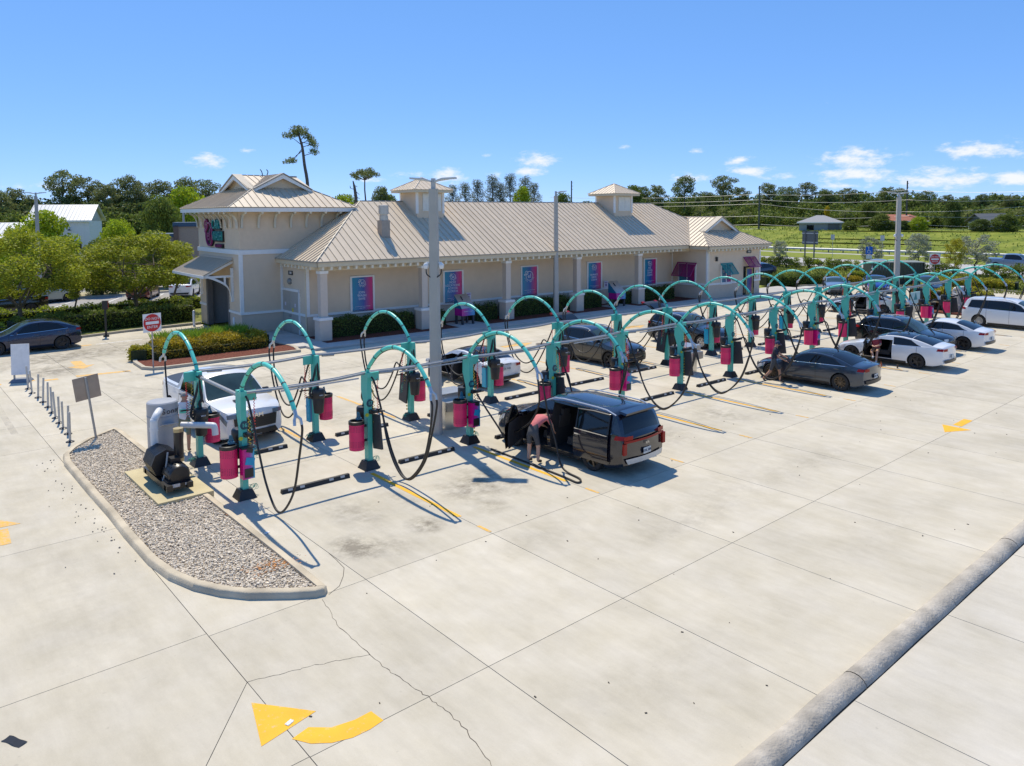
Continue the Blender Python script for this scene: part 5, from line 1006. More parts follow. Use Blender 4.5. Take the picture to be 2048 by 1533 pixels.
    if cut_doors:
        for x in S.get('seats', (2.3, 3.2)):
            for s in (1, -1):
                q = ob('seat', None, t); c = MB(); c.box((L/2-x, s*.4, .52), (.5,.5,.2), top=.92); c.build('cushion', seatm, q, 30); c = MB(); c.box((L/2-x-.3, s*.4, .88), (.16,.5,.62), ry=R(-12), top=.85); c.build('backrest', seatm, q, 30); c = MB(); c.box((L/2-x-.4, s*.4, 1.26), (.1,.26,.18)); c.build('headrest', seatm, q, 30)
    if hatch:
        hh = ob('tailgate', None, t, (L/2-S['rw'][0]-.05, 0, H-.06)); hh.rotation_euler = (0, R(S.get('hang', 26)), 0)
        g = MB(); g.slab([(0,-hw*.62,0),(-.75,-hw*.66,.05),(-1.05,-hw*.7,-.12),(-1.05,hw*.7,-.12),(-.75,hw*.66,.05),(0,hw*.62,0)][:6], (0,0,.05)); g = MB()
        g.grid(lambda u, v: (-1.08*u, (2*v-1)*hw*(.62+.1*u), .05*math.sin(u*2.6)-.14*max(0, u-.75)*4*.4), 8, 6); g.build('tailgate_skin', mat('tailgate_paint', (.012,.012,.014), .45), hh, 60); g = MB(); g.grid(lambda u, v: (-1.08*u, (2*v-1)*hw*(.62+.1*u)*.97, .05*math.sin(u*2.6)-.05-.14*max(0, u-.75)*1.6), 8, 6); g.build('tailgate_lining', cabin, hh, 60)
        g = MB(); g.grid(lambda u, v: (-.1-.55*u, (2*v-1)*hw*.55, .056+.05*math.sin((.1+.5*u)*2.6)), 4, 4); g.build('rear_window', glass, hh, 60)
        for s in (-1, 1): MB().box((-1.02, s*hw*.58, -.03), (.14,.2,.08)).build('tail_light', tail, hh, 0)
    return t
c_navy = paintm('paint_navy', (.004,.005,.014), 0, .2); c_slate = paintm('paint_slate', (.035,.050,.075), .5, .28); c_white = paintm('paint_white', (.74,.74,.73), 0, .3); c_black = paintm('paint_black', (.006,.006,.007), 0, .2)
c_silver = paintm('paint_silver', (.40,.42,.44), .6, .3); c_blue = paintm('paint_blue', (.01,.05,.30), .5, .25); c_steel = paintm('paint_steel_blue', (.22,.28,.34), .5, .3); c_red = paintm('paint_dark_red', (.16,.008,.008), .3, .25); c_deep = paintm('paint_deep_blue', (.010,.020,.055), .5, .2); c_moss = paintm('paint_pale_moss', (.30,.34,.30), .3, .3)
c_pearl = paintm('paint_pearl', (.60,.60,.59), .1, .3); roofglass = mat('roof_glass', (.012,.014,.018), .04, spec=.8)
UP, DN = R(90), R(-90)
def at(x, y, rz, L, fo, wb, side):
    """place a car by the ground point under its rear outer wheel on the camera side"""
van = make_car('minivan', 'dark navy minivan with front and sliding doors open in the nearest bays', (8.75, 2.85, 0), UP+R(2.2), 'van', c_navy, rim=rimb, cut_doors=(0,1), slide=True, plate_text='KXL 58R', grille='big', cat='minivan', val_m=mat('skid_silver', (.55,.55,.53), .4, .4), dang=62, seats=(2.15,3.1), handle_m=chrome)
def tail_bar(t, L, hw, z): g = MB(); g.grid(lambda u, v: (-L/2+.14*(((2*u-1)*hw*.86)/hw)**2-.02, (2*u-1)*hw*.86, z+.06*v), 12, 1); g.build('tail_light_bar', tail, t, 60)
MB().box((-2.28,0,1.67),(.26,1.35,.05), ry=R(-8), top=.95).build('spoiler', c_navy, van, 30); MB().tube([(-2.46,.02,1.2),(-2.36,.35,1.34)], .012, 4).build('rear_wiper', ctrim, van)
for ch in van.children:
    if ch.name.startswith('sliding_door'): MB().box((-.6,.012,1.085),(1.15,.02,.022)).build('belt_trim', chrome, ch, 0); MB().box((-.15,.03,.95),(.2,.03,.035)).build('door_handle', chrome, ch, 0)
tail_bar(van, 5.15, 1.0, .93); text('KIA', .1, chrome, van, (-2.6,0,.84), (R(90),0,R(-90)), 'badge')
for s in (-1, 1): MB().box((-2.50, s*.84, .78), (.06,.12,.30)).build('tail_light', tail, van, 0)
make_car('grey_sedan', 'dark slate grey sedan with black glass roof beside the man in the cap', (22.62, 2.62, 0), UP+R(2), 'sedan', c_slate, rim=rimb, grille='none', roofcol=roofglass, spokes=10, belt_m=chrome, handle_m=c_slate, plate_text='RTZ 104')
k5 = make_car('white_sedan', 'white sedan with its driver door open and a person sitting half out', (29.25, 2.25, 0), UP+R(1), 'sedan', c_white, rim=rimd, L=4.9, cut_doors=(0,), roofcol=roofglass, seats=(2.25,), spokes=5, dang=66, top=[(0,.60),(.10,.70),(.45,.82),(1.25,.97),(1.5,1.03),(2.1,1.34),(2.55,1.43),(2.9,1.44),(3.5,1.38),(4.1,1.24),(4.5,1.13),(4.8,1.10),(4.9,1.0)], belt=[(0,.55),(.5,.75),(1.3,.92),(2.4,.95),(3.6,.99),(4.5,1.03),(4.9,.96)], rw=(3.5,4.38))
make_car('black_suv', 'black compact sport utility vehicle nosed out beside the white sedans', (33.15, 3.35, 0), DN, 'suv', c_black, rim=rimd, grille='big', rails=1, black_low=True, cat='suv')
make_car('white_sedan', 'white sedan with slanted red tail lights farthest of the two parked white sedans', (35.85, 2.6, 0), UP, 'sedan', c_white, rim=rimd, L=4.76, spokes=10)
make_car('white_minivan', 'white minivan nosed out at the far right edge of the front row', (45.35, 2.05, 0), DN, 'van', c_white, rim=rims, spokes=10, cat='minivan')
ram = make_car('white_pickup', 'white pickup truck with black bed cover parked behind the two nearest posts', (1.95, 12.75, 0), DN+R(1.5), 'pickup', c_white, rim=rimd, grille='big', tonneau=1, cat='pickup truck', hz=1.0, head_m=mat('head_lamp_dark', (.16,.165,.17), .12, coat=.5), belt_m=ctrim, handle_m=ctrim, mirror_m=ctrim)
text('RAM', .2, chrome, ram, (2.985,0,.90), (R(90),0,R(90)), 'badge'); 
for y in (.35, .75): MB().box((2.1, y-.55, 1.235), (.2,.3,.02), rz=0).build('hood_vent', ctrim, ram, 0)
lex = make_car('white_sedan', 'white sedan seen from behind with open left doors in the rear row', (12.5, 12.7, 0), UP, 'sedan', c_white, rim=rimd, L=4.76, cut_doors=(0,1), roofcol=roofglass, dang=55, spokes=10, plate_text='3C 7H42', pz=.80)
text('CHANGE', .1, ctrim, lex, (-2.4,0,.98), (R(90),0,R(-90)), 'badge', .003)
hy = make_car('black_suv', 'black sport utility vehicle with its tailgate raised in the rear row near the middle', (19.45, 11.75, 0), DN, 'suv', c_black, rim=rimd, grille='big', hatch=True, black_low=True, cat='suv', L=4.65)
text('H', .14, chrome, hy, (2.36,0,.80), (R(90),0,R(90)), 'badge')
make_car('black_suv', 'black crossover with raised tailgate and silver wheels beside the laundry basket', (26.45, 11.7, 0), DN, 'suv', c_black, rim=rims, grille='slim', hatch=True, cat='suv')
make_car('white_sedan', 'white sedan with open doors far down the rear row', (46.0, 11.3, 0), UP+R(20), 'sedan', c_white, rim=rimd, cut_doors=(0,))
make_car('steel_blue_coupe', 'steel blue coupe facing the camera beside the flower hedge', (57.3, 18.7, 0), R(-150), 'sedan', c_steel, rim=rimd, grille='big', top=[(0,.62),(.1,.75),(.45,.86),(1.5,.98),(1.8,1.04),(2.4,1.28),(2.8,1.36),(3.1,1.37),(3.6,1.30),(4.1,1.16),(4.4,1.08),(4.65,1.05),(4.72,1.0)], ws=(1.7,2.6), rw=(3.4,4.2), win=[(1.95,3.0,2.45,2.98),(3.05,3.7,3.03,3.45)])
make_car('blue_sedan', 'bright blue sedan parked beyond the far arches', (61.0, 16.9, 0), R(-150), 'sedan', c_blue, rim=rims)
make_car('dark_car', 'dark grey car beside the far light pole behind the arches', (60.5, 12.4, 0), R(-150), 'suv', c_black, rim=rimd, cat='suv')
make_car('silver_pickup', 'silver pickup truck behind the hedge near the blue accessible sign', (76.5, 23.4, .05), R(-155), 'pickup', c_silver, rim=rims, cat='pickup truck')
make_car('dark_hatchback', 'dark blue hatchback parked beyond the right end of the building', (66.3, 31.9, .05), R(170), 'hatch', c_deep, rim=rimd, parts=False)
make_car('blue_hatchback', 'dark blue electric hatchback driving out at the left edge', (-.42, 33.75, 0), math.pi, 'hatch', c_deep, rim=rimd, spokes=5, grille='none', roofcol=roofglass)
make_car('grey_pickup', 'grey pickup truck driving along the far road at right', (99.4, 17.0, 0), DN, 'pickup', c_steel, rim=rims, cat='pickup truck')
make_car('white_hatchback', 'white hatchback parked beside the car wash tower in the left lot', (14.5, 56.3, 0), R(62), 'hatch', c_white, rim=rimd, grille='none', roofcol=roofglass)
make_car('red_sedan', 'dark red sedan parked behind the forked oak trunk', (11.3, 57.0, 0), R(62), 'sedan', c_red, rim=rims)
make_car('moss_suv', 'pale green sport utility vehicle with roof rails half hidden by the left trees', (4.3, 58.9, 0), R(15), 'suv', c_moss, rim=rimd, H=1.8, cat='suv')
make_car('white_sedan', 'white sedan seen between the left trees on the street behind', (12.3, 74.5, 0), R(75), 'sedan', c_white, rim=rims)
make_car('dark_pickup', 'dark pickup truck parked behind the hedge at the left edge', (.4, 51.6, 0), R(184), 'pickup', c_black, rim=rimd, cat='pickup truck')
# ================================================================ vegetation and background
CPv = Vector(CP)
def rayv(x, y): return Fv+Rv*((x-1024)/1507.8)-Uv*((y-538.2)/1507.8)
def pix(x, y, d): return CPv+rayv(x, y)*d
def pixX(x, y, X): r = rayv(x, y); return CPv+r*((X-CPv.x)/r.x)
def pixY(x, y, Y): r = rayv(x, y); return CPv+r*((Y-CPv.y)/r.y)
def folm(name, c, isl=.40, tr=.36): return mat(name, c, .65, var=.12, scale=.6, island=isl, trans=tr, spec=.3, objr=.10)
f_oak = folm('foliage_oak', (.33,.36,.03)); f_lime = folm('foliage_lime', (.33,.41,.02)); f_dark = folm('foliage_dark', (.12,.165,.035)); f_mid = folm('foliage_mid', (.16,.205,.035)); f_pine = folm('foliage_pine', (.21,.235,.08)); f_silver = folm('foliage_silver', (.31,.33,.23)); f_cas = folm('foliage_casuarina', (.19,.21,.13)); f_hedge = folm('foliage_hedge', (.15,.19,.03)); f_hedgey = folm('foliage_hedge_light', (.30,.35,.03)); f_amber = folm('foliage_amber', (.38,.29,.02)); f_yel = folm('foliage_yellow', (.42,.38,.03)); f_grass = folm('foliage_blades', (.26,.38,.035)); f_palm = folm('foliage_palm', (.22,.24,.08)); f_blossom = folm('yellow_blossom', (.55,.42,.02))
bark = mat('bark', (.14,.115,.09), .95, var=.2, scale=4, bump=.8, bscale=25); barkp = mat('bark_pine', (.13,.10,.085), .95, var=.2, scale=2, bump=.8, bscale=12)
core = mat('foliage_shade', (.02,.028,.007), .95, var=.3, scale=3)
def limb(mb, a, b, r0, r1, k=4, jit=.12):
    A, B = Vector(a), Vector(b); L = (B-A).length; P = [A]
    for i in range(1, k): P.append(A.lerp(B, i/k)+Vector((random.gauss(0, jit), random.gauss(0, jit), random.gauss(0, jit*.4)))*L*.25)
    P.append(B); mb.tube(P, [r0+(r1-r0)*i/k for i in range(k+1)], 6)
def clumps(r, C_, rad, per, sq=.75):
    P = []
    for (c, k) in C_:
        n = int(per*k*k); d = r.normal(size=(n,3)); d /= np.linalg.norm(d, axis=1)[:,None]; d *= (r.random(n)**.45)[:,None]; d[:,2] *= sq; P.append(np.array(c)+d*rad*k)
    return np.concatenate(P)
def tree_mesh(kind, seed):
    random.seed(seed); r = np.random.default_rng(seed); tb = MB(); lf = None
    if kind == 'oak':                                      # unit: height 6, crown radius 3.2
        limb(tb, (0,0,0), (.1,0,1.3), .11, .09); C_ = []
        for i in range(26):
            a = i*2.4; zz = 1-2*(i+.5)/26; w_ = math.sqrt(1-zz*zz)*random.uniform(.7,1.08); C_.append(((2.5*w_*math.cos(a), 2.5*w_*math.sin(a), 3.75+1.75*zz+random.uniform(-.3,.3)), random.uniform(.7,1.3)))
        for i in range(7):
            a = i*.9; e = (1.5*math.cos(a), 1.5*math.sin(a), 3.3+random.uniform(-.3,.4)); limb(tb, (.1,0,1.25), e, .055, .03)
            for (c, k) in C_[i::7]: limb(tb, e, c, .022, .01, 3)
        P = clumps(r, C_, .74, 640); lf = leaves(P, .145, .1, .6, seed)
    elif kind == 'young':
        limb(tb, (0,0,0), (.05,.05,3.2), .09, .03); C_ = []
        for i in range(15): a = i*2.4; q = random.uniform(.1,1.15); z = 1.9+2.6*random.random(); C_.append(((q*math.cos(a), q*math.sin(a), z), random.uniform(.6,1.1))); limb(tb, (.03,.03,z-.7), C_[-1][0], .025, .01, 3)
        P = clumps(r, C_, .55, 300); lf = leaves(P, .16, .2, .6, seed)
    elif kind == 'dense':                                  # full to the ground, height 10, radius 4
        limb(tb, (0,0,0), (0,0,6), .25, .1); C_ = []
        for i in range(34): a = i*2.4; z = .8+8.3*((i+.5)/34); q = 3.3*math.sqrt(max(.05, 1-((z-3.8)/5.6)**2))*random.uniform(.55,1.1); C_.append(((q*math.cos(a), q*math.sin(a), z), random.uniform(.7,1.35)))
        P = clumps(r, C_, 1.35, 270); lf = leaves(P, .36, .2, .65, seed)
    elif kind == 'pine':                                   # height 14, bare trunk, clouds on top
        limb(tb, (0,0,0), (.3,.1,11.5), .22, .10, 6, .04); C_ = []
        for i in range(17):
            a = i*2.4; z = 8.4+5.2*((i+.5)/17); q = random.uniform(.6,2.9)*math.sqrt(max(.15, 1-((z-10.8)/3.4)**2)); C_.append(((.3+q*math.cos(a), .1+q*math.sin(a), z), random.uniform(.6,1.15))); limb(tb, (.25,.1,z-1.1), C_[-1][0], .06, .025, 3)
        P = clumps(r, C_, 1.3, 250, .66); lf = leaves(P, .36, .0, .5, seed)
    elif kind == 'umbrella':                               # flat topped lone pine, height 14
        limb(tb, (0,0,0), (0,0,12), .22, .12, 6, .03); C_ = []
        for i in range(13): a = i*2.4; q = math.sqrt((i+.5)/13)*2.6; z = 13.3-.16*q*q+random.uniform(-.4,.3); C_.append(((q*math.cos(a), q*math.sin(a), z), random.uniform(.7,1.1))); limb(tb, (0,0,11.6), C_[-1][0], .06, .03, 3)
        P = clumps(r, C_, .95, 200, .65); lf = leaves(P, .32, 0, .45, seed)
    elif kind == 'silver':                                 # height 5.5
        limb(tb, (0,0,0), (.05,0,2.6), .09, .05); C_ = []
        for i in range(20): a = i*2.4; z = 1.7+3.4*((i+.5)/20); q = 1.5*math.sqrt(max(.08, 1-((z-3.0)/2.3)**2))*random.uniform(.5,1.15); C_.append(((q*math.cos(a), q*math.sin(a), z), random.uniform(.6,1.15))); limb(tb, (0,0,z-.9), C_[-1][0], .03, .012, 3)
        P = clumps(r, C_, .62, 210); lf = leaves(P, .19, .1, .5, seed)
    elif kind == 'casuarina':                              # height 16, feathery cone
        limb(tb, (0,0,0), (0,0,15), .2, .03, 6, .02); C_ = []
        for i in range(30): a = i*2.4; z = 4+11.6*((i+.5)/30); q = 2.5*(1-(z-4)/13.5)*random.uniform(.4,1.1); C_.append(((q*math.cos(a), q*math.sin(a), z), random.uniform(.55,1.0))); limb(tb, (0,0,z-1.2), C_[-1][0], .04, .015, 2)
        P = clumps(r, C_, .95, 150, 1.0); lf = leaves(P, .42, 0, .22, seed)
    elif kind == 'shrub':                                  # height 1.2
        C_ = [((random.gauss(0,.3), random.gauss(0,.3), random.uniform(.3,.95)), random.uniform(.7,1.1)) for _ in range(9)]
        for c, k in C_[:5]: limb(tb, (0,0,0), c, .03, .012, 2)
        P = clumps(r, C_, .36, 120); lf = leaves(P, .13, .1, .5, seed)
    elif kind == 'palm':                                   # height 7
        limb(tb, (0,0,0), (.1,0,5.2), .17, .15, 5, .02); V = []; Fc = []
        for i in range(34):
            a = i*2.4; e = random.uniform(-.55,1.0); d = Vector((math.cos(a)*math.cos(e), math.sin(a)*math.cos(e), math.sin(e))); sd = d.cross(Vector((0,0,1))).normalized(); base = Vector((.1,0,5.3))
            for j in range(9):
                w = (j-4)*.22; q = (d*math.cos(w)+sd*math.sin(w)); p0 = base+d*1.0; p1 = p0+q*1.0; p2 = p1+q*.35-Vector((0,0,.22)); n_ = sd*.05*1; o = len(V); V += [p0, p1+n_, p2, p1-n_]; Fc.append((o, o+1, o+2, o+3))
            o = len(V); V += [base+sd*.02, base+d*1.0+sd*.02, base+d*1.0-sd*.02, base-sd*.02]; Fc.append((o, o+1, o+2, o+3))
        lf = (np.array(V), np.array(Fc))
    return tb, lf
TM = {}
def template(kind, seed, fm, bm_=None):
    k = (kind, seed, fm.name)
    if k not in TM:
        tb, (V, F) = tree_mesh(kind, seed); TM[k] = (tb.mesh('trunk', bm_ or bark, 50) if tb.v else None, npmesh('crown', V, F, fm))
    return TM[k]
def tree(name, label, kind, seed, fm, base, s, sxy=1, rz=0, group=None, cat='tree', b=None, lean=0):
    tk, cr_ = template(kind, seed, fm, b); t = thing(name, label, cat, tuple(base), rz, group); t.scale = (s*sxy, s*sxy, s); t.rotation_euler = (lean, 0, rz)
    if tk: ob('trunk' if cat == 'tree' else 'stem', tk, t)
    ob('crown' if cat == 'tree' else 'foliage', cr_, t); return t
def at_pix(x, ytop, plane, val, unit_h, base_z=0):
    """ground point under pixel column x on the plane, and the scale that brings a tree of unit_h up to row ytop"""
    p = (pixX if plane == 'X' else pixY)(x, ytop, val); return (p.x, p.y, base_z), (p.z-base_z)/unit_h
OR = 'broad oaks over the left hedge'
for x, yt, Y, kind, sd, wd, fm, lb, g in [
    (30,470,42.5,'oak',3,1.25,f_oak,'leafy oak with spreading crown at the left edge behind the hedge',OR),
    (268,470,44.5,'oak',5,1.45,f_oak,'large spreading forked oak behind the hedge left of the tower',OR),
    (148,520,46,'young',6,1.0,f_oak,'slender young tree between the two left oaks',OR),
    (353,492,49,'young',8,1.35,f_oak,'slim tree just left of the car wash tower',OR),
    (85,420,64,'dense',11,.85,f_lime,'bright lime green tree in front of the white barn','trees behind the left parking lot'),
    (28,455,70,'dense',12,.7,f_lime,'lime green tree low at the far left edge','trees behind the left parking lot'),
    (238,440,72,'dense',13,.75,f_lime,'lime green rounded tree right of the white barn','trees behind the left parking lot'),
    (370,372,96,'dense',11,.80,f_lime,'tall bright green tree behind the left edge of the tower roof','trees behind the left parking lot'),
    (200,478,62,'dense',12,.9,f_mid,'dark green bushy tree under the barn wall','trees behind the left parking lot'),
    (310,470,66,'dense',12,.8,f_mid,'mid green tree behind the spreading oak','trees behind the left parking lot'),
    (120,505,61,'dense',13,.9,f_dark,'dark shrubby tree behind the slender young tree','trees behind the left parking lot'),
    (395,470,80,'dense',13,.7,f_mid,'small tree beside the dark tan building','trees behind the left parking lot'),
    (320,392,90,'dense',13,.7,f_mid,'mid green tree behind the dark tan building roof','trees behind the left parking lot')]:
    b, s = at_pix(x, yt, 'Y', Y, {'oak':5.6,'young':4.9,'dense':9.9}[kind]); tree('tree' if kind == 'dense' else 'oak_tree', lb, kind, sd, fm, b, s, wd, x, g)
# pines on the skyline
PL = [(120,338,150),(30,372,150),(5,380,146),(175,352,152),(205,362,148),(250,350,150),(285,362,152),(330,357,150),(368,355,148),(408,357,150),(60,395,150),(228,372,158)]
for i, (x, yt, Y) in enumerate(PL):
    b, s = at_pix(x, yt, 'Y', Y, 14.2); tree('pine_tree', f'tall pine on the left skyline, {ordn(sorted(p[0] for p in PL).index(x))} from the left edge', 'pine', 21+i % 3, f_pine, b, s, 1.0, i*1.3, 'pines on the left skyline', b=barkp)
PR = [(1280,372,190),(1318,368,186),(1370,352,180),(1445,350,182),(1480,372,188),(1540,366,186),(1575,372,180),(1610,362,190),(1655,378,184),(1700,375,190),(1770,372,182),(1800,376,196),(1855,380,180),(1895,388,186),(1960,388,182),(2020,390,182),(1420,382,178),(1928,392,190)]
for i, (x, yt, X) in enumerate(PR):
    b, s = at_pix(x, yt, 'X', X, 14.2, 3.6); tree('pine_tree', f'pine standing in the wood beyond the road, {ordn(sorted(p[0] for p in PR).index(x))} counting from the left', 'pine', 21+i % 3, f_pine if i % 2 else folm('foliage_pine_dark', (.16,.20,.055)), b, s, 1.25, i*1.7, 'pines beyond the road', b=barkp)
b, s = at_pix(729, 333, 'Y', 150, 14.1); tree('pine_tree', 'flat topped pine rising behind the building ridge', 'umbrella', 31, f_pine, b, s, .95, .4, b=barkp)
# lone tall sparse pine
rp = np.random.default_rng(5); pb = pix(617, 430, 120); ps = lambda x, y: pix(x, y, 120)
t = thing('pine_tree', 'tall lone sparse pine leaning above the tower roof', 'tree', (pb.x, pb.y, 0)); rel = lambda x, y, o=0: ps(x, y)-Vector((pb.x, pb.y, 0))+Vector((Fv.x, Fv.y, 0))*o
tb = MB(); tb.tube(smooth([(.2,0,0), rel(616,380), rel(609,330), rel(605,297), rel(600,278), rel(595,262)], 4), [.30-.008*i for i in range(21)], 7)
Cs = []
for (x0, y0), (x1, y1) in [((605,297),(586,322)),((608,312),(628,304)),((604,295),(622,288)),((603,290),(582,273)),((601,280),(612,272)),((600,278),(597,258)),((602,285),(630,291)),((606,300),(580,322)),((603,288),(618,279))]:
    o = random.uniform(-.8,.8); limb(tb, rel(x0, y0), rel(x1, y1, o), .07, .03, 4, .1); Cs.append((rel(x1, y1, o), .8))
Cs += [(rel(x, y, random.uniform(-1,1)), k) for x, y, k in [(590,260,1.0),(602,260,1.1),(596,265,1.0),(575,272,.8),(609,264,.8),(616,270,.8),(620,281,.8),(627,284,.7),(576,325,.7),(584,320,.6),(629,304,.8),(586,268,.9),(622,276,.7),(592,270,.8)]]
tb.build('trunk', barkp, t, 50); V, F = leaves(clumps(rp, [(tuple(c), k) for c, k in Cs], .95, 150, .75), .32, 0, .45, 4); ob('crown', npmesh('crown', V, F, f_pine), t)
# dead snag
sb_ = pix(711, 430, 118); t = thing('dead_tree', 'bare dead tree trunk beside the flat topped pine', 'tree', (sb_.x, sb_.y, 0)); tb = MB(); rl = lambda x, y: pix(x, y, 118)-Vector((sb_.x, sb_.y, 0))
tb.tube([(0,0,0), rl(712,395), rl(709,375), rl(706,362)], [.35,.26,.2,.08], 7)
for a, b_ in [((711,380),(701,377)),((701,377),(700,372)),((712,384),(719,390)),((710,372),(715,374)),((713,395),(720,398))]: limb(tb, rl(*a), rl(*b_), .07, .03, 2, .05)
tb.build('trunk', barkp, t, 50)
# feathery casuarinas behind the roof ridge
for i, (x, yt) in enumerate([(905,372),(930,366),(955,362),(985,352),(1020,350),(1050,354),(1068,368),(1000,366)]):
    b, s = at_pix(x, yt, 'Y', 128-i % 2*5, 15.8); tree('casuarina_tree', f'grey green feathery tree behind the roof ridge, {ordn(sorted([905,930,955,985,1020,1050,1068,1000]).index(x))} from left', 'casuarina', 41+i % 2, f_cas, b, s, 1.5, i, 'feathery trees behind the roof')
for x, yt, w, fm, lb in [(690,388,.9,f_lime,'bright green tree between tower and main roof'),(775,388,.7,f_mid,'green tree top beside the left cupola'),(1045,372,.5,f_lime,'bright green tree among the feathery trees'),(1125,385,.6,f_mid,'green tree beside the power pole behind the roof'),(1175,402,.9,f_dark,'dark bush top left of the right cupola'),(762,372,.5,f_pine,'pine top peeking beside the left cupola'),(1265,370,.7,f_mid,'broad tree right of the right cupola')]:
    b, s = at_pix(x, yt, 'Y', 118, 9.9); tree('tree', lb, 'dense', 11, fm, b, s, w, x)
# woods as one mass on each side
def woods(name, label, blobs, size, fm, seed):
    r = np.random.default_rng(seed); P = []
    for x, y, z, rx, rz_, n in blobs:
        for k in range(13):
            c = r.normal(size=3); c /= np.linalg.norm(c); c[2] = abs(c[2])*1.1-.35; m = n//13; d = r.normal(size=(m,3)); d /= np.linalg.norm(d,axis=1)[:,None]; d *= (r.random(m)**.4)[:,None]*r.uniform(.3,.52); d[:,2] *= .8
            P.append(np.array((x,y,z))+(c*.8)*np.array((rx,rx,rz_))+d*rx)
    P = np.concatenate(P); V, F = leaves(P, size, .2, .6, seed); tag(ob(name, npmesh(name, V, F, fm)), label, 'woodland', kind='stuff')
rw = np.random.default_rng(9); bl = []; bl2 = []
for x in range(1240, 2110, 14):
    for k in range(4):
        yt = {0:388,1:400,2:416,3:434}[k]+rw.uniform(-15,12)+ (6 if x > 1880 else 0); p = pixX(x+rw.uniform(-6,6), yt, 192-7*k); h = p.z-3.4; (bl if k < 2 else bl2).append((p.x, p.y, 3.2+h*.55, rw.uniform(3.2,5.2), h*.5, 900))
woods('woodland', 'dark mass of mixed trees beyond the road at right', bl, .62, f_dark, 3); woods('undergrowth', 'mid green undergrowth at the foot of the right hand wood', bl2, .55, f_mid, 4)
bl = []; bl2 = []
for x in range(-60, 480, 14):
    for k in range(3):
        yt = {0:378,1:396,2:416}[k]+rw.uniform(-9,8); p = pixY(x+rw.uniform(-6,6), yt, 150-12*k); h = p.z; (bl if k < 2 else bl2).append((p.x, p.y, h*.5, rw.uniform(2.5,3.8), h*.5, 900))
for x in range(620, 1300, 20): p = pixY(x, 404+rw.uniform(-6,4), 140); bl.append((p.x, p.y, p.z*.5, 3.4, p.z*.5, 600))
woods('woodland', 'dark mass of mixed trees behind the left buildings', bl, .55, folm('foliage_wood_left', (.14,.175,.045)), 5); woods('undergrowth', 'olive green undergrowth below the left hand wood', bl2, .5, f_mid, 6)
for i, (x, yt) in enumerate([(1400,415),(1420,425),(1445,418),(1468,422),(1497,426),(1690,418),(1935,420),(1985,412),(2010,418),(2035,420)]):
    b, s = at_pix(x, yt, 'X', 168, 6.6, 3.5); tree('palm_tree', f'cabbage palm at the edge of the wood beyond the road, {ordn(i)} from left', 'palm', 51+i % 2, f_palm, b, s, 1.1, i, 'cabbage palms beyond the road', b=barkp)
for x, yt, w, fm, lb in [(1735,405,.9,f_mid,'broad round olive tree behind the red roofed house'),(1655,412,.35,f_blossom,'small tree with yellow blossom behind the grey house'),(1835,432,.4,f_lime,'lime green bush beside the red roofed house'),(1905,400,.8,f_dark,'dark glossy tree in the right hand wood')]:
    b, s = at_pix(x, yt, 'X', 165, 9.9, 3.5); tree('tree', lb, 'dense', 13, fm, b, s, w, x)
for x, yt, w, fm, lb in [(1762,428,1.7,f_mid,'low bush before the left end of the terracotta roof'),(1838,433,1.4,f_lime,'lime bush before the right end of the terracotta roof'),(1700,442,1.8,f_mid,'low bush right of the grey house'),(2012,428,1.7,f_mid,'bush hiding the dark roofed house at the right'),(1805,441,1.9,f_dark,'dark low bush before the middle of the terracotta house'),(1962,438,1.9,f_dark,'dark bush left of the dark roofed house')]:
    b, s = at_pix(x, yt, 'X', 150, 9.9, 3.0); tree('bush', lb, 'dense', 12, fm, b, s, w, x)
# silver buttonwoods along the road hedge
for i, (x, yt, X, w, fm, lb) in enumerate([(1560,480,82.5,1.0,f_silver,'small silver leaved tree beside the right end of the building'),(1743,472,84,1.0,f_silver,'silver leaved tree behind the blue accessible sign'),(1838,465,84,1.05,f_silver,'silver leaved tree right of the far light pole'),(1955,468,85,1.45,f_silver,'broad silver leaved tree in front of the passing grey pickup'),(1912,475,80,.8,f_yel,'yellow green slim tree behind the far do not enter sign')]):
    b, s = at_pix(x, yt, 'X', X, 5.4, .05); tree('silver_tree' if i < 4 else 'young_tree', lb, 'silver', 61+i % 2, fm, b, s, w, i, 'small trees along the road hedge')
ORD30 = [ordn(i) for i in range(20)]+['twenty-'+ordn(i) for i in range(9)]+['thirtieth','thirty-first']
n = 0
for i in range(34):
    y = 44-i*1.28
    if i in (13, 21, 22, 30): continue
    tree('hedge_shrub', f'leafy shrub of the roadside hedge, {ORD30[n]} counting from the left', 'shrub', 71+i % 3, f_hedge if i % 3 else f_hedgey, (83.3+.6*math.sin(i), y, .05), 1.25+.2*math.sin(i*3.1), 1.2, i, 'shrubs of the roadside hedge', 'shrub'); n += 1
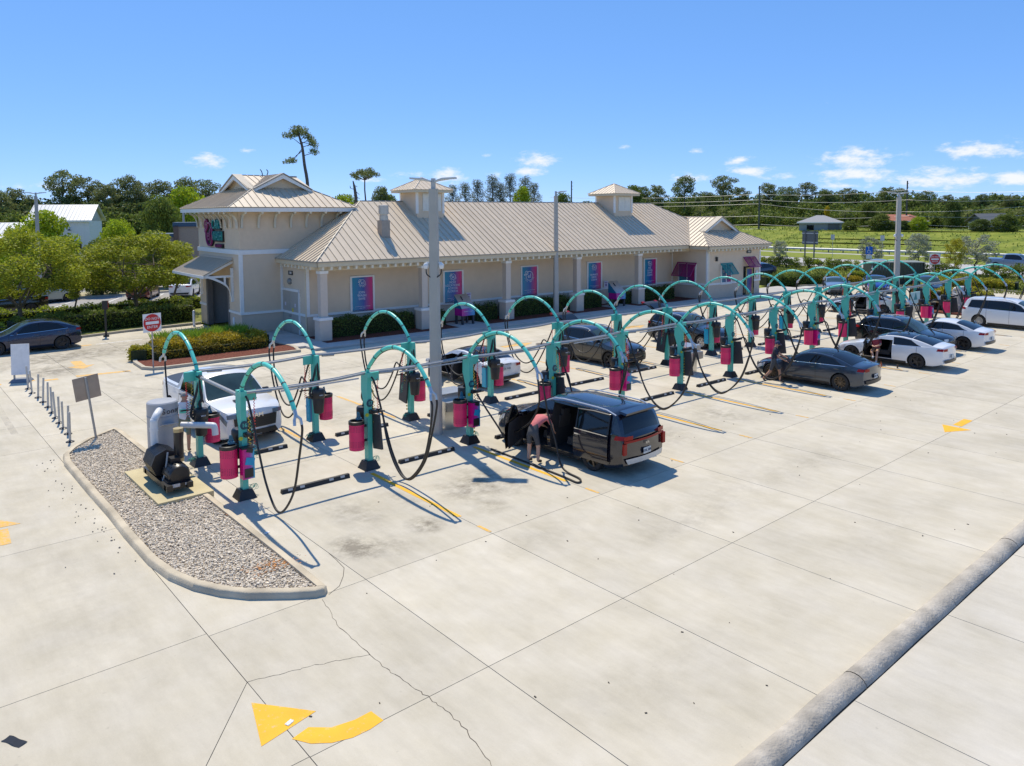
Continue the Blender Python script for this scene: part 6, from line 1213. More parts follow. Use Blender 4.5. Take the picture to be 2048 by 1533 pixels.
# clipped hedges
def hedge(name, label, line, w, h, z, fm, n, size=.11, seed=1, group=None, jag=.09):
    r = np.random.default_rng(seed); P = []; cb_ = MB(); line = [Vector((*p, 0)) for p in line]; tot = sum((line[i+1]-line[i]).length for i in range(len(line)-1))
    for i in range(len(line)-1):
        a, b = line[i], line[i+1]; d = b-a; L = d.length; nrm = Vector((-d.y, d.x, 0))/L; m_ = int(n*L/tot); u = r.random(m_); q = r.random(m_); side = r.random(m_)
        hh = h*(1+jag*np.sin(u*L*2.3+seed)+jag*np.sin(u*L*5.1))
        off = np.where(side < .4, (r.random(m_)-.5)*w, np.where(side < .7, -w/2, w/2)+r.normal(0,.07,m_)); zz = np.where(side < .4, hh+r.normal(0,.07,m_), q*hh)
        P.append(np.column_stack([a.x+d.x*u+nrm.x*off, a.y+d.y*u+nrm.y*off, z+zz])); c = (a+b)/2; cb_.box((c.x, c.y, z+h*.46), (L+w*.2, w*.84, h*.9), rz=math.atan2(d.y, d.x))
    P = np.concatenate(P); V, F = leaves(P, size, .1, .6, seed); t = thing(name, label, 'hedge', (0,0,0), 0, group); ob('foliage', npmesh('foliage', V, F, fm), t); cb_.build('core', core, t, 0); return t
hedge('hedge', 'low clipped light green hedge along the left parking lot', [(-30,44.6),(13.5,46.6)], 1.2, .75, .05, f_hedgey, 16000, .15, 2, 'hedges behind the exit lane'); hedge('hedge', 'taller clipped green hedge behind the kerb of the exit lane', [(-.5,38.6),(9.6,39.9)], 1.4, 1.05, .05, f_hedge, 9000, .14, 3, 'hedges behind the exit lane'); hedge('hedge', 'clipped hedge behind the dark blue hatchback at left', [(-30,38.2),(-.9,38.5)], 1.2, .8, .05, f_hedgey, 12000, .14, 4, 'hedges behind the exit lane')
for i, x in enumerate((9.0,11.2,13.2,15.3,17.4,-1.5)): tree('round_shrub', f'rounded yellow green shrub in the pale bed at left, {["second","third","fourth","fifth","sixth","first"][i]} from left', 'shrub', 71, f_hedgey, (x, 63.2, .05), 1.1, 1.3, i, 'shrubs in the pale bed', 'shrub')
WL = ['before the first poster','between the first and second porch columns beside the mat cleaner','under the third poster','before the fourth poster','under the fifth poster','beside the wing window']
for (u0, u1), lb in zip([(.55,6.0),(7.0,8.3),(13.3,18.9),(19.9,22.2),(24.7,25.4),(26.4,30.6)], ['clipped dark hedge below the first poster by the door','short dark hedge left of the first mat cleaner','clipped dark hedge below the third poster','short dark hedge left of the second mat cleaner','small dark hedge just left of the fifth porch column','clipped dark hedge below the fifth poster']):
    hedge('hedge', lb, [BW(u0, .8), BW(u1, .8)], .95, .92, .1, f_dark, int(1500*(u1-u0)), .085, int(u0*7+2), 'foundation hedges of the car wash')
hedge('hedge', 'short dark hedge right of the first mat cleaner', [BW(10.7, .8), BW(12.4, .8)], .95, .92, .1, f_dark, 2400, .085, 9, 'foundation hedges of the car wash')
# planting island by the exit lane
isl = [(2.55,24.3),(2.85,23.8),(3.3,23.62),(9.9,23.5),(10.25,24.9),(10.0,26.5),(9.9,29.8),(8.6,30.3),(6.0,30.0),(4.2,29.2),(3.1,27.6),(2.62,26.0)]
struct(MB().prism(inset(isl, .15), -.02, .10).build('mulch_island', mulch, ang=0)); kk = MB(); ii = inset(isl, .18)
for i in range(len(isl)): j = (i+1) % len(isl); kk.prism([isl[i], isl[j], ii[j], ii[i]], -.02, .13)
tag(kk.build('kerb', kerbm, ang=0), 'kerb round the mulch island beside the exit lane', 'kerb')
hedge('hedge', 'orange and yellow leaved hedge on the mulch island', [(3.8,27.0),(6.3,26.9),(9.2,26.9)], 1.7, .62, .08, f_amber, 13000, .11, 6, None, .10); hedge('hedge', 'low green shrubs edging the orange hedge on the mulch island', [(3.6,26.0),(8.9,25.9)], .7, .42, .08, folm('foliage_olive', (.24,.19,.02)), 6000, .09, 16, None, .15); hedge('hedge', 'yellow green shrub at the left tip of the mulch island', [(3.0,26.4),(3.5,27.4)], .8, .5, .08, f_yel, 1800, .11, 8)
gv = []; gf = []
for i in range(2600):
    x, y = 4.6+4.6*random.random(), 28.1+1.7*random.random(); a = random.uniform(0, 6.28); h = random.uniform(.5,.95); sp_ = random.uniform(.05,.5); dx, dy = math.cos(a), math.sin(a); o = len(gv)
    gv += [(x-dy*.014, y+dx*.014, .08), (x+dy*.014, y-dx*.014, .08), (x+dx*sp_*.5+dy*.012, y+dy*sp_*.5-dx*.012, .08+h*.7), (x+dx*sp_, y+dy*sp_, .08+h)]; gf.append((o, o+1, o+2, o+3))
tag(ob('ornamental_grass', npmesh('ornamental_grass', np.array(gv), np.array(gf), f_grass)), 'bright green ornamental grass behind the orange hedge', 'grass', kind='stuff')
# shrubs at the far end
struct(MB().prism([(48.9,4.4),(52.6,4.2),(54.2,6),(54,10.6),(49.2,11)], -.02, .1).build('mulch_end', mulch, ang=0))
hedge('hedge', 'yellow green flowering hedge at the far end of the arches', [(51.8,5.5),(53.4,8.4),(52.6,10.6)], 1.6, 1.25, .08, f_yel, 5000, .16, 10); hedge('hedge', 'clipped green hedge right of the building at the lawn edge', [(58.3,26.2),(64.6,23.2)], 1.3, .9, .05, f_hedge, 6000, .14, 11); hedge('hedge', 'orange flowering low hedge at the lawn edge behind the coupe', [(61.5,25.6),(66.8,20.9)], 1.3, .6, .05, f_amber, 5000, .14, 12); hedge('hedge', 'flat clipped hedge in front of the silver pickup', [(67.2,22.2),(69.6,17.2)], 1.3, 1.0, .05, f_hedgey, 5000, .14, 13); hedge('hedge', 'yellow flowering bank right of the far arches', [(69.4,16.0),(71.0,9.0)], 2.2, .7, .05, f_yel, 7000, .16, 14)
hedge('hedge', 'green shrubs beside the right end of the building', [BW(40.2,.5), BW(40.3,5)], 1.0, 1.1, .05, f_hedge, 3000, .13, 15)
# tufts on the bank and lawn so that they read as grass
def tufts(name, label, n, fx_, size, fm, seed):
    r = np.random.default_rng(seed); P = fx_(r, n); d = r.normal(size=(n,3))*.25; d[:,2] = 1; d /= np.linalg.norm(d,axis=1)[:,None]; q = r.normal(size=(n,3)); q -= (q*d).sum(1)[:,None]*d; q /= np.linalg.norm(q,axis=1)[:,None]; s = (size*(.5+r.random(n)))[:,None]
    V = np.stack([P-q*s*.35, P+q*s*.35, P+d*s+q*s*.1, P+d*s-q*s*.1],1).reshape(-1,3); tag(ob(name, npmesh(name, V, np.arange(4*n).reshape(-1,4), fm)), label, 'grass', kind='stuff')
def bankz(x): return np.interp(x, [p[0] for p in bx_], [p[1] for p in bx_])
bx_ = [(121.2,-.02),(124,.1),(127,.3),(133,1.3),(139,1.9),(147,3.3),(170,3.7),(420,3.8)]
tufts('bank_grass', 'rough weedy grass covering the bank beyond the guard rail', 9000, lambda r, n: (lambda x, y: np.column_stack([x, y, bankz(x)-.1]))(r.uniform(124,168,n), r.uniform(-30,120,n)), .30, folm('foliage_bank', (.27,.31,.045), .5, .2), 31)
tufts('lawn_grass', 'short lawn grass beside the right end of the lot', 30000, lambda r, n: (lambda x, y: np.column_stack([x, y, np.full(n,.03)]))(r.uniform(66,87,n), r.uniform(-10,46,n)), .14, folm('foliage_lawn', (.22,.23,.045), .4, .2), 32)
# ---- guard rail, poles, wires, signs
t = thing('guard_rail', 'long galvanised guard rail along the foot of the grass bank', 'guard rail'); g = MB()
g.grid(lambda u, v: (122.3-.05*math.cos(v*9.4), -120+u*330, .45+.34*v), 40, 6); g.build('rail', mat('rail_zinc', (.50,.52,.54), .5, .3), t, 60)
pm = MB().box((0,0,.4),(.14,.14,.8)).mesh('post', mat('timber_post', (.2,.18,.16), .9), 0)
for i in range(70): ob('post', pm, t, (122.5, -60+i*2.6, 0))
woodm = mat('utility_pole_wood', (.10,.10,.085), .9, var=.1)
def upole(x, yt, yb, plane, val, bz, lb, arms=True):
    p = (pixX if plane == 'X' else pixY)(x, yt, val); t = thing('utility_pole', lb, 'utility pole', (p.x, p.y, bz)); h = p.z-bz; MB().tube([(0,0,0),(0,0,h)], [.2,.14], 8).build('pole', woodm, t)
    for k, z in enumerate((h-.6, h-1.4, h-2.2)[:3 if arms else 0]): MB().tube([(0,0,z),(.35,-.2,z+.1)], .05, 5).build('insulator', alu, t)
    return p
pa = upole(1519, 372, 0, 'X', 150, 2, 'dark utility pole left among the trees beyond the road'); pb_ = upole(1815, 362, 0, 'X', 158, 2.2, 'tall dark utility pole beside the far light pole'); upole(1143, 362, 0, 'Y', 122, 0, 'grey utility pole rising behind the roof ridge')
wm = mat('wire', (.34,.35,.34), .5, .3)
for i, (ya, yb2, yl, yr) in enumerate([(387,380,395,378),(398,400,404,392),(406,424,410,402),(430,432,432,424),(447,448,450,447),(456,455,457,453)]):
    P = [pixX(1100, yl, 149), pixX(1519, ya+2, 150), pixX(1815, yb2, 157), pixX(2140, yr, 150)]; Q = []
    for a, b in zip(P, P[1:]):
        for k in range(10): u = k/10; q = a.lerp(b, u); q.z -= .6*4*u*(1-u); Q.append(q)
    tag(MB().tube(Q+[P[-1]], .035, 4).build('overhead_wire', wm), f'thin overhead wire across the wood beyond the road, {ordn(i)} from the top', 'wire', 'overhead wires')
def sign_post(name, label, x, y, h, post=alu, rz=0, r=.03, z0=0): t = thing(name, label, 'sign', (x, y, z0), rz); MB().tube([(0,0,0),(0,0,h)], r, 6).build('post', post, t); return t
t = thing('road_sign', 'large grey road sign seen from behind on two posts', 'sign', (106.2, 46.8, 0)); dk = mat('sign_back', (.12,.13,.13), .6, .3)
for dy in (-.75, .75): MB().box((.0,dy,2.1),(.16,.16,4.2)).build('post', dk, t, 0)
MB().box((.12,0,3.1),(.05,2.6,2.1)).build('panel', dk, t, 0)
for z in (2.4, 3.8): MB().box((.06,0,z),(.06,2.7,.12)).build('stiffener', alu, t, 0)
for y, lb in ((44.2,'small white road sign beside the large sign back'),(36.6,'small white road sign seen left of the far light pole')): t = sign_post('road_sign', lb, 108.5, y, 3.6, z0=0); MB().box((-.05,0,3.2),(.03,.6,.8)).build('panel', mat('sign_white_dull', (.45,.47,.48), .6), t, 0)
dnr = mat('sign_red', (.50,.012,.015), .45); sgw = mat('sign_white', (.75,.74,.73), .45)
def dne(label, x, y, h, size, rz, g='do not enter signs'):
    t = sign_post('do_not_enter_sign', label, x, y, h, steel, rz); t['group'] = g; z = h-size/2; p = MB().box((0,-.045,z),(size,.012,size)).build('panel', sgw, t, 0)
    MB().lathe([(0,0),(size*.475,0),(size*.475,.008),(0,.008)], (0,-.051,z), 28, Euler((R(90),0,0)).to_matrix()).build('disc', dnr, p); MB().box((0,-.063,z),(size*.72,.006,size*.15)).build('bar', sgw, p, 0); text('DO NOT', size*.2, sgw, p, (0,-.064,z+size*.22), (R(90),0,0)); text('ENTER', size*.2, sgw, p, (0,-.064,z-size*.23), (R(90),0,0)); return t
dne('red and white do not enter sign standing on the mulch island', 3.0, 24.1, 2.55, .84, R(12)); dne('red and white do not enter sign beyond the far arches', 70.6, 15.6, 3.0, 1.0, R(-42))
p = pixX(1737, 545, 80.5); t = sign_post('parking_sign', 'blue accessible parking sign beside the silver tree', p.x, p.y, 3.05, steel, R(-62), z0=.05); pp = MB().box((0,-.04,2.6),(.72,.015,.9)).build('panel', mat('sign_blue', (.005,.12,.55), .4), t, 0); MB().box((0,-.04,1.85),(.6,.015,.4)).build('panel', sgw, t, 0)
sm = MB(); sm.tube([(-.04,-.055,2.88),(-.03,-.055,2.58),(.14,-.055,2.56),(.22,-.055,2.36)], .035, 5); sm.tube([(.16*math.cos(a)-.02, -.055, 2.46+.17*math.sin(a)) for a in np.linspace(1.9, 6.0, 14)], .03, 5); sm.lathe([(0,-.01),(.06,-.01),(.06,.01),(0,.01)], (-.06,-.055,2.96), 10, Euler((R(90),0,0)).to_matrix()); sm.build('wheelchair_symbol', sgw, pp)
t = sign_post('sign', 'plain metal sign seen from behind, leaning on the gravel island', -1.62, 13.36, 2.0, steel, R(4), .035, .08); t.rotation_euler = (R(2), R(-7), R(4)); pn = MB(); pn.box((0,.04,1.66),(.72,.015,.72)); pn.build('panel', mat('sign_back_bronze', (.36,.31,.27), .35, .5, var=.15, scale=2), t, 0); MB().box((0,.02,1.65),(.07,.03,.7)).build('channel', steel, t, 0)
t = thing('sandwich_sign', 'blank white roadside sign on a grey base at the exit lane', 'sign', (-1.97,25.1,0), R(-25)); MB().box((0,0,.07),(.78,.62,.12), top=.75).build('base', mat('sign_base_grey', (.16,.18,.21), .6), t, 30); MB().box((0,0,.95),(.68,.05,1.3), rx=R(-4)).build('board', sgw, t, 0)
for s in (-1, 1): MB().box((s*.25,0,.25),(.06,.06,.3)).build('strut', steel, t, 0)
for i, y in enumerate([23.26,22.23,21.22,20.26,19.26,18.26,17.38,16.55,15.7,14.88,13.87]):
    x = [-1.99,-2.01,-1.96,-1.95,-1.95,-1.99,-2.03,-2.06,-2.1,-2.11,-2.24][i]
    t = thing('delineator_post', f'slim grey delineator post with black foot, {ordn(i)} from the far end of its line', 'post', (x, y, 0), i*.7, 'line of delineator posts'); t.rotation_euler = (R(random.uniform(-2,2)), R(random.uniform(-3.5,-1.5)), i); MB().lathe([(.125,0),(.12,.02),(.05,.05),(0,.055)], (0,0,0), 12).build('foot', blackp, t); MB().tube([(0,0,.03),(0,0,.93)], .034, 8).build('tube', mat('delineator_grey', (.46,.45,.42), .5, .2), t)
t = thing('card_reader_post', 'black card reader post at the kerb of the exit lane', 'post', (3.7,35.95,0), R(-10)); MB().box((0,0,.05),(.3,.3,.1)).build('foot', blackp, t, 0); MB().box((0,0,.9),(.11,.11,1.7)).build('post', blackp, t, 0); MB().box((0,0,1.85),(.3,.26,.5)).build('head', blackp, t, 0); MB().box((.16,0,1.85),(.03,.2,.4)).build('side_plate', red, t, 0)
for x, y, lb in ((9.0,37.0,'white bollard left of the tunnel opening'),(9.7,32.0,'white bollard at the near side of the tunnel exit')): tag(MB().lathe([(.08,0),(.08,.9),(.06,.97),(0,1.0)], (0,0,0), 12).build('bollard', white, None, 40, (x,y,0)), lb, 'bollard')
# ---- far buildings
def gable_house(name, label, c, w, d, h, rh, rz, wm_, rm, over=.5, hip=0, boards=0, base=0):
    t = thing(name, label, 'building', c, rz); MB().box((0,0,h/2),(w,d,h)).build('wall', wm_, t, 0); e = over; rf = MB(); x0, x1, y0, y1 = -w/2-e, w/2+e, -d/2-e, d/2+e
    rf.slab([(x0,y0,h),(x1,y0,h),(x1-hip,0,h+rh),(x0+hip,0,h+rh)], (0,0,.12)); rf.slab([(x1,y1,h),(x0,y1,h),(x0+hip,0,h+rh),(x1-hip,0,h+rh)], (0,0,.12))
    for s in (-1, 1): q = x1 if s > 0 else x0; rf.slab([(q,y0,h),(q,y1,h),(q-s*hip,0,h+rh)], (0,0,.1)) if hip else rf.slab([(s*w/2,-d/2,h),(s*w/2,d/2,h),(s*w/2,0,h+rh*.92)], (s*.02,0,0))
    rf.build('roof', rm, t, 0); MB().box((0,y0+.02,h+.02),(x1-x0,.08,.2)).build('fascia', trim, t, 0)
    if boards:
        me = MB().box((0,0,0),(.05,.03,h)).mesh('batten', wm_, 0)
        for i in range(int(w/.45)): ob('batten', me, t, (-w/2+.2+i*.45, -d/2-.015, h/2))
        me = MB().slab([(0,y0,h+.12),(.04,y0,h+.12),(.04,0,h+rh+.12),(0,0,h+rh+.12)], (0,0,.06)).mesh('roof_rib', rm, 0)
        for i in range(int((x1-x0)/.5)): ob('roof_rib', me, t, (x0+.1+i*.5, 0, 0))
    return t
wbarn = mat('barn_white', (.72,.74,.76), .6, var=.03); rzinc = mat('roof_zinc', (.50,.52,.53), .4, .2, var=.05)
p = pixY(143, 440, 112); bt = gable_house('white_barn', 'tall white board building with grey metal roof among the left trees', (p.x, p.y+3, 0), 7.6, 6, 6.4, 2.3, R(-28), wbarn, rzinc, .5, 0, 1)
for dx in (.3, 1.3): l = ob('barn_light', None, bt, (dx, -3.02, 5.2)); MB().tube(smooth([(0,0,.2),(0,-.25,.3),(0,-.45,.05)],4), .03, 5).build('arm', blackp, l); MB().lathe([(.25,-.2),(.1,0),(0,.02)], (0,-.45,.05), 10).build('shade', blackp, l)
MB().box((2.2,-3.03,2.6),(1.0,.06,1.2)).build('window', cglass, bt, 0)
p = pixY(8, 462, 104); gable_house('shed', 'low building with pale metal roof at the far left edge', (p.x, p.y, 0), 9, 7, 4.2, 2.0, R(-28), mat('shed_tan', (.42,.34,.22), .7), rzinc, .4, 0, 1)
p = pixY(372, 460, 72); t = thing('tan_building', 'flat roofed dark tan building with blue trim behind the tower', 'building', (p.x+1.5, p.y+3, 0), R(-20)); tanm = mat('tan_wall', (.34,.27,.21), .8); btm = mat('blue_cornice', (.03,.08,.14), .5)
MB().box((1.5,0,3.0),(6,6,6)).build('wall', tanm, t, 0); MB().box((1.5,0,6.1),(6.4,6.4,.45)).build('cornice', btm, t, 0); MB().box((-2.6,-.5,2.4),(2.4,5,4.8)).build('wall', tanm, t, 0); MB().box((-2.7,-.5,4.95),(2.6,5.3,.35)).build('cornice', btm, t, 0)
for x in (-1.4, 4.3): MB().box((x,-3.1,3.0),(.5,.2,6)).build('pilaster', mat('tan_dark', (.16,.11,.085), .8), t, 0)
p = pixX(1640, 455, 152); t = gable_house('grey_house', 'low grey house with hip roof beyond the grass bank', (p.x, p.y, 2.7), 8.5, 7, 2.2, 1.5, R(-62), mat('house_grey', (.30,.31,.30), .8), mat('shingle_grey', (.30,.30,.30), .85, var=.1), .5, 4); MB().box((2.6,-3.55,1.1),(2.2,.15,1.9)).build('garage_door', mat('garage_dark', (.12,.12,.12), .6), t, 0); MB().box((-2,-3.55,1.2),(1.4,.1,1.0)).build('window', cglass, t, 0)
p = pixX(1795, 455, 158); t = gable_house('terracotta_house', 'house with terracotta roof beside the utility pole', (p.x, p.y, 2.9), 9.5, 7, 2.3, 1.3, R(-62), mat('house_cream', (.45,.42,.36), .8), mat('terracotta', (.36,.13,.075), .85, var=.15), .5, 3)
for x in (-4,-1,2,5): MB().box((x*.8,-3.55,1.2),(1.1,.1,1.2)).build('window', cglass, t, 0)
p = pixX(1978, 458, 158); gable_house('dark_roof_house', 'house with dark roof half hidden by palms at the right edge', (p.x, p.y, 2.9), 5, 5, 2.2, 1.5, R(-40), mat('house_pale', (.5,.48,.42), .8), mat('shingle_dark', (.10,.11,.12), .85), .5, 0)
p = pixX(1790, 560, 68.5); t = thing('dumpster_enclosure', 'dark green slatted enclosure behind the far light pole', 'enclosure', (p.x+1, p.y+.6, 0), R(-52)); gm = mat('enclosure_green', (.035,.05,.035), .7); me = MB().box((0,0,1.1),(.22,.06,2.2)).mesh('board', gm, 0); me2 = MB().box((0,0,1.1),(.06,.22,2.2)).mesh('board', gm, 0)
for i in range(18): ob('board', me, t, (-2.2+i*.25, -1.6, 0))
for i in range(12): ob('board', me2, t, (-2.4, -1.5+i*.25, 0)); ob('board', me2, t, (2.3, -1.5+i*.25, 0))
MB().box((-.05,-.1,2.2),(4.9,3.1,.06)).build('top', mat('enclosure_top', (.2,.22,.2), .7), t, 0)
# ================================================================ people and small things
skinm = mat('skin_tan', (.45,.24,.15), .55, var=.05); skin2 = mat('skin_fair', (.55,.32,.22), .55, var=.05); hairg = mat('hair_grey', (.28,.26,.24), .8, var=.2); hairo = mat('hair_auburn', (.32,.11,.04), .7, var=.2); hairb = mat('hair_dark', (.03,.02,.015), .7)
sh_pink = mat('shirt_coral', (.62,.17,.17), .85, var=.1, scale=8, bump=.2); sh_white = mat('shirt_white', (.66,.68,.72), .85, var=.06); sh_navy = mat('shirt_navy', (.02,.024,.04), .85, var=.1); sh_red = mat('shirt_red', (.42,.07,.09), .85); st_grey = mat('shorts_charcoal', (.07,.07,.072), .85, var=.1); st_sage = mat('shorts_sage', (.16,.17,.12), .85); st_tan = mat('shorts_tan', (.45,.28,.16), .85); shoe_b = mat('shoes_black', (.02,.02,.022), .7); shoe_w = mat('shoes_white', (.7,.7,.68), .7); sh_lin = mat('shirt_cream', (.66,.66,.52), .85)
def person(label, loc, rz, J, mats, hair, hairlen=0, cap=None, holds=None):
    """J: joint -> local position (x forward, y left). mats: shirt, shorts, skin, shoes"""
    rad = dict(pelvis=.135, waist=.125, chest=.15, neck=.058, jaw=.078, head=.095, crown=.07, ls=.07, rs=.07, le=.048, re=.048, lw=.034, rw=.034, lh=.036, rh=.036, lt=.10, rt=.10, lk=.065, rk=.065, la=.045, ra=.045, lo=.042, ro=.042)
    J = {k: Vector(v) for k, v in J.items()}
    if 'waist' not in J: J['waist'] = J['pelvis'].lerp(J['chest'], .5)
    d = (J['head']-J['neck']).normalized(); J['jaw'] = J['neck'].lerp(J['head'], .6); J['crown'] = J['head']+d*.09
    for s in 'lr':
        dh = (J[s+'w']-J[s+'e']).normalized(); J[s+'h'] = J[s+'w']+dh*.07; J[s+'o'] = J.get(s+'o', J[s+'a']+Vector((.17,0,-.05)))
    E = [('pelvis','waist',0),('waist','chest',0),('chest','neck',0),('neck','jaw',2),('jaw','head',2),('head','crown',2)]
    for s in 'lr': E += [('chest',s+'s',0),(s+'s',s+'e',0),(s+'e',s+'w',2),(s+'w',s+'h',2),('pelvis',s+'t',1),(s+'t',s+'k',1),(s+'k',s+'a',2),(s+'a',s+'o',3)]
    K = list(J); K = [k for k in K if k in rad]; K.remove('pelvis'); K = ['pelvis']+K; verts = [J[k] for k in K]; rr = [rad[k] for k in K]; ed = [(K.index(a), K.index(b)) for a, b, _ in E]
    for s in 'lr':                                          # fingers and thumb
        dh = (J[s+'h']-J[s+'w']).normalized(); sd = dh.cross(Vector((0,0,1))); sd = sd.normalized() if sd.length > .01 else Vector((0,1,0)); hi = K.index(s+'h')
        for i in range(5):
            o = (i-1.8)*.02; ln = (.055,.07,.075,.07,.055)[i]; p = J[s+'h']+dh*(.03 if i else -.01)+sd*o*(1.6 if i == 0 else 1); q = p+dh*ln*.6+sd*(.02*(-1) if i == 0 else 0); w = q+dh*ln*.4-Vector((0,0,.02)); n0 = len(verts); verts += [p, q, w]; rr += [.011,.010,.008]; ed += [(hi, n0), (n0, n0+1), (n0+1, n0+2)]
    me = bpy.data.meshes.new('body'); me.from_pydata(verts, ed, []); o = ob('tmp_body', me); md = o.modifiers.new('s', 'SKIN'); md.use_smooth_shade = True
    for i, r in enumerate(rr): me.skin_vertices[0].data[i].radius = (r, r)
    me.skin_vertices[0].data[0].use_root = True
    sd_ = o.modifiers.new('d', 'SUBSURF'); sd_.levels = 1; sd_.render_levels = 1
    dg = bpy.context.evaluated_depsgraph_get(); m2 = bpy.data.meshes.new_from_object(o.evaluated_get(dg)); bpy.data.objects.remove(o)
    m2.materials.clear()
    for m_ in mats: m2.materials.append(m_)
    seg = [(J[a], J[b], c, a, b) for a, b, c in E]
    for p in m2.polygons:
        c = p.center; best = (9, 2)
        for a, b, k, na, nb in seg:
            ab = b-a; t = max(0, min(1, (c-a).dot(ab)/ab.length_squared)); dd = (c-(a+ab*t)).length-.5*(rad[na]*(1-t)+rad[nb]*t)
            kk = k
            if nb in ('le','re') and t > .7: kk = 2
            if nb in ('lk','rk') and t > .9: kk = 2
            if na == 'chest' and nb == 'neck' and t > .85: kk = 2
            if na == 'pelvis' and nb == 'waist' and t < .45: kk = 1
            if dd < best[0]: best = (dd, kk)
        p.material_index = best[1]
    m2.shade_smooth(); t = thing('person', label, 'person', loc, rz); ob('body', m2, t)
    h = J['head']; fwd = Vector((1,0,0)); up = d; fw = (fwd-up*fwd.dot(up)); fw = fw.normalized() if fw.length > .2 else Vector((0,0,-1)); lf = up.cross(fw); Mr = Matrix((fw, lf, up)).transposed()
    f = MB(); f.box(h+Mr@Vector((.10,0,-.005)), (.035,.026,.04)); f.box(h+Mr@Vector((0,.095,0)), (.03,.016,.05)); f.box(h+Mr@Vector((0,-.095,0)), (.03,.016,.05)); f.build('nose_and_ears', mats[2], t, 40); f = MB()
    for s in (-1, 1): f.box(h+Mr@Vector((.092,s*.035,.022)), (.012,.022,.012))
    f.box(h+Mr@Vector((.09,0,-.05)), (.012,.045,.01)); f.build('eyes_and_mouth', hairb, t, 0)
    g = MB(); g.grid(lambda u, v: h+Mr@Vector((-.012+.108*math.cos(v*6.283)*math.sin(u*1.75)*(1 if math.cos(v*6.283) < 0 else .93), .104*math.sin(v*6.283)*math.sin(u*1.75), .012+.125*math.cos(u*1.75)-(hairlen*max(0, -math.cos(v*6.283))*u))), 8, 16); g.build('cap' if cap else 'hair', cap or hair, t, 60)
    if cap: g = MB(); g.grid(lambda u, v: h+Mr@Vector((.06+.11*u, (v-.5)*.17*(1-.3*u*u), .055-.02*u)), 3, 5); g.build('visor', cap, t, 60)
    return t
# man bending into the minivan
person('man in coral shirt and grey shorts bending into the open minivan door', (7.16,2.9,0), R(12), dict(pelvis=(-.08,0,.95), chest=(.28,0,1.20), neck=(.46,0,1.22), head=(.62,0,1.17), ls=(.36,.2,1.22), rs=(.36,-.2,1.22), le=(.52,.26,.98), re=(.50,-.26,.98), lw=(.72,.2,.86), rw=(.66,-.2,.80), lt=(-.08,.1,.86), rt=(-.08,-.1,.86), lk=(-.03,.14,.48), rk=(-.01,-.15,.48), la=(-.08,.14,.09), ra=(-.06,-.17,.09)), (sh_pink, st_grey, skin2, shoe_b), hairg)
# passenger on the second row
person('auburn haired person sitting on the second row of the minivan', (8.85,2.15,.1), R(165), dict(pelvis=(-.05,0,.62), chest=(0,0,1.02), neck=(.02,0,1.2), head=(.05,0,1.32), ls=(0,.19,1.06), rs=(0,-.19,1.06), le=(.18,.24,.86), re=(.18,-.24,.86), lw=(.38,.14,.82), rw=(.38,-.14,.82), lt=(.02,.1,.60), rt=(.02,-.1,.60), lk=(.42,.12,.6), rk=(.42,-.12,.6), la=(.46,.12,.25), ra=(.46,-.12,.25)), (sh_white, st_grey, skin2, shoe_w), hairo, .08)
# man beside the pickup
pm_ = person('grey haired man in white printed shirt beside the white pickup', (.12,10.45,0), R(60), dict(pelvis=(0,0,.95), chest=(.03,0,1.33), neck=(.05,0,1.52), head=(.09,0,1.64), ls=(.03,.2,1.40), rs=(.03,-.2,1.40), le=(.10,.27,1.14), re=(.16,-.25,1.14), lw=(.32,.2,1.02), rw=(.36,-.18,1.05), lt=(0,.1,.86), rt=(0,-.1,.86), lk=(.05,.11,.47), rk=(-.02,-.11,.47), la=(-.02,.11,.09), ra=(-.08,-.11,.09)), (sh_white, st_sage, skinm, shoe_b), hairg)
MB().box((-.125,0,1.25),(.012,.2,.12)).build('shirt_print', teal, pm_, 0)
# man with cap wiping the grey sedan
person('man in navy shirt, cap and dark shorts walking beside the grey sedan', (21.25,3.75,0), R(-62), dict(pelvis=(0,0,.93), chest=(.05,0,1.32), neck=(.09,0,1.5), head=(.14,0,1.61), ls=(.05,.2,1.38), rs=(.05,-.2,1.38), le=(.22,.24,1.16), re=(.2,-.22,1.12), lw=(.46,.2,1.04), rw=(.44,-.16,.98), lt=(0,.1,.85), rt=(0,-.1,.85), lk=(.24,.11,.50), rk=(-.12,-.11,.48), la=(.26,.11,.09), ra=(-.40,-.11,.16), ro=(-.27,-.11,.06)), (sh_navy, st_grey, skinm, shoe_b), hairb, 0, mat('cap_navy', (.02,.03,.08), .8))
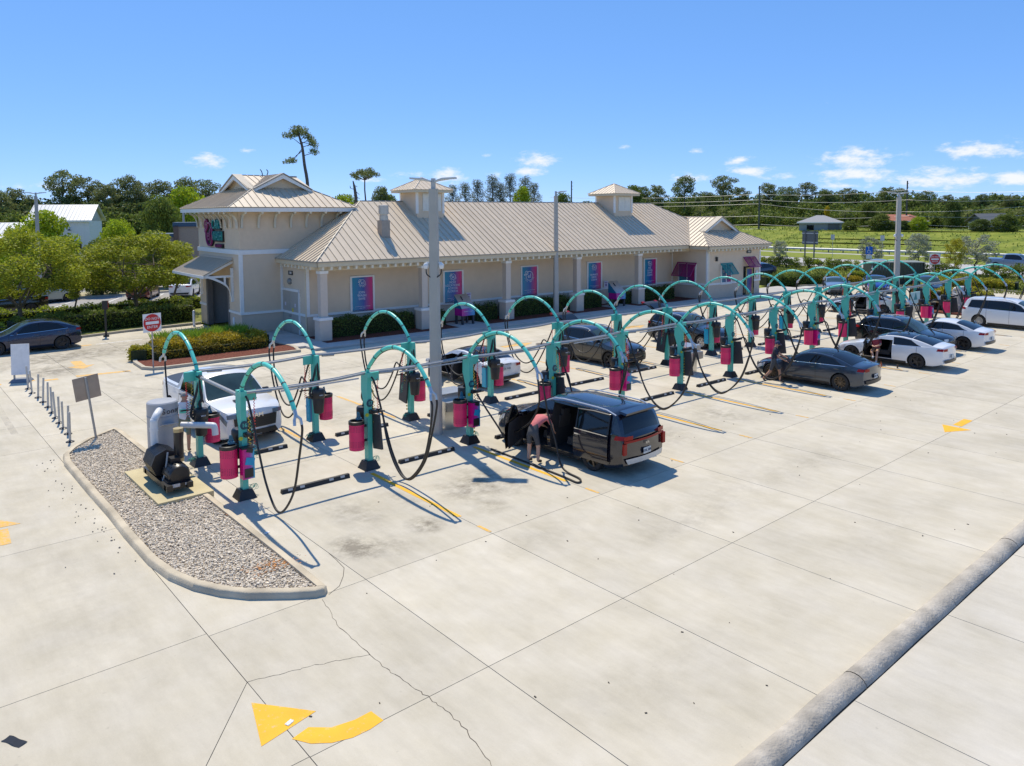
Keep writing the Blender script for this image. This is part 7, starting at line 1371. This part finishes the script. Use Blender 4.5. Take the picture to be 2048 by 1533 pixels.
# person sitting half out of the white sedan
person('person in red top and tan shorts sitting half out of the white sedan', (28.38,2.75,0), R(195), dict(pelvis=(-.25,0,.62), chest=(-.2,0,.98), neck=(-.16,0,1.13), head=(-.11,0,1.23), ls=(-.18,.18,1.04), rs=(-.18,-.18,1.04), le=(.02,.22,.86), re=(.02,-.22,.86), lw=(.2,.1,.84), rw=(.2,-.1,.84), lt=(-.18,.1,.58), rt=(-.18,-.1,.58), lk=(.26,.12,.62), rk=(.24,-.12,.58), la=(.34,.1,.16), ra=(.42,-.02,.36), lo=(.50,.1,.06), ro=(.60,-.02,.34)), (sh_red, st_tan, skin2, shoe_w), hairb, .06)
person('person in cream shirt standing among the far arches', (46.2,10.0,0), R(-120), dict(pelvis=(0,0,.95), chest=(0,0,1.33), neck=(.02,0,1.52), head=(.04,0,1.64), ls=(0,.2,1.4), rs=(0,-.2,1.4), le=(.05,.25,1.13), re=(.05,-.25,1.13), lw=(.2,.2,.98), rw=(.2,-.2,.98), lt=(0,.1,.86), rt=(0,-.1,.86), lk=(.02,.11,.47), rk=(.02,-.11,.47), la=(-.02,.11,.09), ra=(-.04,-.11,.09)), (sh_lin, st_grey, skinm, shoe_b), hairb)
# laundry basket, bottle, cloth, litter
t = thing('laundry_basket', 'brown wicker basket heaped with pale laundry behind the black vehicles', 'basket', (22.9,13.6,0), .3); wick = mat('wicker', (.30,.12,.05), .8, var=.2, scale=30, bump=.6); MB().lathe([(.26,0),(.34,.02),(.42,.42),(.45,.44),(.40,.44),(.38,.3)], (0,0,0), 20).build('basket', wick, t)
g = MB()
for i in range(14): a = i*2.4; q = .28*math.sqrt((i+.5)/14); g.lathe([(0,-.1),(.11,-.04),(.12,.03),(.06,.1),(0,.11)], (q*math.cos(a), q*math.sin(a), .46+.1*(1-q*3)), 8)
g.build('laundry', mat('laundry_pink', (.62,.52,.56), .9, island=.3, var=.1), t, 70)
tag(MB().lathe([(.035,0),(.04,.01),(.04,.15),(.015,.19),(.015,.23),(0,.23)], (0,0,0), 10).build('spray_bottle', mat('bottle_orange', (.55,.14,.02), .4), None, 40, (27.75,2.2,0)), 'orange bottle on the ground beside the sitting person', 'bottle')
tag(MB().box((0,0,.09),(.05,.05,.18)).build('small_bottle', mat('bottle_brown', (.1,.07,.05), .4), None, 0, (27.9,1.55,0)), 'small dark bottle under the white sedan near its rear wheel', 'bottle')
c = MB(); c.grid(lambda u, v: (.34*(u-.5), .12*(v-.5)+.006*math.sin(u*7), .008+.006*math.sin(u*9+v*4)), 14, 6); tag(c.build('dark_cloth', mat('cloth_slate', (.018,.024,.035), .95, var=.2, scale=40), None, 60, (-5.62,-.86,0), R(118)), 'dark blue cloth lying on the concrete at the lower left corner', 'cloth')
for x, y, lb in ((-.42,3.3,'crumpled white paper beside the right kerb of the gravel island'),(-2.72,-2.92,'white scuffed paper on the yellow arrow head')):
    g = MB(); g.grid(lambda u, v: (.11*(u-.5), .07*(v-.5), .006+.015*abs(math.sin(u*8)*math.sin(v*6))), 8, 6); tag(g.build('litter', white, None, 30, (x,y,.004), .4), lb, 'litter')
g = MB()
for i in range(70): x, y = random.uniform(-6,24), random.uniform(-7,3.5); s_ = random.uniform(.008,.022); g.box((x, y, .006), (s_*2, s_, .01), rz=random.uniform(0,3))
tag(g.build('debris', mat('debris_dark', (.07,.06,.05), .9), None, 0), 'tiny dark specks of debris scattered over the open concrete', 'debris', kind='stuff')
for x, y, lb in ((20.6,16.9,'round iron manhole cover in the lane by the building near the first lane arrow'),): tag(MB().lathe([(.38,0),(.38,.008),(0,.008)], (0,0,0), 24).build('manhole_cover', mat('iron_cover', (.12,.10,.085), .7, .3), None, 40, (x,y,0)), lb, 'manhole cover')
